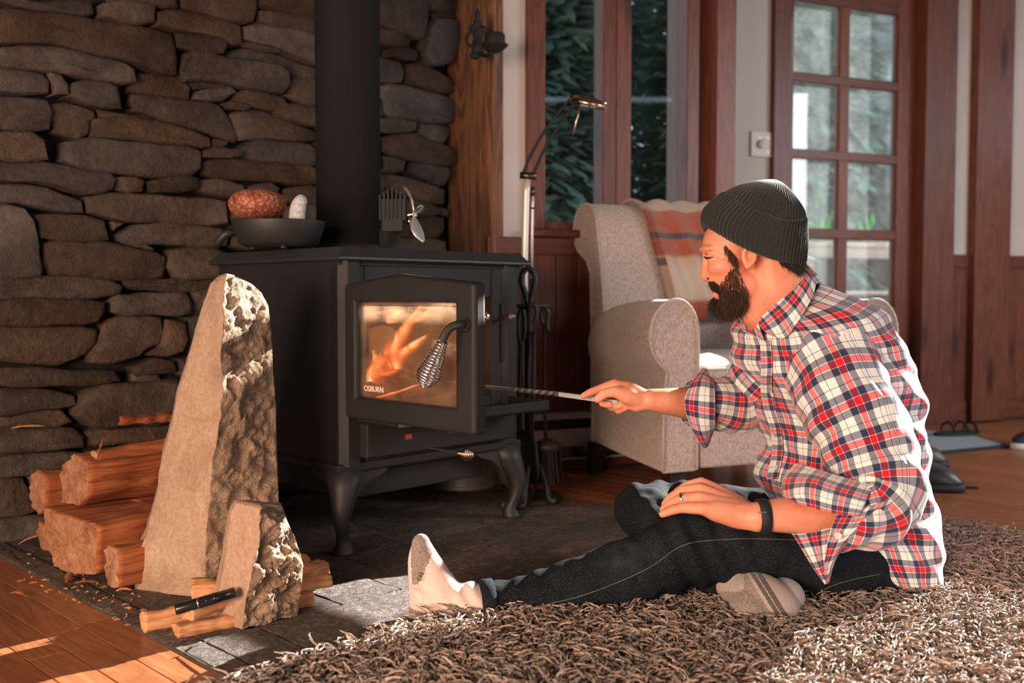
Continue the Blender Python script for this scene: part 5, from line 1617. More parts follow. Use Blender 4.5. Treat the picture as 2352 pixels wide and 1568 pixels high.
# baseboard heater under the window
ht = thing('baseboard_heater', 'pale metal baseboard heater running along the wall under the window', 'heater', W1.P(.4, .08, .05))
hu0 = W1.hit(1215, 1000, .07)[0]; hu1 = W1.hit(1580, 1000, .07)[0]
def hb(z0, z1, n0, n1, nm, mat):
    return wbu(W1, nm, hu0, hu1, z0, z1, n0, n1, mat, None, .003)
def hz(py): return W1.hit(1300, py, .07)[1]
def addpart(o, par):
    Mw = world_of(o); o.parent = par; o.matrix_parent_inverse = world_of(par).inverted(); return o
for nm, ya, yb_, n0, n1, mat in (('top_cap', 948, 962, .0, .065, M_ENAMEL), ('upper_slot', 962, 984, .0, .040, M_BLACK), ('front_panel', 984, 1024, .0, .072, M_ENAMEL), ('lower_grille', 1024, 1050, .0, .045, M_DARKMETAL), ('bottom_lip', 1050, 1056, .0, .068, M_ENAMEL)):
    addpart(hb(hz(yb_), hz(ya), n0 + .017, n1 + .017, nm, mat), ht)
# cable on the floor
pts = [gp(1290, 1062, .02), gp(1330, 1066, .008), gp(1370, 1070, .006), gp(1420, 1072, .006), gp(1500, 1062, .006)]
V, F = tube([Vector(p) for p in spline([tuple(p) for p in pts], 20)], .004, 6); o = mk('power_cable', V, F, M_RUBBER, None, True); tag(o, 'thin black power cable lying on the floor by the heater', 'cable')
# wall sconce on the corner post
sY = 3.28
S = lambda px, py, d=0.0: at(px, py, sY + d)
sc_ = thing('wall_sconce', 'black iron candle sconce screwed to the rough wooden post', 'sconce', S(1100, 90, .0))
mb = MB()
for (x, y), (rx, rz) in (((1097, 36), (7, 16)), ((1096, 55), (10, 14)), ((1083, 65), (7, 7)), ((1110, 68), (8, 9)), ((1097, 75), (12, 16)), ((1092, 128), (14, 9)), ((1098, 108), (16, 22))):
    k = sY / FPX; V, F = sphere(S(x, y), (rx * k, .012, rz * k), 14, 8); mb.add(V, F)
o = remesh('back_plate', mb, .004, M_BLACK, sc_, 2)
k = sY / FPX
cA = S(1136, 112, -.07)
mk('drip_pan', *lathe(cA, [(0, -.014), (10 * k, -.012), (20 * k, -.004), (30 * k, .010), (31 * k, .012), (26 * k, .008), (0, -.002)], 28), M_BLACK, sc_, True)
mk('candle_cup', *lathe(cA, [(0, 0), (22 * k, 0), (24 * k, .012), (23 * k, 31 * k), (21 * k, 33 * k), (19 * k, 30 * k), (0, 30 * k)], 28), M_BLACK, sc_, True)
mk('scroll_arm', *tube([Vector(p) for p in spline([tuple(S(1100, 120)), tuple(S(1115, 128, -.03)), tuple(S(1132, 122, -.07))], 12)], .007, 8), M_BLACK, sc_, True)
mk('scroll', *tube([S(1085 + 17 * math.cos(t) * (1 - t / 16), 92 - 20 * math.sin(t) * (1 - t / 16), -.01) for t in np.linspace(0, 6.0, 26)], .0052, 8), M_BLACK, sc_, True)
# dimmer plate
zc0 = zat(W2, 1749, 361); zc1 = zat(W2, 1749, 303)
pl = thing('dimmer_switch', 'ivory wall plate with a round dimmer knob left of the glazed door', 'switch', W2.P(W2.hit(1749, 332)[0], zc0, .004))
u0, u1 = W2.hit(1722, 332)[0], W2.hit(1774, 332)[0]
o = wbu(W2, 'plate', u0, u1, zc0, zc1, .002, .012, plain('ivory_plate', (.60, .53, .49), .5), None, .003); addpart(o, pl)
kc = W2.P(W2.hit(1744, 332)[0], (zc0 + zc1) / 2, .012); V, F = lathe(kc, [(0, 0), (.020, 0), (.020, .012), (.017, .018), (0, .018)], 24, W2.n); o = mk('knob', V, F, M_WHITE, pl, True)
for px, py in ((1741, 318), (1760, 350), (1760, 318)):
    V, F = lathe(W2.P(*W2.hit(px, py), .011), [(0, 0), (.004, 0), (.004, .003), (0, .003)], 10, W2.n); mk('screw', V, F, M_NICKEL, pl)
# door mat, boots, shoes
mp0, mp1, mp2, mp3 = gp(2154, 1043), gp(2320, 1028), gp(2235, 1002), gp(2150, 992)
def quadslab(q, z0, z1, mat, nm, par=None):
    V = [Vector((p.x, p.y, z0)) for p in q] + [Vector((p.x, p.y, z1)) for p in q]
    F = [(3, 2, 1, 0), (4, 5, 6, 7), (0, 1, 5, 4), (1, 2, 6, 5), (2, 3, 7, 6), (3, 0, 4, 7)]
    return mk(nm, V, F, mat, par)
dm = thing('door_mat', 'blue grey doormat with a black rubber edge before the glazed door', 'mat', gp(2200, 1020))
c4 = [gp(2070, 1052), gp(2322, 1028), gp(2226, 1000), gp(2040, 985)]
o = quadslab(c4, .001, .008, M_RUBBER, 'rubber_edge', dm)
cc_ = sum(c4, Vector()) / 4
o = quadslab([cc_ + (p - cc_) * .88 for p in c4], .008, .013, M_MAT, 'pile', dm)
def boot(label, x0, Y, h, ang, nm='boot', leather=M_LEATHER, grp_='boots behind the man'):
    c = Vector((x0, Y, 0)); f = Vector((math.cos(ang), math.sin(ang), 0)); s_ = Vector((-f.y, f.x, 0))
    t = thing(nm, label, 'boot', c, grp_)
    rings = []
    prof = [(.012, .02, .135, .050), (.035, .02, .135, .052), (.07, .005, .115, .048), (.10, -.03, .07, .043), (.14, -.045, .055, .042), (.20, -.045, .058, .045), (h, -.05, .066, .050)]
    for z, cx, a_, b_ in prof: rings.append([c + f * (cx + a_ * math.cos(th)) + s_ * (b_ * math.sin(th)) + Vector((0, 0, z)) for th in np.linspace(0, 2 * math.pi, 25)[:-1]])
    V, F = grid(rings, True, True, False); o = mk('shaft', V, F, leather, t, True); m = o.modifiers.new('s', 'SOLIDIFY'); m.thickness = .004
    V, F = grid([[c + f * (.02 + .142 * k * math.cos(th)) + s_ * (.056 * k * math.sin(th)) + Vector((0, 0, z)) for th in np.linspace(0, 2 * math.pi, 25)[:-1]] for z, k in ((0, .97), (.012, 1), (.026, .98))], True, True, True)
    mk('sole', V, F, M_RUBBER, t, True)
    V, F = grid([[c + f * (-.05 + (.068 + e) * math.cos(th)) + s_ * ((.052 + e) * math.sin(th)) + Vector((0, 0, z)) for th in np.linspace(0, 2 * math.pi, 25)[:-1]] for z, e in ((h - .03, .002), (h - .015, .006), (h, .003))], True, False, False)
    mk('collar', V, F, leather, t, True)
    return t
b1 = gp(2135, 1130); boot('dark leather ankle boot behind the man, the nearer of the pair', b1.x - .035, b1.y + .06, .235, R(-25), leather=M_LEATHERD)
b2 = gp(2120, 1085); boot('reddish brown leather boot behind the man, the farther of the pair', b2.x - .02, b2.y + .14, .27, R(-20))
V, F = tube([gp(2164, 1117, .004), gp(2246, 1120, .004)], .004, 6); o = mk('boot_lace', V, F, M_LEATHERD, None); tag(o, 'dark lace trailing on the floor right of the boots', 'lace')
# canvas shoe at the right edge, sandal on the mat
sh0 = gp(2345, 1033); shn = thing('canvas_shoe', 'black canvas shoe with a white rubber sole at the right edge', 'shoe', (sh0.x + .06, sh0.y + .05, 0))
f = Vector((.93, .36, 0)); s_ = Vector((-.36, .93, 0)); c = Vector((sh0.x + .10, sh0.y + .06, 0))
V, F = grid([[c + f * (.14 * k * math.cos(th)) + s_ * (.05 * k * math.sin(th)) + Vector((0, 0, z)) for th in np.linspace(0, 2 * math.pi, 29)[:-1]] for z, k in ((0, .98), (.005, 1.02), (.026, 1.0))], True, True, True)
mk('sole', V, F, plain('white_rubber', (.62, .54, .48), .5), shn, True)
V, F = grid([[c + f * (cx + a_ * math.cos(th)) + s_ * (.047 * k * math.sin(th)) + Vector((0, 0, z)) for th in np.linspace(0, 2 * math.pi, 29)[:-1]] for z, cx, a_, k in ((.026, 0, .136, 1), (.045, -.005, .13, 1), (.07, .03, .095, .92), (.10, .06, .065, .8), (.115, .065, .06, .75))], True, False, True)
mk('upper', V, F, M_BLACK, shn, True)
sn = thing('sandal', 'dark strappy sandal lying on the doormat near the wall', 'sandal', gp(2195, 995, .014)); c = gp(2198, 998, .014)
f = Vector((.95, .3, 0)); s_ = Vector((-.3, .95, 0))
V, F = grid([[c + f * (.12 * k * math.cos(th)) + s_ * (.042 * k * math.sin(th)) + Vector((0, 0, z)) for th in np.linspace(0, 2 * math.pi, 25)[:-1]] for z, k in ((0, 1), (.014, 1))], True, True, True); mk('sole', V, F, M_RUBBER, sn)
for k in (-.05, .02, .07):
    mk('strap', *tube([c + f * k + s_ * (.042 * math.cos(t)) + Vector((0, 0, .014 + .042 * math.sin(t))) for t in np.linspace(0, math.pi, 12)], .007, 6, flat=.4), M_BLACK, sn, True)

# ------------------------------------------------------------------ outdoors seen through the panes
gd = mk('ground', *box((-8, 4.9, -.45), (26, 0, 0), (0, 30, 0), (0, 0, .05)), M_GROUND); tag(gd, kind='structure')
# keep the yard outside the walls: it starts behind them
def conifer(x, y, h, wd, seed, label, mat):
    r_ = random.Random(seed)
    t = thing('conifer', label, 'tree', (x, y, -.4), 'conifers behind the windows')
    mk('trunk', *tube([Vector((x, y, -.4)), Vector((x + .05, y, h * .5)), Vector((x, y, h))], [.13, .09, .02], 8), M_BARK, t)
    V = []; F = []
    for k in range(11000):
        z = h * (r_.random() ** 1.15); rad = wd * (1 - z / h) ** .8 * (.25 + .75 * r_.random() ** .5); th = r_.uniform(0, 6.283)
        p = Vector((x + rad * math.cos(th), y + rad * math.sin(th), z - .35))
        d = Vector((math.cos(th + r_.uniform(-.6, .6)), math.sin(th + r_.uniform(-.6, .6)), r_.uniform(-.7, .15))).normalized() * r_.uniform(.10, .26) * (.8 + wd * .25)
        s_ = d.cross(Vector((0, 0, 1))).normalized() * r_.uniform(.02, .055) * (.8 + wd * .25)
        b = len(V); V += [p - s_ * .4, p + d * .5 - s_, p + d, p + d * .5 + s_]; F.append((b, b + 1, b + 2, b + 3))
    o = mk('foliage', V, F, mat, t); o['kind'] = 'stuff'
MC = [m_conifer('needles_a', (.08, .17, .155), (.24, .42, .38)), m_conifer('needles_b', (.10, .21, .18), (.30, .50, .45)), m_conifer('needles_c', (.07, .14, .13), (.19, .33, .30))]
for i, (x, y, h, wd, lab) in enumerate([(.10, 5.9, 4.2, .62, 'nearest dark conifer behind the left casement pane'), (.62, 7.0, 5.2, .62, 'slim conifer behind the mullion of the casement window'), (1.25, 6.1, 4.6, .58, 'conifer just right of the right casement pane'),
    (-.75, 7.4, 5.5, .9, 'conifer left of the casement window'), (2.15, 7.6, 6.0, .85, 'tall conifer between the window and the glazed door'), (-.3, 9.4, 7.0, 1.2, 'broad tall conifer far behind the left casement pane'), (1.7, 10.0, 7.5, 1.25, 'broad conifer far behind the right casement pane'),
    (3.2, 11.3, 7, 1.1, 'conifer behind the left column of door panes'), (5.6, 12.2, 7.0, 1.2, 'conifer behind the right column of door panes')]):
    conifer(x, y, h, wd, 100 + i, lab, MC[i % 3])
def boulder(x, y, r3, seed, label):
    V, F = sphere((0, 0, 0), 1, 26, 18)
    V = [Vector((x, y, r3[2] * .5 - .45)) + Vector((v[0] * r3[0], v[1] * r3[1], v[2] * r3[2])) * (1 + .30 * fbm(Vector(v), 1.6, 4, seed)) for v in V]
    o = mk('boulder', V, F, M_BOULDER, None, True); tag(o, label, 'rock', 'pale rocks in the yard')
boulder(4.5, 9.6, (1.5, .8, 2.9), 1, 'big pale rock face behind the door panes')
boulder(2.95, 7.4, (.6, .45, 1.5), 4, 'middling pale rock behind the left door panes')
boulder(6.6, 8.4, (.7, .6, 1.9), 7, 'pale rock behind the right edge of the door')
# deck railing beyond the door
rl = thing('deck_railing', 'weathered pale wooden deck railing beyond the glazed door', 'railing', W2.P(0, 0, -1.4), None)
for ya, yb_, nm in ((553, 566, 'top_rail'), (568, 592, 'rail_board'), (668, 676, 'lower_rail')):
    za = W2.hit(1940, ya, -1.4)[1]; zb_ = W2.hit(1940, yb_, -1.4)[1]
    q = wbu(W2, nm, -1.2, 1.6, zb_, za, -1.46, -1.40, M_DECK, None, .003); addpart(q, rl)
for u in (-1.0, .25, 1.4):
    q = wbu(W2, 'railing_post', u, u + .08, -.4, W2.hit(1940, 560, -1.4)[1], -1.55, -1.46, M_DECK, None, .003); addpart(q, rl)
# leafy iris clumps
def iris(px, top, seed, label, n=12):
    r_ = random.Random(seed); u, _ = W2.hit(px, 600, -1.9); zb9 = W2.hit(px, 590, -1.9)[1]; c = W2.P(u, zb9, -1.9); zt = W2.hit(px, top, -1.9)[1] - zb9
    t = thing('iris_clump', label, 'plant', c, 'iris clumps beyond the door')
    mk('planter', *lathe(c + Vector((0, 0, -.30)), [(0, 0), (.13, 0), (.17, .28), (.15, .28), (0, .26)], 20), M_DARKWOOD, t, True)
    for k in range(n):
        d = Vector((r_.uniform(-.16, .16), r_.uniform(-.10, .10), 0)); h = zt * r_.uniform(.72, 1.0); w_ = r_.uniform(.014, .022)
        if k == 0: d *= .3; h = zt * 1.35
        P = [c + d * .3, c + d * .6 + Vector((0, 0, h * .4)), c + d * .95 + Vector((0, 0, h * .8)), c + d * 1.3 + Vector((0, 0, h))]
        V = []; 
        for p, ww in zip(P, (1, 1, .7, .05)): V += [p - Vector((w_ * ww, 0, 0)), p + Vector((0, .006 * ww, 0)), p + Vector((w_ * ww, 0, 0))]
        F = [(i * 3 + j, i * 3 + j + 1, i * 3 + j + 4, i * 3 + j + 3) for i in range(3) for j in range(2)]
        mk('leaf', V, F, M_LEAF, t)
iris(1888, 478, 1, 'green iris clump behind the left column of door panes'); iris(2008, 474, 2, 'green iris clump behind the right column of door panes'); iris(2064, 498, 3, 'green iris clump at the right stile of the door', 7)

# ------------------------------------------------------------------ shaggy rug
RA0, RA1, RB0, RB1 = .15, 2.63, -2.1, 1.385
rb = slab('shaggy_rug', RA0, RA1, RB0, RB1, .006, .014, M_RUGBASE)
tag(rb, 'thick brown shaggy rug the man sits on', 'rug')
NEAR = 2.0
cand = []
n_str = 52000
ua = nrg.uniform(RA0, RA1, n_str * 3); ub = nrg.uniform(RB0, RB1, n_str * 3)
X = (ua - ub) * S2; Y = (ua + ub) * S2
D = Y
keep = (Y > 1.38) & (np.abs(X / np.maximum(Y, .1)) < .60)
dens = np.clip((1.9 / np.maximum(Y, .5)) ** 1.6, 0, 1)
keep &= nrg.random(len(X)) < dens
X = X[keep]; Y = Y[keep]
n = len(X)
SEG = 5
base = np.stack([X, Y, np.full(n, .012)], 1)
# clumped lean direction: flow field + random
ph = np.array([mnoise.noise(Vector((x * 9, y * 9, 1.3))) for x, y in zip(X, Y)]) * 5.5
th = ph + nrg.normal(0, .75, n)
L = nrg.uniform(.042, .066, n); lift = nrg.uniform(.30, .95, n)
curl = nrg.normal(0, 1.3, n)
pts = [base]
ht_ = 0
pos = base.copy()
for s in range(1, SEG + 1):
    t = s / SEG
    a = th + curl * t * 1.2
    up = lift * (1 - t) * 1.5 + .10 - .35 * t * (1 - lift)
    d = np.stack([np.cos(a) * np.sqrt(np.clip(1 - np.clip(up, -.6, .95) ** 2, .05, 1)), np.sin(a) * np.sqrt(np.clip(1 - np.clip(up, -.6, .95) ** 2, .05, 1)), np.clip(up, -.6, .95)], 1)
    pos = pos + d * (L / SEG)[:, None]
    pos[:, 2] = np.maximum(pos[:, 2], .016)
    pts.append(pos.copy())
r0 = nrg.uniform(.0019, .0031, n)
K = 3
allv = np.zeros((n, SEG + 1, K, 3), dtype=np.float32)
for s in range(SEG + 1):
    rad = r0 * (1.0 if s < SEG else .35) * (.85 + .3 * (s % 2))
    for k in range(K):
        an = 2 * math.pi * k / K + s * 1.1
        nx = -np.sin(th); ny = np.cos(th)
        allv[:, s, k, 0] = pts[s][:, 0] + nx * np.cos(an) * rad
        allv[:, s, k, 1] = pts[s][:, 1] + ny * np.cos(an) * rad
        allv[:, s, k, 2] = pts[s][:, 2] + np.sin(an) * rad
idx = np.arange(n * (SEG + 1) * K).reshape(n, SEG + 1, K)
fs = []
for s in range(SEG):
    for k in range(K):
        k2 = (k + 1) % K
        fs.append(np.stack([idx[:, s, k], idx[:, s, k2], idx[:, s + 1, k2], idx[:, s + 1, k]], 1))
fs = np.concatenate(fs).astype(np.int32)
me = bpy.data.meshes.new('rug_pile')
me.vertices.add(n * (SEG + 1) * K); me.vertices.foreach_set('co', allv.reshape(-1))
me.loops.add(fs.size); me.loops.foreach_set('vertex_index', fs.reshape(-1))
me.polygons.add(len(fs)); me.polygons.foreach_set('loop_start', np.arange(0, fs.size, 4, dtype=np.int32))
me.polygons.foreach_set('use_smooth', np.ones(len(fs), dtype=bool))
me.update(); me.validate()
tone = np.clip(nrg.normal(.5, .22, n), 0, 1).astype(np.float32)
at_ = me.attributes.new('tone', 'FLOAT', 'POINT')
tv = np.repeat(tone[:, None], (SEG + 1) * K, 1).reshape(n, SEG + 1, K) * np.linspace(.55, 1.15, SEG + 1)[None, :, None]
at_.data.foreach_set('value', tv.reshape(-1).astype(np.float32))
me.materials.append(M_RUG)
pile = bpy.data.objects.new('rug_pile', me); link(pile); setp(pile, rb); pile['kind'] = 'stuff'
print('RUG strands', n)
# ------------------------------------------------------------------ the man
HY = 2.02                                     # mid-sagittal depth of the head
man = thing('person', 'bearded person in dark beanie and red plaid shirt sitting on the rug with a poker', 'person', (.72, 2.08, 0))
A3 = lambda px, py, Y: at(px, py, Y)
def hp(px, py, d=0.0): return at(px, py, HY + d)
K2 = HY / FPX                                  # metres per photo pixel at the head

# --- hands: joints in photo pixels with depth
def fing(pts, n=12): return chain([(A3(x, y, Y), r) for x, y, Y, r in pts], n)
hand_r = MB(); hand_l = MB()
YR = 2.09                                      # right hand depth
def addm(dst, src): dst.add(src.V, src.F)
# right hand: gripping the poker
addm(hand_r, fing([(1470, 912, YR, .021), (1438, 898, YR, .023), (1412, 884, YR + .012, .0135), (1378, 893, YR + .012, .0098), (1356, 901, YR + .006, .0088), (1340, 909, YR + .001, .0074)]))        # index on top of the rod
addm(hand_r, fing([(1470, 918, YR, .021), (1440, 908, YR - .014, .0195), (1413, 899, YR - .024, .0125), (1389, 903, YR - .026, .0105), (1373, 916, YR - .022, .0092)]))                             # thumb, near side
addm(hand_r, fing([(1455, 905, YR + .01, .020), (1418, 898, YR + .026, .0115), (1388, 914, YR + .028, .0092), (1384, 926, YR + .014, .0086), (1400, 929, YR + .0, .0080)]))                      # middle, curled
addm(hand_r, fing([(1460, 912, YR + .018, .019), (1428, 912, YR + .034, .0105), (1403, 930, YR + .030, .0088), (1404, 935, YR + .012, .0084), (1424, 930, YR - .002, .0078)]))                   # ring
addm(hand_r, fing([(1465, 920, YR + .022, .018), (1438, 926, YR + .036, .0098), (1418, 941, YR + .030, .0082), (1420, 943, YR + .012, .0078), (1438, 936, YR + .0, .0072)]))                     # little
addm(hand_r, fing([(1440, 918, YR + .0, .0155), (1462, 930, YR - .002, .0155), (1492, 920, YR, .0200)]))                                                                                       # palm heel
# left hand: resting over the knee
LY = 1.79
addm(hand_l, fing([(1735, 1188, LY, .0255), (1690, 1182, LY + .01, .025), (1642, 1172, LY + .004, .020), (1614, 1167, LY - .004, .0125), (1566, 1166, LY + .002, .0098), (1542, 1172, LY + .004, .0088), (1522, 1180, LY + .006, .0076)]))   # little
addm(hand_l, fing([(1700, 1176, LY + .02, .025), (1650, 1160, LY + .018, .018), (1608, 1144, LY + .016, .0130), (1566, 1145, LY + .020, .0102), (1540, 1156, LY + .022, .0092), (1524, 1170, LY + .022, .0080)]))                        # ring
addm(hand_l, fing([(1700, 1168, LY + .035, .022), (1650, 1146, LY + .034, .018), (1608, 1124, LY + .036, .0132), (1570, 1126, LY + .042, .0104), (1542, 1142, LY + .046, .0094), (1528, 1158, LY + .046, .0082)]))                       # middle
addm(hand_l, fing([(1690, 1158, LY + .045, .020), (1650, 1132, LY + .050, .0165), (1611, 1110, LY + .058, .0125), (1580, 1115, LY + .066, .0100), (1556, 1130, LY + .072, .0090), (1542, 1146, LY + .074, .0078)]))                     # index
addm(hand_l, fing([(1710, 1170, LY + .050, .020), (1672, 1160, LY + .070, .0150), (1640, 1160, LY + .084, .0110), (1615, 1172, LY + .090, .0090)]))                                                                                 # thumb, far side
addm(hand_l, fing([(1745, 1186, LY, .0270), (1700, 1186, LY + .012, .0240), (1655, 1172, LY + .016, .0185)]))

body = MB()
for h_ in (hand_r, hand_l): addm(body, h_)
# forearms and upper arms
RSH = A3(1742, 850, 2.235); RELB = A3(1665, 935, 2.21)
addm(body, fing([(1492, 918, YR, .0235), (1525, 921, 2.10, .0275), (1575, 925, 2.13, .034), (1660, 932, 2.19, .036), (1700, 915, 2.20, .034), (1755, 865, 2.20, .034)], 18))
addm(body, fing([(1738, 1187, 1.79, .0275), (1765, 1184, 1.792, .0290), (1850, 1181, 1.81, .0375), (1950, 1178, 1.83, .040), (2012, 1150, 1.86, .036), (1975, 1000, 1.90, .038), (1900, 860, 1.98, .040)], 18))
# torso, pelvis, inner legs (under the clothes)
for px, py, Y, r in ((1965, 1240, 2.13, (.11, .12, .12)), (1945, 1120, 2.14, (.11, .12, .13)), (1910, 980, 2.13, (.11, .12, .13)), (1880, 860, 2.11, (.10, .11, .10)), (1850, 800, 2.09, (.08, .09, .07))):
    body.add(*ball(A3(px, py, Y), r))
addm(body, fing([(1900, 860, 1.99, .038), (1850, 810, 2.08, .045), (1765, 860, 2.19, .034)]))
# neck
addm(body, chain([(hp(1835, 785, .05), .060), (hp(1812, 718, .02), .062), (hp(1782, 660, .0), .063), (hp(1775, 610, .0), .064)], 24))
addm(body, chain([(hp(1785, 760, .04), .042), (hp(1752, 705, .01), .050), (hp(1740, 655, .0), .05)], 20))
# head
def hb_(px, py, rx, ry, rz, d=0.0, tilt=0.0):
    m = Matrix.Rotation(R(tilt), 3, 'Y'); body.add(*ball(hp(px, py, d), (rx * K2, ry, rz * K2), m, 28, 20))
hb_(1748, 532, 102, .078, 92)                     # cranium
hb_(1672, 560, 57, .064, 66, 0, 10)               # forehead / face block
hb_(1668, 620, 48, .056, 60)                      # cheeks
hb_(1690, 655, 46, .052, 50, 0, -20)              # jaw
hb_(1672, 690, 30, .034, 24, 0, 0)                # chin
hb_(1712, 655, 40, .052, 40, 0, 25)               # jaw angle
hb_(1624, 572, 16, .050, 11)                      # brow ridge
for s_ in (-1, 1):
    hb_(1660, 612, 34, .030, 26, s_ * .030)       # cheekbones
    hb_(1634, 591, 13, .0165, 9, s_ * .030)       # lidded eyes
# nose
body.add(*capsule(hp(1624, 582), hp(1622, 628), .0085, .0120, 14)); body.add(*capsule(hp(1622, 626), hp(1621, 632), .0125, .0125, 14))
for s_ in (-1, 1): body.add(*sphere(hp(1629, 634, s_ * .011), (.0095, .0075, .0075)))
# lips
body.add(*capsule(hp(1642, 664, -.018), hp(1642, 664, .018), .008, .008)); body.add(*capsule(hp(1645, 675, -.016), hp(1645, 675, .016), .0085, .0085))
body.add(*capsule(hp(1640, 652, -.014), hp(1640, 652, .014), .011, .011))
# ears
for s_ in (-1, 1):
    e0 = .077
    pts = [(1714, 606), (1708, 594), (1708, 580), (1716, 568), (1728, 568), (1735, 580), (1733, 595), (1725, 607), (1717, 613)]
    addm(body, chain([(hp(x, y, s_ * (e0 + .004 * (i > 3))), .0052 if i else .0065) for i, (x, y) in enumerate(pts)], 8))
    body.add(*sphere(hp(1722, 590, s_ * .068), (.010, .008, .018)))
    body.add(*sphere(hp(1719, 613, s_ * .077), (.0075, .0055, .008)))
skin = remesh('body', body, .0030, M_SKIN, man, 5, .5)
BODY = bvh_of(skin)
# eye slit, brows, lip colour, nails
def strands(pts_fn, n, seed, nm, mat, rad, par, k=3):
    r_ = random.Random(seed); mb = MB()
    for i in range(n):
        p = pts_fn(r_)
        if p is None: continue
        mb.add(*tube(p, [rad, rad * .9, rad * .6, rad * .2][:len(p)], k, False))
    o = mb.build(nm, mat, par, True); o['kind'] = 'stuff'; return o
def onskin(px, py, lift=.0):
    return shoot(BODY, px, py, lift)
def curve_on(pts, lift): 
    out = []
    for x, y in pts:
        p, n_ = onskin(x, y, lift)
        if p is not None: out.append(p)
    return out
lid = curve_on([(1618, 590), (1623, 592.5), (1630, 592), (1638, 590.5)], .0010)
if len(lid) > 2: mk('eyelashes', *tube(lid, [.0012, .0022, .0020, .0008][:len(lid)], 6), M_HAIR, skin, True)
lid2 = curve_on([(1620, 584), (1628, 583), (1637, 587)], .0006)
if len(lid2) > 2: mk('eyelid_crease', *tube(lid2, .0009, 6), M_LIP, skin, True)
lipc = curve_on([(1636, 668), (1641, 669), (1646, 671), (1650, 673)], .0006)
if len(lipc) > 2: mk('lip', *tube(lipc, [.002, .0035, .003, .001][:len(lipc)], 8), M_LIP, skin, True)
nost = curve_on([(1625, 639), (1629, 640)], -.0002)
if len(nost) > 1: mk('nostril', *tube(nost, .0024, 6), plain('nostril_dark', (.10, .02, .012), .9), skin, True)
# hair: sideburn, nape, brow, beard, all rooted on the skin
def tuft(poly, dirf, Lr, bend, lift=.0004):
    xs = [p[0] for p in poly]; ys = [p[1] for p in poly]
    def inside(x, y):
        c = False; j = len(poly) - 1
        for i in range(len(poly)):
            if (poly[i][1] > y) != (poly[j][1] > y) and x < (poly[j][0] - poly[i][0]) * (y - poly[i][1]) / (poly[j][1] - poly[i][1]) + poly[i][0]: c = not c
            j = i
        return c
    def f(r_):
        for _ in range(20):
            x = r_.uniform(min(xs), max(xs)); y = r_.uniform(min(ys), max(ys))
            if inside(x, y): break
        else: return None
        p, n_ = onskin(x, y, lift)
        if p is None or p.y > HY + .02: return None
        d = Vector(dirf(x, y, r_)) ; d = (d + n_ * bend * r_.uniform(.4, 1.3)).normalized(); L = r_.uniform(*Lr)
        g = Vector((r_.gauss(0, .3), r_.gauss(0, .3), r_.gauss(0, .3)))
        return [p - n_ * .0008, p + d * L * .35 + g * L * .05, p + (d * .72 + g * .16) * L, p + (d + g * .45) * L]
    return f
strands(tuft([(1608, 570), (1620, 567), (1630, 573), (1626, 580), (1610, 581)], lambda x, y, r: (.7, -.2, .2), (.006, .010), .3), 90, 1, 'eyebrow', M_HAIR, .0006, skin)
strands(tuft([(1660, 560), (1668, 562), (1690, 585), (1694, 600), (1690, 612), (1680, 600), (1670, 584)], lambda x, y, r: (.15, -.15, -1), (.010, .020), .18), 190, 2, 'sideburn', M_BEARD, .0004, skin)
strands(tuft([(1778, 590), (1842, 592), (1843, 616), (1826, 622), (1800, 606)], lambda x, y, r: (.5, -.1, -.8), (.012, .024), .18), 520, 3, 'nape_hair', M_HAIR, .0007, skin)
# beard volume: a soft dark underlayer plus strands
bd = MB()
for px, py, rx, ry, rz in ((1664, 694, 24, .030, 20), (1684, 698, 24, .036, 14), (1650, 690, 12, .020, 15)):
    bd.add(*ball(hp(px, py), (rx * K2, ry, rz * K2)))
bdo = remesh('beard_mass', bd, .003, plain('beard_under', (.030, .018, .012), .9), skin, 4)
BEARD = bvh_of(bdo)
def beardf(poly, Lr, bend, dirv):
    base_f = tuft(poly, dirv, Lr, bend)
    def f(r_):
        p = base_f(r_)
        return p
    return f
dirb = lambda x, y, r: (-.10 + .9 * max(0, (x - 1690)) / 60 * .4, -.25, -1)
strands(beardf([(1652, 655), (1664, 634), (1682, 612), (1694, 612), (1706, 640), (1720, 668), (1718, 694), (1700, 708), (1680, 708), (1655, 700)], (.007, .016), .28, dirb), 950, 4, 'cheek_beard', M_BEARD, .00042, skin)
strands(beardf([(1650, 668), (1684, 664), (1712, 674), (1716, 694), (1698, 710), (1662, 714)], (.010, .022), .35, dirb), 1500, 5, 'jaw_beard', M_BEARD, .0005, skin)
strands(tuft([(1627, 645), (1638, 644), (1652, 655), (1656, 668), (1646, 665), (1636, 660)], lambda x, y, r: (.25, -.3, -.9), (.008, .014), .4), 260, 6, 'moustache', M_HAIR, .0007, skin)
def beard_out(r_):
    th = r_.uniform(0, 2 * math.pi); c = hp(1668, 692); 
    d0 = Vector((r_.gauss(0, 1), r_.gauss(0, 1), r_.gauss(-.5, .9))).normalized()
    h = BEARD.ray_cast(c + d0 * .2, -d0)
    if h[0] is None: return None
    p, n_ = h[0], h[1]
    d = (n_ * .55 + Vector((-.15, 0, -1))).normalized(); L = r_.uniform(.010, .026); g = Vector((r_.gauss(0, .3), r_.gauss(0, .3), r_.gauss(0, .3)))
    return [p - n_ * .001, p + d * L * .35, p + (d * .7 + g * .18) * L, p + (d + g * .5) * L]
strands(beard_out, 2200, 7, 'chin_beard', M_HAIR, .0005, skin)

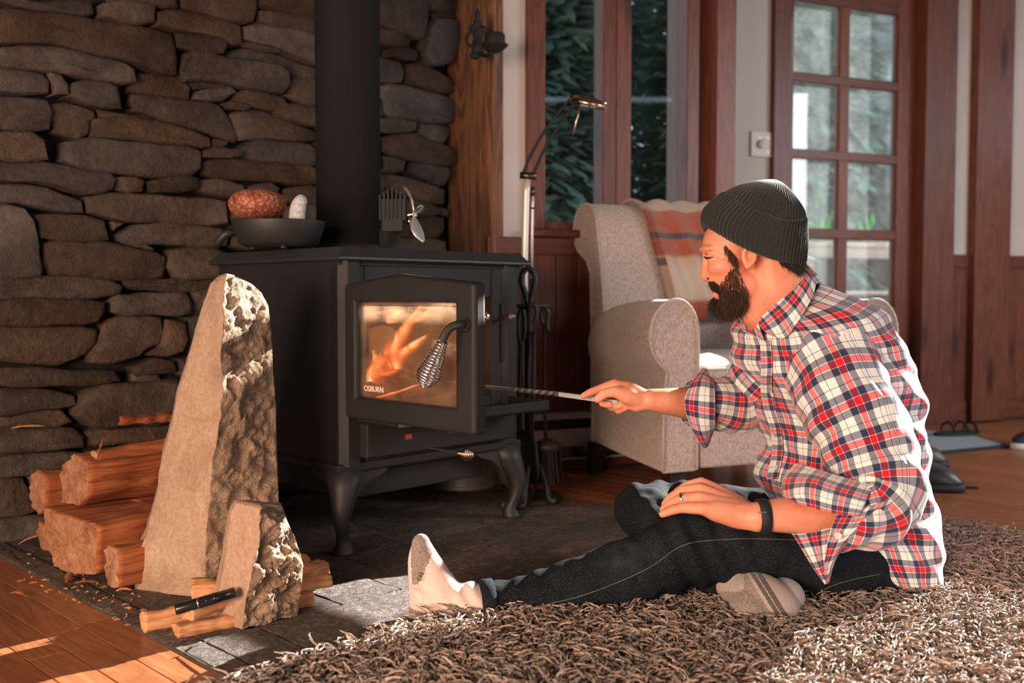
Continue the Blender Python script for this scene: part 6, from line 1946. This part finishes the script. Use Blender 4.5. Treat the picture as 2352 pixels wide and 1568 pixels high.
# --- beanie: every ring is set by a front and a back point of the profile
def sag_rings(prof, nseg, rib=0, ribamp=0.0, d0=0.0):
    rings = []
    for (fx, fy), (bx, by), W_, sag in prof:
        Fp = hp(fx, fy, d0); Bp = hp(bx, by, d0); rg = []
        c = (Fp + Bp) / 2; hx = (Fp - Bp) / 2
        for k in range(nseg):
            th = 2 * math.pi * k / nseg
            ct, st = math.cos(th), math.sin(th)
            # slightly squarer than an ellipse at the sides
            m_ = 1 + (ribamp * (0.5 + .5 * math.cos(rib * th)) if rib else 0)
            p = c + hx * (ct * m_) + Vector((0, W_ * st * m_, 0)) + Vector((0, 0, -sag * abs(st) ** 1.6))
            rg.append(p)
        rings.append(rg)
    return rings
def interp_prof(prof, n):
    out = []
    a = np.array([[f[0], f[1], b[0], b[1], w_, s_] for f, b, w_, s_ in prof]); sp_ = spline([tuple(r_) for r_ in a], n)
    return [((r_[0], r_[1]), (r_[2], r_[3]), r_[4], r_[5]) for r_ in sp_]
crown = interp_prof([((1640, 480), (1846, 520), .090, .010), ((1661, 446), (1843, 488), .089, .010), ((1690, 428), (1828, 462), .080, .006), ((1722, 418), (1812, 440), .060, .003), ((1752, 413), (1798, 424), .033, .001), ((1770, 412), (1786, 415), .010, 0), ((1777, 412.5), (1779, 412.5), .001, 0)], 34)
rg = sag_rings(crown, 512, 64, .028)
V, F = grid(rg, True, False, True); hat = mk('beanie', V, F, M_KNIT, man, True)
cuffp = interp_prof([((1624, 524), (1838, 596), .084, .030), ((1615, 512), (1845, 598), .091, .032), ((1614, 494), (1847, 580), .0935, .030), ((1622, 476), (1849, 550), .0955, .030), ((1640, 458), (1848, 520), .0960, .032), ((1661, 441), (1846, 497), .0935, .034), ((1670, 443), (1838, 496), .0850, .034)], 26)
rg = sag_rings(cuffp, 576, 72, .034)
V, F = grid(rg, True, False, False); mk('cuff', V, F, M_KNIT, hat, True)
for k, (bx0, by0) in enumerate(((1700, 460), (1845, 470))):
    pts = []
    for t in np.linspace(0, 1, 12):
        if k == 0: p = hp(1781 - 26 * t, 414 + 60 * t + 4 * math.sin(t * 3), -.004 - .078 * math.sin(t * 1.35)); continue
        p = hp(1781 + 57 * t ** 1.4, 412 + 78 * t, -.004 - .045 * t)
        pts.append(p)
    if pts: pass

# --- shirt: body, sleeves, collar, cuffs, placket, pocket, buttons
def shirt_ring(front, back, Yc, w_, latv, tilt, n=96, sq=2.3, zoff=None):
    """ring through the two silhouette points; w_ half breadth along latv"""
    Fp = at(front[0], front[1], Yc + (front[2] if len(front) > 2 else 0)); Bp = at(back[0], back[1], Yc + (back[2] if len(back) > 2 else 0))
    c = (Fp + Bp) / 2
    L_ = Vector(latv).normalized()
    ax = (Fp - Bp) / 2
    # depth axis such that the turned ellipse has exactly this half extent in the picture
    half = ax.length; f = ax.normalized(); lx = L_.dot(f)
    dd = math.sqrt(max(half ** 2 - (w_ * lx) ** 2, (half * .6) ** 2))
    fperp = (f - L_ * lx).normalized()
    out = []
    for k in range(n):
        th = 2 * math.pi * k / n
        ct, st = math.cos(th), math.sin(th)
        e = 2 / sq
        x = math.copysign(abs(ct) ** e, ct); y = math.copysign(abs(st) ** e, st)
        out.append(c + fperp * (dd / max(fperp.dot(f), .5) * x) + L_ * (w_ * y))
    return out
LAT = Vector((.30, -.95, 0))                    # towards his left shoulder
# front, back points (px,py), depth, half breadth
SR = [
 ((1872, 1290), (2112, 1305), 2.13, .185), ((1840, 1250), (2122, 1260), 2.13, .190),
 ((1800, 1180), (2127, 1200), 2.13, .192), ((1758, 1130), (2122, 1150), 2.13, .190), ((1748, 1095), (2118, 1110), 2.13, .186), ((1756, 1050), (2110, 1060), 2.13, .182),
 ((1764, 1000), (2100, 1000), 2.12, .182), ((1752, 950), (2090, 940), 2.12, .186), ((1728, 905), (2078, 880), 2.11, .190),
 ((1706, 860), (2062, 820), 2.105, .192), ((1700, 815), (2036, 762), 2.10, .190), ((1700, 775), (1995, 715), 2.09, .176),
 ((1703, 748), (1950, 683), 2.08, .148), ((1708, 735), (1912, 662), 2.07, .118), ((1716, 730), (1885, 650), 2.065, .094), ((1728, 724), (1868, 646), 2.06, .080)]
arr = np.array([[a[0], a[1], b[0], b[1], Y_, w_] for a, b, Y_, w_ in SR]); SP = spline([tuple(r_) for r_ in arr], 90)
NT = 200
rings = []; UVs = []
cum = 0; prev = None
for i, r_ in enumerate(SP):
    rg = shirt_ring((r_[0], r_[1]), (r_[2], r_[3]), r_[4], r_[5], LAT, 0, NT)
    t = i / 89
    c = sum(rg, Vector()) / NT
    if prev is not None: cum += (c - prev).length
    prev = c
    # shoulders stay broad while the ring closes: soft wrinkles everywhere else
    new = []
    for k, p in enumerate(rg):
        d = (p - c); dn = d.normalized()
        u = k / NT
        wr = .016 * mnoise.noise(Vector((p.x * 6, p.y * 6 + 3, p.z * 15))) + .008 * mnoise.noise(Vector((p.x * 16, p.y * 16, p.z * 30 + 4)))
        diag = .006 * math.sin((p.z * 1.0 + d.x * .9) * 62 + 3 * mnoise.noise(p * 5))
        env = min(1, t * 5 + .35) * (1 - max(0, (t - .78) / .22))
        new.append(p + dn * ((wr + diag * .7) * env))
    rings.append(new)
    for k in range(NT): UVs.append((k / NT * 1.16, cum))
V, F = grid(rings, True, False, False)
# duplicate seam column for clean uvs
def seam_uv(rings, U, total):
    n = len(rings[0]); V = []; UV = []; F = []
    for i, rg in enumerate(rings):
        for k in range(n + 1): V.append(rg[k % n]); UV.append((k / n * total, U[i]))
    m = n + 1
    for i in range(len(rings) - 1):
        for k in range(n): F.append((i * m + k, i * m + k + 1, (i + 1) * m + k + 1, (i + 1) * m + k))
    return V, F, UV
Uc = [UVs[i * NT][1] for i in range(len(rings))]
V, F, UV = seam_uv(rings, Uc, 1.14)
shirt = mk('shirt', V, F, M_PLAID, man, True, uv=UV)
m = shirt.modifiers.new('s', 'SOLIDIFY'); m.thickness = .0025; m.offset = -1
SHIRT = BVHTree.FromPolygons([Vector(v) for v in V], F)
def sleeve(pts, nm, wr=1.0, n=80, nr=110, twist=0.0, fold=1.0, total=None, up=(0, 0, 1)):
    C_ = spline([tuple(A3(x, y, Y_)) + (r_,) for x, y, Y_, r_ in pts], nr)
    path = [Vector(c[:3]) for c in C_]; rad = [c[3] for c in C_]
    fr = frames(path, up); rings = []; U = []; cum = 0
    for i, (p, t_, a, b) in enumerate(fr):
        if i: cum += (path[i] - path[i - 1]).length
        tt = i / (nr - 1); rg = []
        # bend amount drives the creases on the inner side of the elbow
        for k in range(n):
            th = 2 * math.pi * k / n
            d = a * math.cos(th) + b * math.sin(th)
            q = p + d * rad[i]
            w1 = .015 * mnoise.noise(q * 9 + Vector((3, 1, twist))) + .007 * mnoise.noise(q * 22)
            ring_f = (.0018 + .0045 * math.exp(-((cum - .36) / .09) ** 2)) * math.sin(cum * 105 + 2.2 * math.sin(th + twist) + 2.5 * mnoise.noise(q * 6)) * fold
            rg.append(p + d * (rad[i] + (w1 + ring_f) * wr * min(1, (tt + .12) * 4)))
        rings.append(rg); U.append(cum)
    V, F, UV = seam_uv(rings, U, total or (2 * math.pi * float(np.mean(rad))))
    o = mk(nm, V, F, M_PLAID, shirt, True, uv=UV); m = o.modifiers.new('s', 'SOLIDIFY'); m.thickness = .0025; m.offset = -1
    return o, rings
sl, rl_ = sleeve([(1868, 800, 2.03, .072), (1905, 845, 1.975, .092), (1945, 925, 1.925, .092), (1985, 1010, 1.89, .088), (2012, 1085, 1.865, .086), (2020, 1145, 1.845, .080), (1992, 1185, 1.825, .068), (1950, 1192, 1.81, .058), (1915, 1190, 1.80, .055)], 'sleeve', 1.0, twist=1.0)
sr, rr_ = sleeve([(1790, 835, 2.13, .085), (1758, 868, 2.16, .085), (1722, 905, 2.18, .074), (1690, 928, 2.175, .064), (1660, 930, 2.16, .058), (1625, 925, 2.135, .055), (1592, 922, 2.12, .050)], 'sleeve', .8, twist=4.0, nr=70)
# turned-back cuffs: open flared bands with pointed corners
def cuff(cpts, tip, nm, c0, axis, r0, r1, ztip, seed, thick=.003):
    """band round axis from c0, flaring to r1, with one long pointed corner"""
    axis = Vector(axis).normalized(); dn = Vector(tip); dn = (dn - axis * dn.dot(axis)).normalized(); s_ = axis.cross(dn)
    n = 64; m_ = 16; V = []; UV = []; F = []
    for j in range(m_ + 1):
        v = j / m_
        for k in range(n + 1):
            th = -math.pi + 2 * math.pi * k / n           # 0 = towards the tip
            point = max(0, 1 - abs(th) / 1.05) ** 1.3 * ztip
            rr = r0 + (r1 - r0) * math.sin(v * math.pi / 2) + point * v * (.55 + .45 * v) + .002 * math.sin(th * 5 + seed) * v
            ln = cpts * v * (1 + .25 * math.cos(th))
            V.append(Vector(c0) + axis * ln + (dn * math.cos(th) + s_ * math.sin(th)) * rr); UV.append((k / n * .42, v * .09 + .02 * seed))
    for j in range(m_):
        for k in range(n): a = j * (n + 1) + k; F.append((a, a + 1, a + n + 2, a + n + 1))
    o = mk(nm, V, F, M_PLAID, shirt, True, uv=UV); md = o.modifiers.new('s', 'SOLIDIFY'); md.thickness = thick; md.offset = 0
    return o
# far cuff: sheet seen almost face on, from top point to bottom point
def sheet(rows, nm, nu=26, nv=18, thick=.003, uvs=(.22, .20), uv0=(0, 0), par=None, mat=None, wr=.004):
    """smooth cloth sheet through a grid of control points [(px,py,Y),...] rows"""
    G = np.array([[tuple(A3(*p)) for p in row] for row in rows])
    R1 = np.array([spline([tuple(p) for p in row], nu) for row in G])
    R2 = np.array([spline([tuple(R1[i, k]) for i in range(R1.shape[0])], nv) for k in range(nu)])
    V = []; UV = []; F = []
    for j in range(nv):
        for i in range(nu):
            p = Vector(R2[i, j]); p = p + Vector((0, 1, 0)) * (wr * mnoise.noise(p * 22))
            V.append(p); UV.append((uv0[0] + i / (nu - 1) * uvs[0], uv0[1] + j / (nv - 1) * uvs[1]))
    for j in range(nv - 1):
        for i in range(nu - 1): a = j * nu + i; F.append((a, a + 1, a + nu + 1, a + nu))
    o = mk(nm, V, F, mat or M_PLAID, par or shirt, True, uv=UV); md = o.modifiers.new('s', 'SOLIDIFY'); md.thickness = thick; md.offset = 0
    return o
# right (far) cuff, wrapped round the forearm and flaring up and down
sheet([[(1612, 846, 2.125), (1624, 850, 2.15), (1632, 868, 2.19)],
       [(1590, 878, 2.075), (1612, 872, 2.08), (1640, 880, 2.10)],
       [(1574, 912, 2.062), (1606, 915, 2.062), (1642, 918, 2.07)],
       [(1575, 945, 2.062), (1606, 952, 2.062), (1642, 958, 2.07)],
       [(1590, 985, 2.075), (1612, 992, 2.078), (1640, 985, 2.095)],
       [(1616, 1030, 2.10), (1626, 1024, 2.11), (1634, 1000, 2.13)]], 'cuff', uvs=(.075, .19), uv0=(.02, .01))
sheet([[(1612, 846, 2.125), (1618, 862, 2.16), (1630, 870, 2.19)],
       [(1594, 885, 2.17), (1612, 895, 2.19), (1640, 900, 2.20)],
       [(1584, 925, 2.185), (1606, 925, 2.20), (1640, 930, 2.21)],
       [(1592, 975, 2.175), (1612, 965, 2.19), (1640, 960, 2.20)],
       [(1617, 1031, 2.11), (1626, 1012, 2.15), (1636, 992, 2.18)]], 'cuff', uvs=(.075, .19), uv0=(.05, .03))
# left (near) cuff: upper band over the forearm, lower flap with the long pointed corner and a button
sheet([[(1828, 1062, 1.885), (1800, 1100, 1.85), (1798, 1138, 1.815), (1812, 1150, 1.79)],
       [(1880, 1078, 1.83), (1860, 1100, 1.79), (1852, 1130, 1.765), (1858, 1163, 1.755)],
       [(1945, 1098, 1.80), (1925, 1120, 1.765), (1915, 1145, 1.745), (1912, 1178, 1.745)],
       [(2010, 1110, 1.80), (1995, 1140, 1.765), (1985, 1160, 1.75), (1975, 1184, 1.755)]], 'cuff', uvs=(.10, .20), uv0=(.0, .03))
sheet([[(1928, 1176, 1.765), (1975, 1168, 1.758), (2030, 1150, 1.765), (2065, 1130, 1.79)],
       [(1912, 1205, 1.752), (1955, 1205, 1.750), (2005, 1195, 1.760), (2045, 1180, 1.79)],
       [(1900, 1250, 1.750), (1925, 1250, 1.748), (1950, 1238, 1.755), (1975, 1225, 1.775)],
       [(1893, 1300, 1.760), (1905, 1296, 1.755), (1915, 1285, 1.760), (1925, 1270, 1.77)],
       [(1897, 1340, 1.775), (1899, 1338, 1.774), (1901, 1335, 1.775), (1904, 1330, 1.778)]], 'cuff', uvs=(.13, .17), uv0=(.02, .08))
sheet([[(1818, 1224, 1.80), (1850, 1222, 1.79), (1890, 1215, 1.785), (1925, 1205, 1.785)],
       [(1838, 1255, 1.80), (1862, 1252, 1.79), (1890, 1248, 1.785), (1912, 1240, 1.785)],
       [(1866, 1300, 1.80), (1880, 1298, 1.79), (1892, 1294, 1.785), (1902, 1290, 1.785)],
       [(1895, 1341, 1.785), (1898, 1340, 1.783), (1901, 1338, 1.783), (1904, 1335, 1.785)]], 'cuff', uvs=(.12, .12), uv0=(.04, .02))
def on_shirt(px, py, lift=.0): return shoot(SHIRT, px, py, lift)
def button(p, n_, r=.0062):
    V, F = lathe(p, [(0, 0), (r * .95, 0), (r, .0008), (r, .0016), (r * .86, .0023), (r * .6, .0018), (0, .0018)], 20, n_); b = mk('button', V, F, M_BUTTON, shirt, True)
button(A3(1925, 1230, 1.738), Vector((-.1, -1, .1)), .0065)
for px, py in ((1784, 1086 - 12), (1778, 1000), (1776, 905)):
    p, n_ = on_shirt(px, py, .002)
    if p is not None: button(p, n_, .0055)
# collar: stand-up fold around the neck, near leaf and far leaf
sheet([[(1738, 738, 1.99), (1762, 716, 1.975), (1790, 690, 1.965), (1812, 660, 1.97), (1830, 632, 1.985), (1842, 612, 2.01)],
       [(1752, 756, 1.975), (1780, 738, 1.955), (1812, 712, 1.945), (1835, 684, 1.948), (1852, 655, 1.965), (1862, 636, 1.99)],
       [(1768, 768, 1.97), (1802, 776, 1.945), (1832, 740, 1.935), (1852, 708, 1.94), (1866, 680, 1.955), (1874, 652, 1.98)]], 'collar', nu=40, nv=14, uvs=(.24, .075), uv0=(.03, .015), wr=.002)
sheet([[(1842, 612, 2.01), (1850, 606, 2.05), (1846, 612, 2.09), (1826, 630, 2.12)],
       [(1860, 634, 1.99), (1872, 626, 2.05), (1864, 634, 2.10), (1835, 655, 2.14)],
       [(1874, 652, 1.98), (1886, 648, 2.05), (1878, 655, 2.11), (1845, 672, 2.15)]], 'collar', nu=20, nv=12, uvs=(.14, .075), uv0=(.27, .015), wr=.002)
sheet([[(1702, 728, 2.10), (1712, 722, 2.07), (1728, 726, 2.04), (1740, 738, 2.0)],
       [(1703, 745, 2.085), (1715, 746, 2.05), (1732, 752, 2.02), (1748, 765, 1.985)],
       [(1706, 760, 2.08), (1720, 766, 2.045), (1738, 775, 2.01), (1756, 786, 1.98)]], 'collar', nu=16, nv=12, uvs=(.08, .07), uv0=(.0, .0), wr=.002)
# placket strip and breast pocket lie on the shirt front
def strip(pts, wpx, nm, lift=.0035, uvw=.035, uv0=0.0):
    """band following the shirt surface through photo points"""
    n = 40; P = spline(pts, n); L_ = []; Rr = []
    V = []; UV = []; F = []; ok = 0; cum = 0; lastp = None
    for i, (x, y) in enumerate(P):
        a = on_shirt(x - wpx / 2, y, lift); c = on_shirt(x + wpx / 2, y, lift)
        if a[0] is None or c[0] is None: continue
        if lastp is not None: cum += (a[0] - lastp).length
        lastp = a[0]
        V += [a[0], (a[0] + c[0]) / 2 + (a[1] + c[1]).normalized() * .002, c[0]]; UV += [(uv0, cum), (uv0 + uvw / 2, cum), (uv0 + uvw, cum)]; ok += 1
    for i in range(ok - 1):
        for j in range(2): F.append((i * 3 + j, i * 3 + j + 1, (i + 1) * 3 + j + 1, (i + 1) * 3 + j))
    return mk(nm, V, F, M_PLAID, shirt, True, uv=UV)
strip([(1760, 780), (1764, 830), (1762, 880), (1768, 930), (1784, 985), (1788, 1040), (1776, 1100)], 26, 'placket', .003)

# --- jeans, one continuous garment
jn = MB()
addm(jn, chain([(A3(2010, 1290, 2.12), .128), (A3(1955, 1270, 2.06), .122), (A3(1850, 1262, 1.99), .098), (A3(1730, 1262, 1.955), .088), (A3(1640, 1245, 1.945), .080), (A3(1580, 1258, 1.94), .076), (A3(1490, 1295, 1.93), .068), (A3(1350, 1345, 1.905), .057), (A3(1220, 1375, 1.89), .049), (A3(1125, 1390, 1.875), .046)], 26))
addm(jn, chain([(A3(1960, 1240, 2.20), .12), (A3(1800, 1215, 2.27), .090), (A3(1650, 1185, 2.29), .078), (A3(1500, 1168, 2.27), .062), (A3(1470, 1172, 2.22), .062), (A3(1500, 1200, 2.14), .060), (A3(1580, 1275, 2.03), .052), (A3(1665, 1350, 1.945), .044)], 24))
jn.add(*ball(A3(2000, 1285, 2.14), (.125, .19, .115))); jn.add(*ball(A3(2020, 1330, 2.10), (.095, .15, .065)))
jn.add(*ball(A3(1975, 1215, 2.15), (.12, .16, .10)))
def jdef(co, no):
    out = co.copy()
    for i in range(len(co)):
        p = Vector(co[i]); 
        f = .0065 * mnoise.noise(Vector((p.x * 14 + p.z * 8, p.y * 6, p.z * 14))) + .0035 * mnoise.noise(p * 34)
        kn = math.exp(-((p.x - .36) / .10) ** 2)         # creases behind the knee
        f += .0050 * kn * math.sin(p.x * 115 + p.z * 40 + 4 * mnoise.noise(p * 6))
        an = math.exp(-((p.x - .02) / .07) ** 2) * .0018 * math.sin(p.x * 150 + 3 * mnoise.noise(p * 8))
        out[i] = co[i] + no[i] * (f + an)
    out[:, 2] = np.maximum(out[:, 2], .018)
    return out
jeans = remesh('jeans', jn, .0055, M_DENIM, man, 8, .5, deform=jdef)
JB = bvh_of(jeans)
# hem turn-up, seam stitching
hc_ = A3(1106, 1391, 1.872); hd__ = (A3(1106, 1391, 1.872) - A3(1150, 1386, 1.88)).normalized()
V, F = lathe(hc_ - hd__ * .024, [(.047, 0), (.0495, .001), (.0495, .026), (.047, .0275), (.042, .026), (.042, .0)], 40, hd__, cap=False)
zmn = min(v[2] for v in V); V = [Vector((v[0], v[1], max(v[2], .014))) for v in V]; mk('hem', V, F, M_DENIM, jeans, True)
def seam(pts, n, rad=.0010):
    out = []
    for x, y in spline(pts, n):
        h = JB.ray_cast(CAMP, ray(x, y).normalized())
        if h[0] is not None: out.append(h[0] + h[1] * (.0008 if h[1].dot(ray(x, y)) < 0 else -.0008))
    if len(out) > 3: mk('seam_stitching', *tube(out, rad, 5), M_THREAD, jeans, True)
seam([(1102, 1412), (1150, 1402), (1200, 1396), (1260, 1386), (1340, 1366), (1430, 1332), (1500, 1298), (1550, 1262), (1590, 1246), (1640, 1240), (1720, 1237), (1830, 1240)], 130, .0008)
seam([(1870, 1366), (1910, 1345), (1960, 1330), (2020, 1318)], 40, .0008)
# --- socks
sk = MB()
fy = 1.868
addm(sk, chain([(A3(1112, 1390, 1.875), .041), (A3(1075, 1388, fy), .0425), (A3(1035, 1388, fy), .0430), (A3(1000, 1398, fy), .0400)], 22))
sk.add(*ball(A3(990, 1405, fy), (.038, .033, .036)))
addm(sk, chain([(A3(1030, 1385, fy), .040), (A3(1005, 1345, fy - .002), .036), (A3(982, 1300, fy - .004), .0300), (A3(970, 1262, fy - .006), .0215), (A3(967, 1246, fy - .006), .0175)], 20))
addm(sk, chain([(A3(978, 1400, fy + .01), .034), (A3(965, 1350, fy + .03), .022), (A3(962, 1300, fy + .045), .022), (A3(966, 1262, fy + .035), .017)], 16))
addm(sk, chain([(A3(965, 1330, fy - .012), .021), (A3(961, 1290, fy - .012), .021), (A3(966, 1255, fy - .008), .0185)], 16))
addm(sk, chain([(A3(990, 1380, fy + .012), .034), (A3(974, 1335, fy + .014), .027), (A3(968, 1285, fy + .016), .024), (A3(967, 1256, fy + .014), .019)], 18))
def sdef(co, no):
    out = co.copy(); an = np.array(A3(1040, 1375, fy))
    for i in range(len(co)):
        p = Vector(co[i]); d = p.x - an[0]
        w_ = math.exp(-((p.x + .085) / .035) ** 2) * .0022 * math.sin((p.x * .8 + p.z * .55) * 230)
        out[i] = co[i] + no[i] * (w_ + .0008 * mnoise.noise(p * 60))
    out[:, 2] = np.maximum(out[:, 2], .012)
    return out
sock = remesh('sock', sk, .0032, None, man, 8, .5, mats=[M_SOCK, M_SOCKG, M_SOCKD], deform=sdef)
org = sock.location
def pxof(p):
    d = Vector(p) - CAMP; f = Vector((0, math.cos(PITCH), -math.sin(PITCH))); u = Vector((0, math.sin(PITCH), math.cos(PITCH)))
    t = d.dot(f); return 1176 + FPX * d.x / t, 784 - FPX * d.dot(u) / t
tip = A3(968, 1240, fy); ballp = A3(955, 1340, fy)
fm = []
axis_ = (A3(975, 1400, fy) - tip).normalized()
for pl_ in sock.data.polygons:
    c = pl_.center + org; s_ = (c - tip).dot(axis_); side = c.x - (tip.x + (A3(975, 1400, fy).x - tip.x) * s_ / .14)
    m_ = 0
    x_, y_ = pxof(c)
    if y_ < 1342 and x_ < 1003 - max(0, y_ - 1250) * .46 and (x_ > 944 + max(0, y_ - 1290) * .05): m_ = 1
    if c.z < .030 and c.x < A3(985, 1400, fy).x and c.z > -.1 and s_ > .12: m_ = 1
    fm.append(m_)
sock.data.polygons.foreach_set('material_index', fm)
# lettering along the toe seam
text('CH', .012, A3(966, 1335, 1.828), Vector((.35, -.1, .9)), Vector((-.9, 0, .35)), M_BLACK, sock, 'lettering')
rs = MB()
addm(rs, chain([(A3(1690, 1344, 1.915), .040), (A3(1712, 1366, 1.880), .042), (A3(1730, 1386, 1.855), .043), (A3(1722, 1396, 1.835), .036)], 20))
rs.add(*ball(A3(1762, 1378, 1.850), (.066, .050, .044), Matrix.Rotation(R(-28), 3, 'Z') @ Matrix.Rotation(R(28), 3, 'Y')))
rs.add(*ball(A3(1800, 1370, 1.875), (.040, .045, .036)))
rs.add(*ball(A3(1722, 1394, 1.835), (.038, .040, .030)))
sock2 = remesh('sock', rs, .0021, None, man, 8, .5, mats=[m_sock('shaded_sock_sole', (.34, .27, .235), (.42, .335, .29)), M_SOCKG, M_SOCKD], deform=lambda c, n_: np.maximum(c, np.array([-9, -9, .014])))  # cream sock darkened in colour for the shade on this foot
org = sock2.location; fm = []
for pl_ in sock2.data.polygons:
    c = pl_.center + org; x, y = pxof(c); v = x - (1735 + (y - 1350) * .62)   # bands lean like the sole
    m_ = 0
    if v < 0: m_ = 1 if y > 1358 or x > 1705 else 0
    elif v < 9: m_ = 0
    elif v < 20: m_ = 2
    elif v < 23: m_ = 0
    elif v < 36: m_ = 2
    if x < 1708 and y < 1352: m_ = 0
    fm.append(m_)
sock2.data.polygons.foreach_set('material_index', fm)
# --- wristband and ring
wc = A3(1751, 1186, 1.7915); wd_ = Vector((1, .06, .03)).normalized()
V, F = lathe(wc - wd_ * .0098, [(.0285, 0), (.0325, .0008), (.0332, .0098), (.0325, .0188), (.0285, .0196)], 48, wd_, cap=False); wb_ = mk('wristband', V, F, M_BLACK, man, True); tag(wb_, 'black wristband')
V, F = tube([A3(1742, 1176, 1.7575), A3(1761, 1176, 1.7575)], .0011, 8); mk('band_edge', V, F, M_STEEL, wb_)
rc = A3(1564, 1146, LY + .020); rdx = (A3(1608, 1144, LY + .016) - A3(1566, 1145, LY + .020)).normalized()
V, F = lathe(rc - rdx * .0028, [(.0100, 0), (.0122, .0004), (.0126, .0030), (.0122, .0056), (.0100, .0060)], 32, rdx, cap=False); mk('ring', V, F, M_CHROME, man, True)

# --- fire poker in his right hand: top-level, it is only held
pk0 = A3(1420, 924, YR - .004); pk1 = A3(1345, 911, YR - .002)
def pline(px, py, Y): return A3(px, py, Y)
end = Vector(sp(.27, .10, .405))
poker = thing('fire_poker', 'twisted steel fire poker held out into the open stove', 'poker', pk0)
q1 = pk1; d1 = (end - q1)
flat = [pk0, q1, q1 + d1 * .12]
# flat handle bar
def bar(p0, p1, w_, h_, n=1, tw=0.0):
    ax = (p1 - p0).normalized(); s_ = ax.cross(Vector((0, 0, 1))).normalized(); u = s_.cross(ax); rings = []
    for i in range(n + 1):
        t = i / n; a = tw * t; c = p0 + (p1 - p0) * t
        e1 = s_ * math.cos(a) + u * math.sin(a); e2 = -s_ * math.sin(a) + u * math.cos(a)
        rings.append([c + e1 * w_ + e2 * h_, c - e1 * w_ + e2 * h_, c - e1 * w_ - e2 * h_, c + e1 * w_ - e2 * h_])
    return grid(rings, True, True, True)
M_POKER = plain('grey_forged_steel', (.20, .19, .19), .45, .9)
pa, pb, pcx, pd = pk0, q1 + d1 * .12, q1 + d1 * .34, end
o = mk('handle_bar', *bar(pa, pb, .0032, .0052), M_POKER, poker); bevel(o, .0008)
mk('twisted_shaft', *bar(pb, pcx, .0040, .0040, 80, math.pi * 2 * 1.6), M_POKER, poker)
mk('tip_rod', *bar(pcx, pd, .0036, .0036), M_POKER, poker)
mk('hook', *tube([pd - (pd - pcx).normalized() * .05, pd - (pd - pcx).normalized() * .03 + Vector((.012, .012, -.012)), pd - (pd - pcx).normalized() * .015 + Vector((.02, .02, -.004))], [.0036, .003, .0015], 6), M_POKER, poker)
